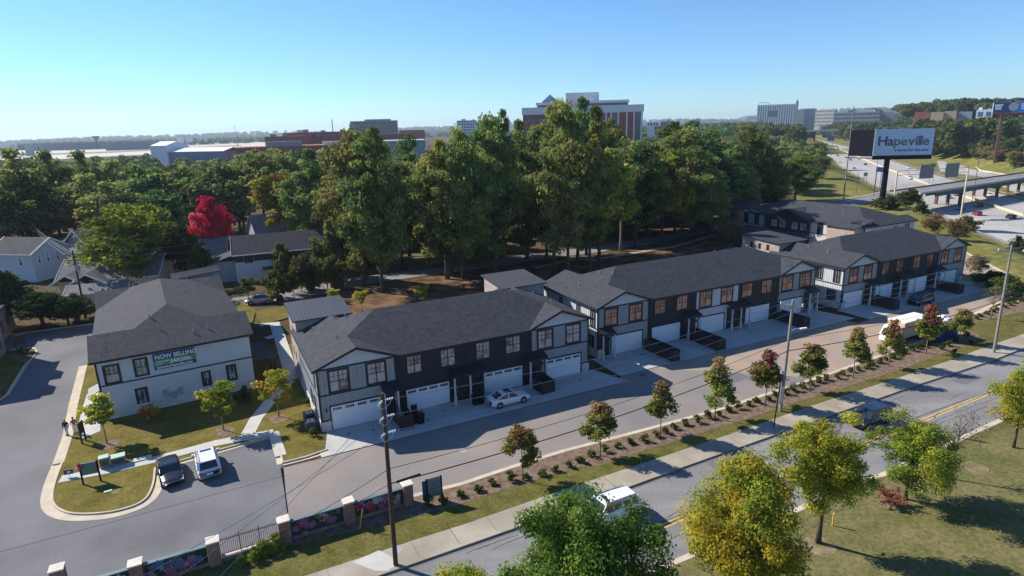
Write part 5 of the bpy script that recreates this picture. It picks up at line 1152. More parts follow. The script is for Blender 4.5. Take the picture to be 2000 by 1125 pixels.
for i in range(60):                                    # between the wood and the freeway
    x = random.uniform(1400, 1600); y = random.uniform(300, 400); p = TP(x, y)
    if med_sd(p.x, p.y) > -44 or (1435 < x < 1512 and 318 < y < 352): continue
    if x > 1560 and y > 350: continue
    tree('wood' if y > 330 else 'far', p, random.uniform(9, 14), random.uniform(5, 7.5), label='green tree between the rear block and the freeway', group='trees between rear block and freeway')
n = 0
for i in range(900):                                   # hillside beyond the freeway, nearest trees
    x = random.uniform(1780, 2060); y = random.uniform(255, 345); p = TP(x, y); d = float(med_sd(p.x, p.y))
    if d < 62 or n > 85 or p.y < 200: continue
    if min(math.hypot(p.x-a[0], p.y-a[1]) for a in ramp_r+ramp_l) < 22: continue
    n += 1; tree(random.choice(['far','far','far_russet']), p, random.uniform(8, 12), random.uniform(5, 7), label='tree on the wooded hillside beyond the freeway', group='trees on the hillside beyond the freeway')
def woods(name, spots, label, pal, m=420, ls=.55, seed=1):     # (x, y, z, height, radius) of each crown, joined: too many to tell apart
    rs = np.random.RandomState(seed); V = []; C = []
    for (x, y, z, h, r) in spots:
        cl = rs.normal(size=(9,3)); cl /= np.linalg.norm(cl,axis=1)[:,None]; cl *= .62; k = rs.randint(0,9,m); g = rs.normal(size=(m,3)); g /= np.linalg.norm(g,axis=1)[:,None]
        q = cl[k]+g*.45; p = q*np.array([r,r,h*.5])+np.array([x,y,z+h*.52]); nr = g+rs.normal(size=(m,3))*.7+np.array([0,0,.4]); nr /= np.linalg.norm(nr,axis=1)[:,None]
        a = np.cross(nr, rs.normal(size=(m,3))); a /= np.linalg.norm(a,axis=1)[:,None]; b = np.cross(nr,a); s = (ls*r*.32*(.7+.6*rs.rand(m)))[:,None]
        V.append(np.stack([p-a*s,p+b*s*.8,p+a*s,p-b*s*.8],1).reshape(-1,3)); P = np.array(pal); col = .76*np.where(rs.rand(m,1) < .6, P[rs.randint(0,len(P))], P[rs.randint(0,len(P),m)])*(.75+.5*rs.rand())*(.8+.4*rs.rand(m,1))
        C.append(np.concatenate([col,np.ones((m,1))],1).repeat(4,0))
    V = np.concatenate(V).astype(np.float32); C = np.concatenate(C).astype(np.float32); k = len(V)//4
    me = bpy.data.meshes.new(name); me.vertices.add(4*k); me.vertices.foreach_set('co', V.ravel()); me.loops.add(4*k); me.loops.foreach_set('vertex_index', np.arange(4*k,dtype=np.int32)); me.polygons.add(k)
    me.polygons.foreach_set('loop_start', np.arange(0,4*k,4,dtype=np.int32)); me.polygons.foreach_set('loop_total', np.full(k,4,dtype=np.int32)); at = me.color_attributes.new('Col','FLOAT_COLOR','POINT'); at.data.foreach_set('color', C.ravel()); me.materials.append(LEAF); me.update(calc_edges=True)
    tag(put(name, me), label, kind='stuff')
sp = []
for i in range(160): x = random.uniform(-60, 860); p = TP(x, random.uniform(328, 362)); sp.append((p.x,p.y,p.z,random.uniform(9,14),random.uniform(5,8)))
woods('woods', sp, 'low woods at the near edge of the airfield and offices', GREENS+DARK+OLIVE[:2], seed=2)
sp = []
for i in range(260):
    x = random.uniform(1240, 1560); y = random.uniform(258, 320); p = TP(x, y)
    if med_sd(p.x, p.y) > -40 or (1435 < x < 1512 and y > 318): continue
    sp.append((p.x,p.y,p.z,random.uniform(10,16),random.uniform(6,9)))
woods('woods', sp, 'woods between the big wood and the freeway', GREENS+DARK+OLIVE[:2], seed=3)
sp = []
for i in range(700):
    x = random.uniform(1640, 2080); D_ = random.uniform(420, 1000); c = AT(x, 300, D_); z = float(TZ(c.x, c.y))
    if med_sd(c.x, c.y) < 64: continue
    top = PX((c.x, c.y, z+13))[1]
    if top < 231 and D_ < 780: continue
    if min(math.hypot(c.x-a[0], c.y-a[1]) for a in ramp_r+ramp_l) < 26: continue
    sp.append((c.x,c.y,z,random.uniform(10,15),random.uniform(6,9)))
for i in range(760):                                   # belt below the hotels
    x = random.uniform(1440, 1960); D_ = random.uniform(760, 1490) if x < 1600 else random.uniform(1080, 1490) if x < 1790 else random.uniform(600, 830); c = AT(x, 300, D_); z = float(TZ(c.x, c.y)); zt_ = AT(x, hor(x)+random.uniform(6,16), D_).z
    if -45 < med_sd(c.x, c.y) < 45: continue
    h_ = min(max(zt_-z, 9), 24); sp.append((c.x,c.y,zt_-h_,h_,random.uniform(7,10)))
for i in range(420):                                   # skyline of the hill
    x = random.uniform(1560, 2100); D_ = random.uniform(1800, 2400) if x < 1760 else random.uniform(1000, 1500); c = AT(x, 300, D_); z = float(TZ(c.x, c.y)); h_ = random.uniform(14,19); tp_ = AT(x, {0:226,1:214,2:200,3:196}[min(3,int((x-1560)/75))]+random.uniform(-3,6), D_).z
    sp.append((c.x,c.y,max(z, tp_-h_) if abs(tp_-h_-z) < 30 else z,h_,random.uniform(9,14)))
woods('woods', sp, 'woods over the hill beyond the freeway', GREENS+OLIVE+RUSSET[:1]+DARK, seed=4)
# far tree line: lumps no one could count
def treeline(name, n, xr, dr_, h, seed, pal=DARK+GREENS[:2]):
    rs = np.random.RandomState(seed); xs = rs.uniform(*xr, n); ds = rs.uniform(*dr_, n); V = []; C = []
    for x, d in zip(xs, ds):
        c = AT(x, 300, d); z = float(TZ(c.x, c.y))
        if abs(float(med_sd(c.x, c.y))) < 60: continue
        m = 60; g = rs.normal(size=(m,3)); g /= np.linalg.norm(g,axis=1)[:,None]; g *= np.array([h*.75,h*.75,h*.5]); p = g+np.array([c.x,c.y,z+h*.5])
        a = rs.normal(size=(m,3)); b = rs.normal(size=(m,3)); s = h*.22
        V.append(np.stack([p-a*s,p+b*s,p+a*s,p-b*s],1).reshape(-1,3)); col = np.array(pal)[rs.randint(0,len(pal),m)]*(.8+.4*rs.rand()); C.append(np.concatenate([col,np.ones((m,1))],1).repeat(4,0))
    V = np.concatenate(V); C = np.concatenate(C); k = len(V)//4
    me = bpy.data.meshes.new(name); me.from_pydata(V.tolist(), [], np.arange(4*k).reshape(-1,4).tolist()); at = me.color_attributes.new('Col','FLOAT_COLOR','POINT'); at.data.foreach_set('color', C.astype(np.float32).ravel()); me.materials.append(LEAF)
    return put(name, me)
tag(treeline('forest', 1500, (1250,2100), (900,2600), 14, 3), 'dark far woods along the right horizon', 'forest', kind='stuff')
tag(treeline('forest', 1300, (-150,1300), (2600,5200), 16, 4), 'low bluish tree belt beyond the airfield', 'forest', kind='stuff')
tag(treeline('forest', 1500, (-200,2200), (5200,8000), 22, 5), 'far wooded ridge on the horizon', 'forest', kind='stuff')
for i in range(60):                                    # undergrowth of the big wood
    x = random.uniform(560, 1430); y0 = 560-(x-560)*.12; y = y0-random.uniform(20, 120)
    if y < 405: y = random.uniform(405, 430)
    p = TP(x, y); tree('bush', p, random.uniform(2.2, 5.5), random.uniform(2.2, 4.0), label='low leafy bush on the floor of the big wood', group='bushes on the wood floor', name='bush', cat='bush')
for (x, y, yt, w) in ((20,470,345,60),(75,465,340,60),(128,452,330,55),(190,470,345,50),(235,480,360,50),(330,485,370,50),(300,462,340,60),(-20,500,350,60),(95,478,400,40)):
    tpx('wood', x, yt, x, y, w, 'dark leafy tree '+{20:'behind the pale blue house, right of the frame edge',75:'between leaning pole and pale blue house roof',128:'left of the narrow grey house gable',190:'rising behind the narrow grey house ridge',235:'behind the yellow-green tree, left part',330:'behind the dark evergreen mass, upper right',300:'behind the yellow-green tree, right part',-20:'at the left frame edge',95:'low in front of the others by the leaning pole'}[x], group='dark trees close behind the left houses', i=2 if x < 150 else random.randrange(4))
# trees among the left houses
tpx('yellow_green_oak', 268, 396, 268, 565, 88, 'spreading yellow-green tree in front of the left-hand houses')
tpx('red_tree', 427, 384, 430, 520, 38, 'crimson red tree beside the dark-roofed house', cat='tree')
tpx('wood', 60, 330, 70, 500, 55, 'dark tree behind the leaning left utility pole', i=2); tpx('wood', 20, 360, 5, 520, 55, 'dark tree at the left edge behind the pale blue house', i=2)
tpx('conifer', 360, 430, 365, 545, 42, 'dark evergreen mass right of the yellow-green tree'); tpx('conifer', 395, 470, 398, 550, 25, 'small dark evergreen by the red tree')
tpx('wood', 150, 455, 158, 520, 22, 'brownish tree in front of the narrow grey house', i=3)
for (x, yt, yb, w, lb) in ((25,515,635,42,'drooping dark cedar at the left edge below the pale blue house'),(85,560,640,48,'dark cedar left of the utility pole base'),(135,575,638,36,'dark evergreen hedge tree around the utility pole'),(5,560,650,30,'dark cedar cut by the left edge')):
    tpx('conifer', x, yt, x, yb, w, lb)
tpx('bush', 165, 575, 165, 622, 26, 'yellow-green ivy-like bush right of the utility pole'); tpx('orange_shrub', 210, 533, 212, 562, 24, 'bright orange shrub beside the cream garage', cat='shrub')
for (x, yt, yb, w, lb) in ((545,530,585,30,'pale crape myrtle bush beside the silver van'),(590,500,570,36,'grey-green bush left of the back street'),(640,505,565,38,'pale grey-green bush by the back street bend'),(560,480,545,28,'shrubby tree in front of the wide dark-roofed house')):
    tpx('bush', x, yt, x, yb, w, lb, cat='bush')
for (x, yt, yb, w, lb) in ((486,535,588,20,'young upright tree left of the silver van'),(575,520,582,18,'upright young tree on the straw strip behind the lawn'),):
    tpx('young_green', x, yt, x, yb, w, lb)
for (x, yt, yb, w, lb) in ((708,560,608,20,'young yellow-green tree behind the nearest row, left of two'),(826,548,600,20,'young yellow-green tree behind the nearest row, right of two'),(652,560,590,16,'small yellow-green sapling behind the metal-roofed tower'),(534,566,592,14,'small yellow sapling beside the silver van')):
    tpx('young', x, yt, x, yb, w, lb)
tpx('dry_bush', 1412, 432, 1415, 478, 34, 'russet and grey shrubby tree left of the rear tower', cat='bush'); tpx('bush', 1446, 455, 1450, 492, 24, 'bright green bush in front of the rear tower', cat='bush')
for (x, yt, yb, w, lb) in ((1770,372,402,26,'round green bush at the near end of the bridge'),(1725,385,408,24,'green bush around the billboard pole'),(1795,395,418,12,'small bush on the freeway bank'),(1885,425,452,22,'ivy-covered mound at the freeway edge'),(1935,530,560,30,'green bush on the slope right of the farthest row'),(1975,545,580,34,'large green bush at the bend of the alley')):
    tpx('bush', x, yt, x, yb, w, lb, cat='bush')
for (x, yt, yb, w, lb) in ((1820,418,458,18,'dry bush behind the farthest row'),(1868,432,470,20,'dry grey bush above the farthest row gable'),(1910,500,535,18,'dry bush on the slope')):
    tpx('dry_bush', x, yt, x, yb, w, lb, cat='bush')
tpx('bush', 1990, 455, 1992, 492, 16, 'dark red leaved shrub at the right edge', cat='bush')
# saplings on the lawn
for (x, yt, xb, yb, w, lb) in ((200,775,210,868,38,'young yellow-green tree beside the two people'),(399,732,437,842,38,'young yellow-green tree in front of the banner wall'),(540,712,545,815,40,'young yellow-green tree between the two townhouse blocks')):
    tpx('young', x, yt, xb, yb, w, lb)
p = G(292, 822); tree('japanese_maple', p, label='small orange-leaved maple against the banner wall'); p = G(478, 790); tree('bush', p, 2.0, .95, label='light green lilac bush against the banner wall', cat='bush')
# street maples along the alley
mp = [(1014,822,1021,938,'street_maple','nearest the info sign, first of the row'),(1172,780,1172,890,'street_maple','second from the info sign'),(1286,750,1289,852,'street_maple','third from the info sign, tall spire top'),
 (1399,706,1396,818,'street_maple','fourth from the info sign'),(1493,688,1494,793,'street_maple_red','with pinkish red top beside the grey lamp pole'),(1584,668,1581,765,'street_maple','just right of the grey lamp pole'),
 (1668,645,1666,738,'street_maple','left of the white box truck'),(1736,628,1735,715,'street_maple','in front of the white box truck'),(1811,598,1808,690,'street_maple_red','with magenta tip in front of the dark container'),(1880,600,1873,670,'street_maple','right of the dark container')]
for i, (xt, yt, xb, yb, k, lb) in enumerate(mp):
    p = G(xb, yb, .14); h = HG(xb, yb, yt, .14); tree(k, p, h*1.03, h*.34, name='maple_tree', label='small reddish-topped maple '+lb, group='young maples along the alley', i=i)
tpx('bare_tree', 1932, 545, 1934, 625, 26, 'half-bare grey tree left of the right utility pole')
# shrubs of the bed
k = 0; line = [Vector(q) for q in pxline([(905,972),(998,942),(1075,930),(1127,905),(1200,880),(1260,862),(1330,838),(1400,815),(1450,798),(1530,772),(1600,750),(1680,724),(1760,696),(1820,672),(1862,660)])]
tot = sum((b-a).length for a, b in zip(line[:-1], line[1:])); t = 0
def along(line, t):
    for a, b in zip(line[:-1], line[1:]):
        L = (b-a).length
        if t <= L: return a+(b-a)*t/L
        t -= L
    return line[-1]
while t < tot:
    p = along(line, t); tree('shrub', (p.x+random.uniform(-.15,.15), p.y+random.uniform(-.2,.2), .13), random.uniform(.55,.95), random.uniform(.40,.60), label='small round shrub in the mulch bed between alley and verge', group='small shrubs in the mulch bed', name='shrub', cat='shrub'); t += 1.42; k += 1
for (x, y) in ((1838,683),(1852,676),(1868,668),(1895,672),(1888,655),(1860,690)): p = G(x, y, .13); tree('shrub', p, .8, .5, label='larger shrub at the right end of the mulch bed', group='larger shrubs at the bed end', name='shrub', cat='shrub')
for i in range(9): p = G(1905+i*11, 623-i*4.4, .13); tree('shrub', p, .6, .55, label='low hedge shrub along the curb near the right pole', group='hedge shrubs by the right curb', name='shrub', cat='shrub')
proto('round_shrub', 125, 1.0, .55, .0, 26, 1500, .10, [(.20,.26,.04),(.26,.30,.05)], .03, nlimb=3, csize=.38, near=True)
for (x, y, s) in ((499,1092,.9),(522,1084,1.0),(542,1076,1.1),(475,1104,.7)): p = G(x, y, .05); tree('round_shrub', p, s*1.2, s*.62, label='round bright green shrub below the iron fence', group='round shrubs below the iron fence', name='shrub', cat='shrub')
for (x, y) in ((838,990),(865,985),(604,790),(608,826),(612,852),(42,690),(52,692)): p = G(x, y, .1); tree('shrub', p, .9, .5, label='green shrub at the foot of a sign or wall', group='shrubs at signs and walls', name='shrub', cat='shrub')
# park trees near the camera
def tnear(key, xb, yb, h, r, label, i=0, z=.1): p = G(xb, yb, z); return tree(key, p, h, r, label=label, i=i)
tnear('park_half', 1598, 1060, 10.8, 3.7, 'half yellow maple with bare upper limbs standing on the park lawn by the yellow post').rotation_euler = (0, -R(5.5), 1.0)
tnear('park_yellow', 1440, 1235, 11.2, 3.9, 'golden yellow maple in the foreground left of the half yellow one')
tnear('park_green', 1134, 1300, 10.8, 4.5, 'dense green tree in the foreground hiding the white street car')
tnear('park_mixed', 1768, 975, 7.2, 3.1, 'green and yellow tree with low red shoots on the park lawn')
tnear('park_far', 1979, 874, 7.8, 2.7, 'yellow-green tree at the right edge of the park lawn')
tnear('bare_tree', 1856, 935, 7.5, 2.6, 'leafless grey tree behind the green and yellow one')
tnear('park_far', 905, 1330, 7.0, 2.6, 'yellow-green treetop at the bottom edge left of the dense green tree')
tnear('park_green', 420, 1420, 5, 2.0, 'low green treetop below the frame beside the street pole', z=.1) if False else None
proto('red_shoots', 111, 1.5, 1.4, .2, 26, 1300, .13, [(.30,.09,.07),(.24,.11,.06),(.34,.14,.09)], .04, nlimb=8, csize=.32, near=True)
p = G(1735, 985, .1); tree('red_shoots', p, 1.4, 1.3, label='pinkish red low shoots at the foot of the green and yellow tree', name='shrub', cat='shrub')

# ================================================================ CARS
def car_proto(kind):
    # +x forward, base at z = 0, centre at origin; returns meshes
    if kind == 'sedan': L, Wd, H, hood, deck, belt = 4.75, 1.84, 1.44, .80, .98, .92; gh = (1.05, .35, -.95, -1.85)
    elif kind == 'suv': L, Wd, H, hood, deck, belt = 4.75, 1.92, 1.72, 1.02, 1.08, 1.08; gh = (1.30, .65, -1.75, -2.18)
    else: L, Wd, H, hood, deck, belt = 5.2, 2.03, 1.87, 1.18, 1.22, 1.22; gh = (1.15, .65, -2.15, -2.48)
    h = L/2; w = Wd/2; mb = MB()
    st = [(-h, .86, .42, deck*.80), (-h+.08, .93, .32, deck*.94), (-h+.45, .99, .26, deck), (-.9, 1.0, .24, belt+.01), (.9, 1.0, .24, belt), (h-1.1, .99, .25, hood), (h-.5, .96, .27, hood*.93), (h-.12, .88, .32, hood*.80), (h, .76, .40, hood*.66)]
    ring = []
    for (x, ww, zb, zt) in st:
        W_ = w*ww; ring.append([(x,-W_*.90,zb),(x,-W_,zb+.12),(x,-W_*1.0,(zb+zt)/2),(x,-W_*.97,zt-.10),(x,-W_*.86,zt-.01),(x,-W_*.4,zt+.03),(x,W_*.4,zt+.03),(x,W_*.86,zt-.01),(x,W_*.97,zt-.10),(x,W_*1.0,(zb+zt)/2),(x,W_,zb+.12),(x,W_*.90,zb)])
    n = 12; vs = [v for r_ in ring for v in r_]; fs = []
    for i in range(len(ring)-1):
        for j in range(n): fs.append((i*n+j,i*n+(j+1)%n,(i+1)*n+(j+1)%n,(i+1)*n+j))
    fs += [tuple(range(n)), tuple(range((len(ring)-1)*n, len(ring)*n))[::-1]]; fs = [f[::-1] for f in fs]; mb.add(vs, fs); body = mb.mesh('body', PAINT['white'], True)
    x0, x1, x2, x3 = gh; g = MB(); b0 = belt-.03; wr = w*.74; wb = w*.93
    P = [(x0,-wb*.93,b0),(x0,wb*.93,b0),(x1,wr,H-.06),(x1,-wr,H-.06),(x2,-wr,H-.07),(x2,wr,H-.07),(x3,wb*.9,b0+(.05)),(x3,-wb*.9,b0+.05)]
    g.add(P, [(0,1,2,3),(3,2,5,4),(4,5,6,7),(0,3,4,7),(1,6,5,2),(0,7,6,1)]); glass = g.mesh('windows', CARGLASS)
    r = MB(); r.add([(x1+.12,-wr*.96,H-.075),(x1+.12,wr*.96,H-.075),(x1-.1,wr*.98,H-.02),(x1-.1,-wr*.98,H-.02),((x1+x2)/2,-wr*.98,H+.0),((x1+x2)/2,wr*.98,H+.0),(x2-.06,-wr*.96,H-.05),(x2-.06,wr*.96,H-.05),(x1+.1,-wr*1.03,H-.12),(x1+.1,wr*1.03,H-.12),(x2-.06,wr*1.03,H-.12),(x2-.06,-wr*1.03,H-.12)],
        [(0,1,2,3),(3,2,5,4),(4,5,7,6),(8,0,3,4,6,11),(9,10,7,5,2,1),(8,9,1,0),(6,7,10,11)]); roof = r.mesh('roof', PAINT['white'])
    q = MB()
    for s in (-1, 1):
        q.bar((x0,s*wb*.94,b0),(x1,s*wr*1.01,H-.07),.07); q.bar((x3,s*wb*.91,b0+.05),(x2,s*wr*1.01,H-.08),.11 if kind == 'sedan' else .2)
        xm = (x1+x2)/2; q.bar((xm,s*wb*.955,b0),(xm-.03,s*wr*1.02,H-.09),.08)
        if kind != 'sedan': q.bar((x2+.55,s*wb*.955,b0),(x2+.52,s*wr*1.02,H-.09),.10)
    pillar = q.mesh('pillars', PAINT['white'])
    wm = MB()
    for k in range(1): 
        vs = [];  nn = 14; wr_ = .34 if kind == 'sedan' else .38
        for yy in (-.11,.11):
            for i in range(nn): vs.append((wr_*math.cos(2*math.pi*i/nn), yy, wr_*math.sin(2*math.pi*i/nn)))
        wm.add(vs, [(i,(i+1)%nn,nn+(i+1)%nn,nn+i) for i in range(nn)]+[tuple(range(nn))[::-1],tuple(range(nn,2*nn))])
    tyre = wm.mesh('wheel', M['rubber']); rm = MB(); vs = []
    for yy in (-.115,.115):
        for i in range(10): vs.append((wr_*.6*math.cos(2*math.pi*i/10), yy, wr_*.6*math.sin(2*math.pi*i/10)))
    rm.add(vs, [(i,(i+1)%10,10+(i+1)%10,10+i) for i in range(10)]+[tuple(range(10))[::-1],tuple(range(10,20))]); rim = rm.mesh('rim', RIM)
    hl = MB().box(h-.34,-w*.86,hood*.66,h-.10,-w*.55,hood*.80).mesh('headlight', LIGHT); tl = MB().box(-h+.0,-w*.90,deck*.70,-h+.18,-w*.5,deck*.86).mesh('tail_light', TAIL)
    archs = []
    for s in (-1,1):
        for x in (h*.60,-h*.60):
            vs = []; nn = 14
            arch = MB()
            for yy in (s*(w-.06), s*(w+.006)):
                for i in range(nn): vs.append((x+wr_*1.17*math.cos(2*math.pi*i/nn), yy, wr_+wr_*1.17*math.sin(2*math.pi*i/nn)))
            arch.add(vs, [(i,(i+1)%nn,nn+(i+1)%nn,nn+i) for i in range(nn)]+[tuple(range(nn))[::-1],tuple(range(nn,2*nn))]); archs.append(arch.mesh('wheel_arch', M['black_matt']))
    arch = archs; mir = MB().box(x0-.35,w*.96,belt-.02,x0-.15,w+.17,belt+.13).mesh('mirror', PAINT['white'])
    bum = MB().box(h-.06,-w*.6,.34,h+.02,w*.6,.50).mesh('grille', M['black_matt']); plate = MB().box(-h-.015,-.26,.62 if kind != 'sedan' else .5,-h+.03,.26,.78 if kind != 'sedan' else .62).mesh('number_plate', M['letter_white'])
    return dict(body=body, glass=glass, roof=roof, pillar=pillar, tyre=tyre, rim=rim, hl=hl, tl=tl, arch=arch, mir=mir, bum=bum, plate=plate, L=L, w=w, h=h, wr=wr_, H=H, x=(x1,x2), wrf=wr)
CP = {k: car_proto(k) for k in ('sedan','suv','big_suv')}
def car(kind, paint, loc, deg, label, name='parked_car', cat='car', group=None, sunroof=False, rails=False, hatch=False, far=False):
    c = CP[kind]; e = empty(name, loc, R(deg), label, cat, group); pm = PAINT[paint]
    def pt(n, me, parent=e, own=True):
        o = put(n, me, parent)
        if own: o.material_slots[0].link = 'OBJECT'; o.material_slots[0].material = pm
        return o
    b = pt('body', c['body']); pt('windows', c['glass'], own=False); pt('roof', c['roof']); pt('pillars', c['pillar'])
    for s in (-1,1):
        for x in (c['h']*.60,-c['h']*.60):
            o = pt('wheel', c['tyre'], own=False); o.location = (x, s*(c['w']-.10), c['wr'])
            if not far: pt('rim', c['rim'], o, False)
    for a_ in c['arch']: pt('wheel_arch', a_, own=False)
    if far: return e
    for s in (-1,1):
        for k, n in (('hl','headlight'),('tl','tail_light')):
            o = pt(n, c[k], own=False); o.scale = (1,s,1)
        o = pt('mirror', c['mir']); o.scale = (1,s,1)
    pt('grille', c['bum'], own=False); pt('number_plate', c['plate'], own=False)
    x1, x2 = c['x']
    if sunroof: MB().box(x2*.75+.2,-c['wrf']*.75,c['H']-.03,x1-.1,c['wrf']*.75,c['H']+.012).build('sunroof', CARGLASS, e)
    if rails:
        m = MB()
        for s in (-1,1): m.bar((x1,s*c['wrf']*.92,c['H']+.03),(x2,s*c['wrf']*.92,c['H']+.02),.05)
        m.build('roof_rails', M['steel'], e)
        MB().box(.1,-.45,c['H']-.02,.42,.45,c['H']+.012).build('sunroof', CARGLASS, e)
    if hatch:
        m = MB(); m.add([(x2-.1,-c['wrf'],c['H']),(x2-.1,c['wrf'],c['H']),(x2-1.05,c['wrf']*1.1,c['H']+.55),(x2-1.05,-c['wrf']*1.1,c['H']+.55)], [(0,1,2,3),(3,2,1,0)]); o = m.build('tailgate', pm, e)
        MB().box(x2-1.15,-.5,c['H']+.3,x2-1.05,.5,c['H']+.6).build('tailgate_glass', M['alu'], o)
    return e
car('sedan','black', G(334,930,.01), -59+4, 'black saloon parked nose-out beside the grass island', cat='car')
car('suv','white', G(407,915,.01), 121-0, 'white sport utility car parked nose-in with roof rails beside the black saloon', cat='car', rails=True)
car('sedan','white', G(993,786,.06), 26.5, 'white saloon with dark sunroof parked before the third garage of the nearest row', sunroof=True)
car('suv','black', G(1797,593,.01), 206.5, 'dark car with open tailgate in front of the farthest garage row', hatch=True)
car('suv','blue_black', G(1697,826,.01), 207, 'dark blue sport utility car driving on the street', name='driving_car')
car('big_suv','white', G(1186,1013,.01), 207, 'large white sport utility car on the street partly hidden by the green tree', name='driving_car', rails=True)
car('suv','silver', G(508,592,.01), 196, 'silver van-like car parked behind the left townhouse block')
fcars = [(1775,329,'white','suv',1),(1777,350,'white','big_suv',1),(1853,387,'cyan','sedan',1),(1868,382,'grey','sedan',1),(1932,383,'white','sedan',1),(1911,404,'blue_black','suv',-1),(1876,410,'blue','sedan',-1),(1908,420,'red','suv',-1),(1974,427,'black','suv',-1),
 (1718,332,'blue','suv',-1),(1610,288,'white','sedan',-1),(1620,294,'black','big_suv',-1),(1626,289,'grey','sedan',1),(1612,284,'black','suv',1),(1605,289,'silver','sedan',-1),(1571,284,'white','suv',-1),(1565,276,'black','sedan',-1),(1563,281,'white','sedan',-1),(1582,284,'white','sedan',1),(1565,274,'grey','suv',1),(1661,313,'silver','suv',-1),(1677,312,'white','sedan',-1),(1565,291,'blue','sedan',-1),(1596,296,'white','suv',-1),(1640,318,'white','sedan',-1),(1636,305,'red','sedan',-1),(1668,330,'silver','sedan',-1),(1594,280,'white','suv',1),(1630,296,'blue','sedan',1),(1690,322,'black','sedan',-1),(1555,272,'white','big_suv',-1),(1575,279,'silver','sedan',-1),(1588,292,'black','sedan',-1),(1552,284,'black','sedan',-1)]
for i, (x, y, pc, kd, sg) in enumerate(fcars):
    p = G(x, y, ZF+.03); d = float(med_sd(p.x, p.y)); 
    best = min(range(len(MED)-1), key=lambda j: abs((MED[j][1]+MED[j+1][1])/2-p.y)); dv = MED[best+1]-MED[best]; a = math.degrees(math.atan2(dv[1], dv[0]))
    near = i < 10
    nm = {'white':'white','cyan':'light blue','grey':'grey','blue_black':'dark','blue':'blue','red':'dark red','black':'black','silver':'silver'}[pc]
    wh = ['below the big billboard','just behind the gantry posts','emerging from under the bridge','beside the light blue car','beyond the middle bridge columns','in the bridge shadow','deepest in the bridge shadow','leaving the bridge shadow','nearest the right edge','behind the billboard pole'][i] if near else None
    car(kd, pc, p, a+(0 if sg < 0 else 180), ('%s car on the freeway %s' % (nm, wh)) if near else '%s car far up the freeway left of the billboard' % nm, name='freeway_car', group='cars on the freeway', far=True)
# box truck and dark container
p = G(1764, 663, .01); e = empty('box_truck', p, R(206.5), 'white-roofed box truck with brown side standing in the alley behind the maples', 'truck'); e.scale = (.92,.92,.88)
MB().box(-3.9,-1.2,.9,2.2,1.2,3.25).build('cargo_box', M['brick_tan'], e); MB().box(-3.95,-1.25,3.251,2.25,1.25,3.4).build('box_roof', M['white'], e)
cb = MB(); cb.add([(2.3,-1.1,.5),(4.1,-1.1,.5),(4.1,1.1,.5),(2.3,1.1,.5),(2.3,-1.1,2.7),(3.3,-1.05,2.7),(3.3,1.05,2.7),(2.3,1.1,2.7),(4.1,-1.1,1.5),(4.1,1.1,1.5)], [(3,2,1,0),(4,5,6,7),(0,1,8,5,4),(2,3,7,6,9),(1,2,9,8),(8,9,6,5),(3,0,4,7)])
cb.build('cab', M['white'], e); MB().add([(4.09,-.9,1.55),(4.09,.9,1.55),(3.36,.9,2.6),(3.36,-.9,2.6)], [(0,1,2,3)]).build('windscreen', CARGLASS, e)
for x in (-2.6, 3.1):
    for s in (-1,1): o = put('wheel', CP['big_suv']['tyre'], e); o.location = (x, s*1.0, .45); o.scale = (1.2,1.2,1.2)
MB().box(-3.9,-1.0,.5,2.2,1.0,.899).build('chassis', M['black_matt'], e)
p = G(1832, 660, .01); e = empty('waste_container', p, R(26.5), 'dark blue waste container heaped with white bags behind the magenta-tipped maple', 'container')
MB().box(-2.0,-1.3,.1,2.0,1.3,2.5).build('body', M['banner_navy'], e)
for i in range(12): MB().box(-1.95+i*.33,-1.36,.1,-1.87+i*.33,-1.301,2.5).build('rib', M['banner_navy'], e)
b = MB()
for i in range(14): x, y = random.uniform(-1.7,1.7), random.uniform(-1,1); b.cyl((x,y), .42, 2.45, 2.75+random.random()*.35, 7, .2)
b.build('bags', M['letter_white'], e)
p = G(1870,652,.14); structure('dumpster_pad', MB().prism(pxpoly([(1838,640),(1848,660),(1880,652),(1874,628),(1850,630)], .13), .02, .15), M['kerb'])

# ================================================================ DRIVEWAY SCREENS, BINS, UTILITY BOXES
def screen(O, u0, u1, v0, v1, label, h=1.45):
    o = FR(O, u0, v0); e = empty('bin_enclosure', (*o, .05), R(26.5), label, 'enclosure', 'dark slatted enclosures between the driveways'); L, w = u1-u0, v1-v0
    for (x, y) in ((0,0),(L,0),(0,w),(L,w),(0,w/2),(L,w/2)): MB().box(x-.05,y-.05,0,x+.05,y+.05,h).build('post', M['wood_dark'], e)
    n = 9; me = MB().box(-.02,w,0,.02,0,h/n*.86).mesh('slat', M['wood_dark']); mf = MB().box(0,-.02,0,L,.02,h/n*.86).mesh('slat', M['wood_dark'])
    for k in range(n):
        for x in (0, L): s = put('slat', me, e); s.location = (x, 0, .06+k*h/n)
        for y in (w,): s = put('slat', mf, e); s.location = (0, y, .06+k*h/n)
screen(OA, 7.0, 8.3, -.6, -3.6, 'dark slatted enclosure between first and second driveway of the nearest row'); screen(OA, 23.3, 24.9, -.6, -3.4, 'dark slatted enclosure beside the rightmost garage of the nearest row')
screen(OB, 7.1, 8.3, -.6, -6.0, 'dark slatted enclosure left of the middle row, first of three'); screen(OB, 14.7, 16.1, -.6, -6.0, 'dark slatted enclosure in the middle of the middle row'); screen(OB, 31.6, 32.9, -.6, -5.6, 'dark slatted enclosure behind the grey lamp pole')
screen(OC, 6.0, 7.4, -.6, -4.6, 'dark slatted enclosure left in front of the farthest row'); screen(OC, 23.6, 25.0, -.6, -4.6, 'dark slatted enclosure right in front of the farthest row')
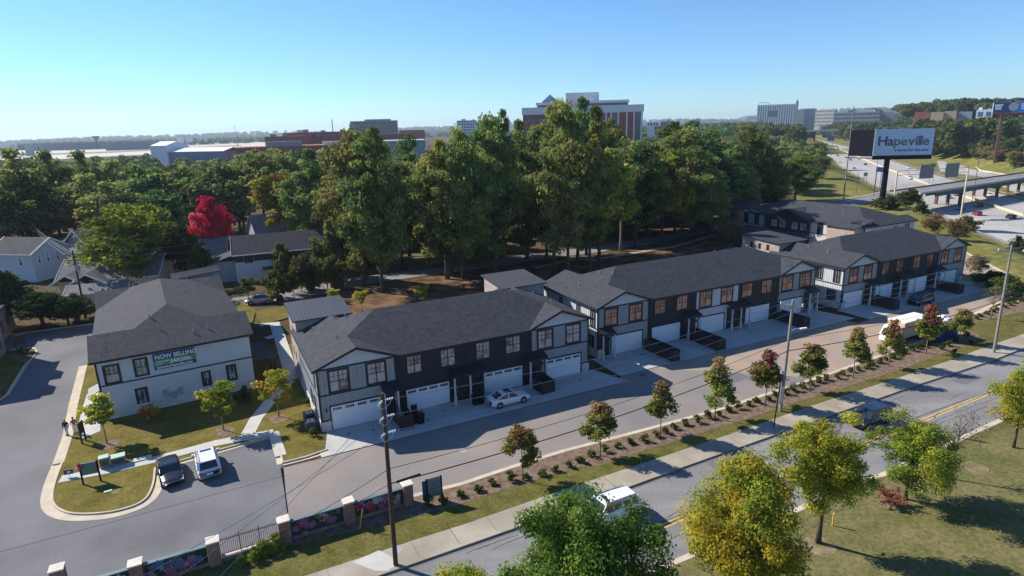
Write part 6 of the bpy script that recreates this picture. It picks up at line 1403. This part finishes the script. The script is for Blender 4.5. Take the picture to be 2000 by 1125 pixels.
def bin_(p, rz, label, open_=False):
    e = empty('wheelie_bin', p, rz, label, 'bin', 'bins by the nearest row'); b = MB(); b.add([(-.26,-.3,.05),(.26,-.3,.05),(.26,.3,.05),(-.26,.3,.05),(-.32,-.38,1.0),(.32,-.38,1.0),(.32,.38,1.0),(-.32,.38,1.0)], [(3,2,1,0),(4,5,6,7),(0,1,5,4),(1,2,6,5),(2,3,7,6),(3,0,4,7)]); b.build('body', M['black_matt'], e)
    if open_: MB().box(-.33,.38,1.0,.33,.44,1.75).build('lid', M['black'], e)
    else: MB().box(-.34,-.42,1.001,.34,.42,1.08).build('lid', M['black'], e)
for (x, y, o_, lb) in ((812,824,True,'black bin with raised lid before the second garage'),(822,826,False,'black bin with closed lid beside the raised-lid bin'),(929,790,False,'black bin by the paired front doors'),(938,788,False,'second black bin by the paired front doors')): bin_(G(x,y,.05), R(26+random.uniform(-8,8)), lb, o_)
def ac(px, py, label):
    p = G(px,py,.1); e = empty('air_conditioner', p, R(26.5), label, 'air conditioner'); MB().box(-.55,-.55,.05,.55,.55,.95).build('casing', M['far_dark'], e); MB().cyl((0,0),.32,.951,.99,16).build('fan_grille', M['steel'], e); MB().cyl((0,0),.18,.991,1.0,10).build('fan_hub', M['black'], e); MB().box(-.5,-.5,-.05,.5,.5,.049).build('pad', M['concrete'], e)
ac(608,838,'air conditioner with round fan beside the nearest row, front one'); ac(605,822,'air conditioner behind the front one beside the nearest row')
for (x, y, w, d, h, m, lb) in ((206,912,.7,.7,1.0,'box_green','tall pale green utility cabinet on the lawn'),(232,906,1.15,.8,.8,'mint','mint-topped transformer box on the lawn')):
    p = G(x,y,.1); e = empty('utility_box', p, R(31), lb, 'utility box'); MB().box(-w/2,-d/2,0,w/2,d/2,h).build('cabinet', M['box_green'] if m == 'mint' else M[m], e); MB().box(-w/2-.04,-d/2-.04,h+.001,w/2+.04,d/2+.04,h+.07).build('lid', M['mint'], e); MB().box(-w/2+.1,-d/2-.02,h*.3,w/2-.1,-d/2-.001,h*.8).build('door', M['far_dark'], e)
p = G(279,897,.1); e = empty('utility_box', p, R(31), 'flat mint cover plate on the lawn', 'cover plate'); MB().box(-.75,-.35,0,.75,.35,.12).build('cover', M['mint'], e)
p = G(211,960,.1); e = empty('utility_box', p, R(31), 'small pale meter lid on the island', 'cover plate'); MB().box(-.3,-.14,0,.3,.14,.06).build('cover', M['mint'], e)
# ================================================================ SIGNS NEAR
def twopost(px0, px1, h, label, mk, name='sign', cat='sign', z=.1, zb=.7, zt=None, pm='black_matt', depth=.12):
    a = G(*px0, z); b = G(*px1, z); d = b-a; e = empty(name, a, math.atan2(d.y,d.x), label, cat); w = d.length
    for x in (0, w): MB().box(x-.06,-.06,0,x+.06,.06,h).build('post', M[pm], e)
    mk(e, w, h); return e
def mk1(e, w, h):
    b = MB().box(.08,-.05,h*.42,w-.08,.05,h-.05).build('board', M['far_green'], e); MB().box(.3,-.06,h*.58,w-.4,-.052,h*.70).build('lettering_block', M['banner_green'], b)
    f = MB(); 
    for k in range(9): a = k*math.pi/4.5; f.bar((0,-.14,h*.86),(.30*math.cos(a),-.14,h*.86+.30*math.sin(a)),.12,.04)
    f.box(-.08,-.18,h*.86-.08,.08,-.14,h*.86+.08); f.build('flower_emblem', M['pink'], e)
twopost((163,946),(197,939), 2.0, 'two-post green lettered sign with pink flower on the grass island', mk1)
def mk2(e, w, h): 
    b = MB().box(.07,-.04,h*.25,w-.07,.04,h).build('board', M['far_green'], e)
    for k in range(7): MB().box(.18,-.05,h*.34+k*.17,w-.18-(k%3)*.12,-.041,h*.34+k*.17+.04).build('text_line', M['far_dark'], b)
    MB().box(-.38,-.05,h*.2,-.08,.03,h*.95).build('side_board', M['banner_navy'], e)
twopost((836,985),(864,977), 2.25, 'dark framed information sign with printed lines at the end of the mural wall', mk2)
def mk3(e, w, h): MB().box(.05,-.04,h*.45,w-.05,.04,h).build('board', M['wood_dark'], e)
twopost((161,867),(168,860), 2.2, 'brown two-post sign seen almost edge-on beside the two people', mk3, pm='wood_dark')
twopost((34,688),(51,684), 2.4, 'dark board sign with posts at the street corner on the left', mk3, pm='wood_dark')
p = G(136,932,.1); e = empty('yard_sign', p, R(20), 'tiny dark yard sign by the kerb', 'sign'); MB().box(-.35,-.03,.3,.35,.03,.75).build('board', M['far_dark'], e); MB().box(-.1,-.035,.45,.15,-.031,.6).build('label', M['letter_white'], e); MB().box(-.02,-.01,0,.02,.01,.3).build('stake', M['steel'], e)
p = G(1626,1027,.1); e = empty('marker_post', p, 0, 'short yellow marker post on the park lawn', 'post'); MB().cyl((0,0),.06,0,1.0,8).build('post', M['yellow'], e); MB().cyl((0,0),.07,1.001,1.06,8).build('cap', M['yellow'], e)
p = G(702,1035,.05); tag(MB().tube([(p.x,p.y,0),(p.x+.35,p.y+.1,1.7)], .035, 6).build('guy_marker', M['yellow']), 'thin yellow guy-wire guard leaning before the mural wall', 'marker')
# ================================================================ MURAL WALL
pil = [G(x, y, 2.0) for x, y in ((794,943),(679,976),(552,1013),(414,1053),(263,1098))]+[None]
pil[5] = pil[4]+(pil[4]-pil[3])*1.1
petal = [mat('petal_%d' % i, c, .8) for i, c in enumerate([(.50,.16,.36),(.60,.06,.07),(.14,.26,.60),(.60,.56,.62),(.10,.32,.16),(.52,.25,.34),(.08,.22,.12),(.26,.42,.26)])]
M['mural_dark'] = mat('mural_ground', (.018,.03,.028), .85, col2=(.03,.055,.035), scale=3)
wa = empty('mural_wall', (pil[0].x, pil[0].y, 0), math.atan2(pil[4].y-pil[0].y, pil[4].x-pil[0].x), 'low brick wall with dark flower mural panels between brick piers along the street', 'wall')
def wl_x(p): return (Vector((p.x,p.y))-Vector((pil[0].x,pil[0].y))).length
xs = [wl_x(p) for p in pil]
def flowers(parent, x0, x1, z0, z1, y):
    mb = MB(); rs = random.Random(int(x0*10))
    n = int((x1-x0)*(z1-z0)*7)
    for i in range(n):
        cx, cz = rs.uniform(x0+.25,x1-.25), rs.uniform(z0+.18,z1-.15); r = rs.uniform(.14,.40); k = rs.choice([5,6,7]); mb.mi = rs.randrange(8); a0 = rs.random()*6; yy = y+.004+i*.0006
        leafy = mb.mi in (4,6,7)
        for q in range(k if not leafy else 4):
            a = a0+q*2*math.pi/k if not leafy else a0+q*.5; c0 = (cx, yy, cz); w = .45 if not leafy else .2
            mb.add([c0,(cx+r*.7*math.cos(a-w),yy,cz+r*.7*math.sin(a-w)),(cx+r*1.15*math.cos(a),yy,cz+r*1.15*math.sin(a)),(cx+r*.7*math.cos(a+w),yy,cz+r*.7*math.sin(a+w))],[(0,1,2,3),(3,2,1,0)])
    tag(mb.build('painted_flowers', petal, parent), kind='stuff')
for i in range(5):
    x0, x1 = xs[i]+.42, xs[i+1]-.42
    if i == 2:                                           # iron fence on a dwarf wall
        MB().box(x0,-.15,-.3,x1,.15,.45).build('dwarf_wall', M['brick_red'], wa); MB().box(x0,-.2,.451,x1,.2,.52).build('coping', M['brick_cap'], wa)
        fe = empty('iron_fence', (pil[0].x,pil[0].y,0), wa.rotation_euler.z, 'black iron picket fence between two brick piers of the mural wall', 'fence')
        for z in (.62,1.75): MB().box(x0,-.02,z,x1,.02,z+.04).build('rail', M['black'], fe)
        me = MB().box(-.012,-.012,0,.012,.012,1.4).mesh('picket', M['black']); n = int((x1-x0)/.13)
        for k in range(n): s = put('picket', me, fe); s.location = (x0+(x1-x0)*(k+.5)/n, 0, .55)
        for f in (.33,.67): MB().box(x0+(x1-x0)*f-.03,-.03,.5,x0+(x1-x0)*f+.03,.03,2.05).build('post', M['black'], fe)
        continue
    w = MB().box(x0,-.12,-.3,x1,.12,1.62).build('wall_panel', M['brick_red'], wa); MB().box(x0,-.16,1.621,x1,.16,1.70).build('coping', M['box_green'] if 0 else M['far_green'], w)
    pn = MB().box(x0+.02,.121,.42,x1-.02,.14,1.60).build('mural_panel', M['mural_dark'], w); flowers(w, x0+.05, x1-.05, .45, 1.58, .141)
for i, p in enumerate(pil[:5]+[None]):
    if p is None: q = G(110,1108,2.0); lx = wl_x(q); v = Vector((q.x-pil[0].x,q.y-pil[0].y)); an = wa.rotation_euler.z; x = v.x*math.cos(an)+v.y*math.sin(an); y = -v.x*math.sin(an)+v.y*math.cos(an)
    else: x, y = xs[i], 0.0
    pr = MB().box(x-.38,y-.38,-.3,x+.38,y+.38,1.92).build('pier', M['brick_red'], wa); cp = MB().box(x-.43,y-.43,1.921,x+.43,y+.43,2.02).build('pier_cap', M['brick_cap'], pr)
structure('mulch_bed', MB().prism(pxpoly([(805,985),(905,987),(860,1010),(700,1060),(540,1110),(300,1190),(240,1160),(420,1100),(560,1060),(690,1020)], .05), -.05, .07), M['mulch'])
structure('grass_verge', MB().prism(pxpoly([(915,985),(1000,960),(900,1027),(690,1094),(560,1140),(350,1220),(280,1200),(540,1112),(700,1062),(860,1012)], .05), -.05, .09), M['strip_grass'])

# ================================================================ POLES, LAMPS AND WIRES
def pole(px, py, h, r, m, label, z=0.0, lean=(0,0), name='utility_pole', cat='utility pole', topx=None):
    p = G(px, py, z); e = empty(name, p, 0, label, cat)
    MB().tube([(0,0,-.3),(lean[0]*.5,lean[1]*.5,h/2),(lean[0],lean[1],h)], [r, r*.85, r*.7], 10).build('shaft', M[m], e); return e, p+Vector((lean[0],lean[1],0))
WIRES = []
def wire(a, b, sag, r, label, m='cable', group='overhead wires'):
    pts = [tuple(Vector(a).lerp(Vector(b), t)+Vector((0,0,-4*sag*t*(1-t)))) for t in [i/14 for i in range(15)]]
    tag(MB().tube(pts, r, 4).build('wire', M[m]), label, 'wire', group)
P1, t1 = pole(773,1103,12.8,.17,'pole_wood','dark wooden utility pole in the foreground on the sidewalk', .13, lean=(.10,0))
P2, t2 = pole(1524,803,11.9,.17,'pole_grey','grey wooden pole with street lamp arms beside the red-topped maple', .13, lean=(.25,0))
P3, t3 = pole(1941,688,13.7,.17,'pole_grey','tall tan utility pole near the right edge on the sidewalk', .13, lean=(-.2,0))
def insul(parent, p, d, L=.5):
    mb = MB(); d = Vector(d).normalized()
    for k in range(3): c = Vector(p)+d*(.15+k*.16); mb.bar(c-d*.03, c+d*.04, .15, .15, 8)
    mb.bar(p, Vector(p)+d*L, .03); mb.build('insulator', M['insul'], parent)
dW = (t2-t1).normalized(); back1 = G(417,1117,10.8)
for k, z in enumerate((12.3,11.15,10.0)):
    a = t1+Vector((0,0,z)); b = t2+Vector((0,0,(11.75,11.3,10.85)[k]))+Vector((-.3+.3*k,.2-.2*k,0)); loc = Vector((.10,0,z)); insul(P1, loc+Vector((dW.x*.15,dW.y*.15,0)), dW)
    insul(P1, loc, (back1-a).normalized()); lp = MB(); lp.tube([loc+Vector(dW)*.6, loc+Vector(dW)*.4+Vector((0,-.1,-.35)), loc+Vector((0,-.3,-.5)), loc+(back1-a).normalized()*.6+Vector((0,0,-.05))], .018, 4); lp.build('jumper_wire', M['insul'], P1)
    wire(a+dW*.6, b, .9, .018, ('topmost','middle','lowest')[k]+' of three pale conductors between foreground pole and lamp pole')
    q = G((417,330,250)[k], (1117,1120,1122)[k], 10.0-k*.6); a2 = a; dd = (q-a2); wire(a2, a2+dd*1.9, .5, .016, ('highest','middle','lowest')[k]+' wire running from the foreground pole towards the lower left')
    c = t3+Vector((0,0,(13.2,12.5,11.8)[k])); wire(b, c, .8, .022, ('topmost','middle','lowest')[k]+' conductor between lamp pole and right pole')
    wire(c, c+(c-b)*1.2, .8, .022, ('topmost','middle','lowest')[k]+' conductor leaving the right pole')
for k, (z1, z2, z3, r, lb) in enumerate(((6.3,6.6,6.9,.045,'thick black cable'),(7.4,7.8,8.0,.022,'thin dark cable above the thick one'))):
    a, b, c = t1+Vector((0,0,z1)), t2+Vector((0,0,z2)), t3+Vector((0,0,z3)); 
    wire(a, b, .8, r, lb+' from foreground pole to lamp pole', 'black'); wire(b, c, .7, r, lb+' from lamp pole to right pole', 'black'); wire(c, c+(c-b), .6, r, lb+' leaving the right pole', 'black')
    wire(a, a+(G(240,1190,5)-a), .5, .02, lb+' towards the lower left', 'black')
MB().tube([tuple(Vector((.05,0,6.25))+dW*.5), tuple(Vector((.05,0,6.25))+dW*2.2)], .09, 8).build('cable_splice', M['black'], P1)
def arm(parent, z, deg, L, lamp=True, base=(0,0)):
    d = Vector((math.cos(R(deg)), math.sin(R(deg)), 0)); o = Vector((base[0],base[1],z)); MB().tube([o, o+d*L*.5+Vector((0,0,.25)), o+d*L+Vector((0,0,.2))], .04, 6).build('lamp_arm', M['alu'], parent)
    if lamp: q = o+d*L+Vector((0,0,.18)); MB().bar(q, q+d*.75, .32, .14, 8).build('lamp_head', M['white'], parent)
arm(P2, 8.6, 15, 1.2, True, (.2,0)); MB().bar((-.8,.5,11.3),(1.1,-.6,11.3),.10,.12).build('crossarm', M['pole_grey'], P2); 
for s in (-.7,1.0): MB().cyl((s,-s*.55+.1),.07,11.35,11.6,8).build('insulator', M['insul'], P2)
MB().bar((-1.3,.6,12.9),(1.0,-.6,12.9),.12,.14).build('crossarm', M['pole_grey'], P3)
for s in (-1.2,-.1,.9): MB().cyl((s,-s*.52),.07,12.95,13.2,8).build('insulator', M['insul'], P3)
p = G(1511,835,.13); e = empty('street_lamp', p, 0, 'thin dark post with small light box left of the grey pole', 'street lamp'); MB().tube([(0,0,0),(.35,.1,5.6)], .06, 8).build('post', M['black'], e); MB().box(.22,-.1,5.6,.55,.2,5.95).build('light_box', M['alu'], e); MB().box(.3,-.15,2.6,.62,.12,4.2).build('meter_cabinet', M['steel'], e)
PL, tl = pole(168,620,11.5,.18,'pole_wood','dark utility pole with transformer among the left-hand houses', 0, lean=(.1,0))
MB().cyl((.45,-.1),.28,8.0,9.1,12).build('transformer', M['far_grey'], PL); MB().bar((-1.1,-.3,10.8),(1.1,.3,10.8),.12,.14).build('crossarm', M['pole_wood'], PL); MB().bar((-.9,-.3,9.9),(.9,.3,9.9),.12,.14).build('crossarm', M['pole_wood'], PL)
for s in (-1,-.5,.5,1): MB().cyl((s,s*.27),.07,10.87,11.1,8).build('insulator', M['insul'], PL)
MB().tube([(0,-.1,6.5),(.1,-1.2,6.7)], .04, 6).build('lamp_arm', M['alu'], PL); MB().cyl((.1,-1.2),.22,6.45,6.7,10,.1).build('lamp_head', M['white'], PL)
PM, tm_ = pole(55,490,10.5,.15,'pole_wood','leaning dark utility pole near the left edge before black trees', 0)
MB().bar((-.8,0,9.9),(.8,0,9.9),.1,.12).build('crossarm', M['pole_wood'], PM)
PN, tn = pole(12,600,7.5,.12,'pole_grey','short grey pole among the cedars at the left edge', 0)
far_l = AT(-260,430,110)
for k, z in enumerate((11.0,10.5,9.6)):
    wire(tl+Vector((0,0,z)), tm_+Vector((0,0,9.9-.4*k)), .6, .018, ('upper','middle','lower')[k]+' wire between the two left utility poles'); wire(tm_+Vector((0,0,9.9-.4*k)), far_l+Vector((0,0,-2-k)), .8, .018, ('upper','middle','lower')[k]+' wire leaving the leaning pole to the left')
    q = AT(500,(452,470,492)[k],150); wire(tl+Vector((0,0,z)), q, 1.0, .018, ('upper','middle','lower')[k]+' wire crossing in front of the red tree')
wire(tm_+Vector((0,0,9)), AT(560,378,190), 1.2, .018, 'long wire over the dark trees at the left')
for (x, y, yt, r, m, lb) in ((1647,392,208,.24,'pole_grey','tall grey steel pole left of the big billboard'),(1541,405,334,.13,'alu','slim grey pole with a lamp arm behind the rear block'),(1706,382,300,.10,'black','thin dark pole beside the billboard pole'),(1672,378,338,.12,'rust','short brown post on the grass bank'),(1898,398,312,.12,'black','thin dark lamp pole beyond the bridge'),(1605,362,322,.10,'far_dark','dark green post on the grass bank')):
    p = TP(x, y); h = HG(x, y, yt, p.z); e = empty('lamp_pole', p, 0, lb, 'pole'); MB().tube([(0,0,-.4),(0,0,h)], [r,r*.7], 8).build('shaft', M[m], e)
    if x == 1541: arm(e, h*.75, -10, 2.4); MB().bar((-.9,0,h-.6),(.9,0,h-.6),.1).build('crossarm', M['alu'], e)
    if x in (1898,1706): arm(e, h-.4, 5 if x == 1898 else 190, 2.2)
# ================================================================ PEOPLE
def skin(name, verts, edges, radii, m, parent, root=0, sub=1):
    me = bpy.data.meshes.new(name); me.from_pydata(verts, edges, []); me.materials.append(m); o = put(name, me, parent)
    sk = o.modifiers.new('skin', 'SKIN'); o.data.skin_vertices[0].data
    for i, r in enumerate(radii): o.data.skin_vertices[0].data[i].radius = (r, r) if not isinstance(r, tuple) else r; o.data.skin_vertices[0].data[i].use_root = (i == root)
    s = o.modifiers.new('sub', 'SUBSURF'); s.levels = sub; s.render_levels = sub; return o
def person(loc, rz, label, top, legs, hairm, shoe, arm_out=False, stride=.14, pat=None):
    e = empty('person', loc, rz, label, 'person'); W2 = .09
    V = [(0,0,.95),(0,0,1.15),(0,.01,1.38),(0,0,1.50),(0,-.02,1.60),(0,-.02,1.70),(.10,0,.90),(.11,-stride,.50),(.11,-stride*.6,.09),(-.10,0,.90),(-.11,stride*.6,.50),(-.11,stride,.09),(.19,0,1.42),(.25,.03,1.14),(.27,-.06,.90),(-.19,0,1.42),(-.25,.03,1.14),(-.27,-.08,.90)]
    if arm_out: V[16] = (-.34,-.16,1.22); V[17] = (-.40,-.40,1.18)
    Ed = [(0,1),(1,2),(2,3),(3,4),(4,5),(0,6),(6,7),(7,8),(0,9),(9,10),(10,11),(2,12),(12,13),(13,14),(2,15),(15,16),(16,17)]
    skin('body', V, Ed, [.13,.12,.14,.055,.085,.075,.085,.06,.045,.085,.06,.045,.055,.042,.032,.055,.042,.032], M['skin_brown'], e)
    skin('top', [V[0],V[1],V[2],V[12],V[13],tuple(Vector(V[13]).lerp(Vector(V[14]),.8)),V[15],V[16],tuple(Vector(V[16]).lerp(Vector(V[17]),.8))], [(0,1),(1,2),(2,3),(3,4),(4,5),(2,6),(6,7),(7,8)], [.15,.14,.16,.07,.056,.045,.07,.056,.045], M[top], e)
    skin('trousers', [(0,0,.97),V[6],V[7],tuple(Vector(V[7]).lerp(Vector(V[8]),.85)),V[9],V[10],tuple(Vector(V[10]).lerp(Vector(V[11]),.85))], [(0,1),(1,2),(2,3),(0,4),(4,5),(5,6)], [.14,.10,.075,.065,.10,.075,.065], M[legs], e)
    for v in (V[8], V[11]): MB().box(v[0]-.05,v[1]-.17,0,v[0]+.05,v[1]+.08,.10).build('shoe', M[shoe], e)
    h = MB(); h.cyl((0,.0),.105,1.68,1.80,10,.06); h.build('hair' if hairm == 'hair' else 'cap', M[hairm], e)
    for v in (V[14], V[17]): 
        for k in range(4): MB().bar(v, (v[0]+(k-1.5)*.018, v[1]-.03-.06*(arm_out and v is V[17]), v[2]-.10+.06*(arm_out and v is V[17])), .016).build('finger', M['skin_brown'], e)
        MB().bar(v, (v[0], v[1]-.06, v[2]-.05), .018).build('thumb', M['skin_brown'], e)
    return e
person(G(132,850,.13), R(10), 'person in dark jacket, pale cap and white trousers on the kerb path', 'jacket', 'trousers', 'cap', 'shoe')
person(G(148,846,.13), R(60), 'person with black hair, tan top and long white skirt holding out an arm', 'tan', 'white', 'hair', 'shoe_blue', arm_out=True, stride=.05)
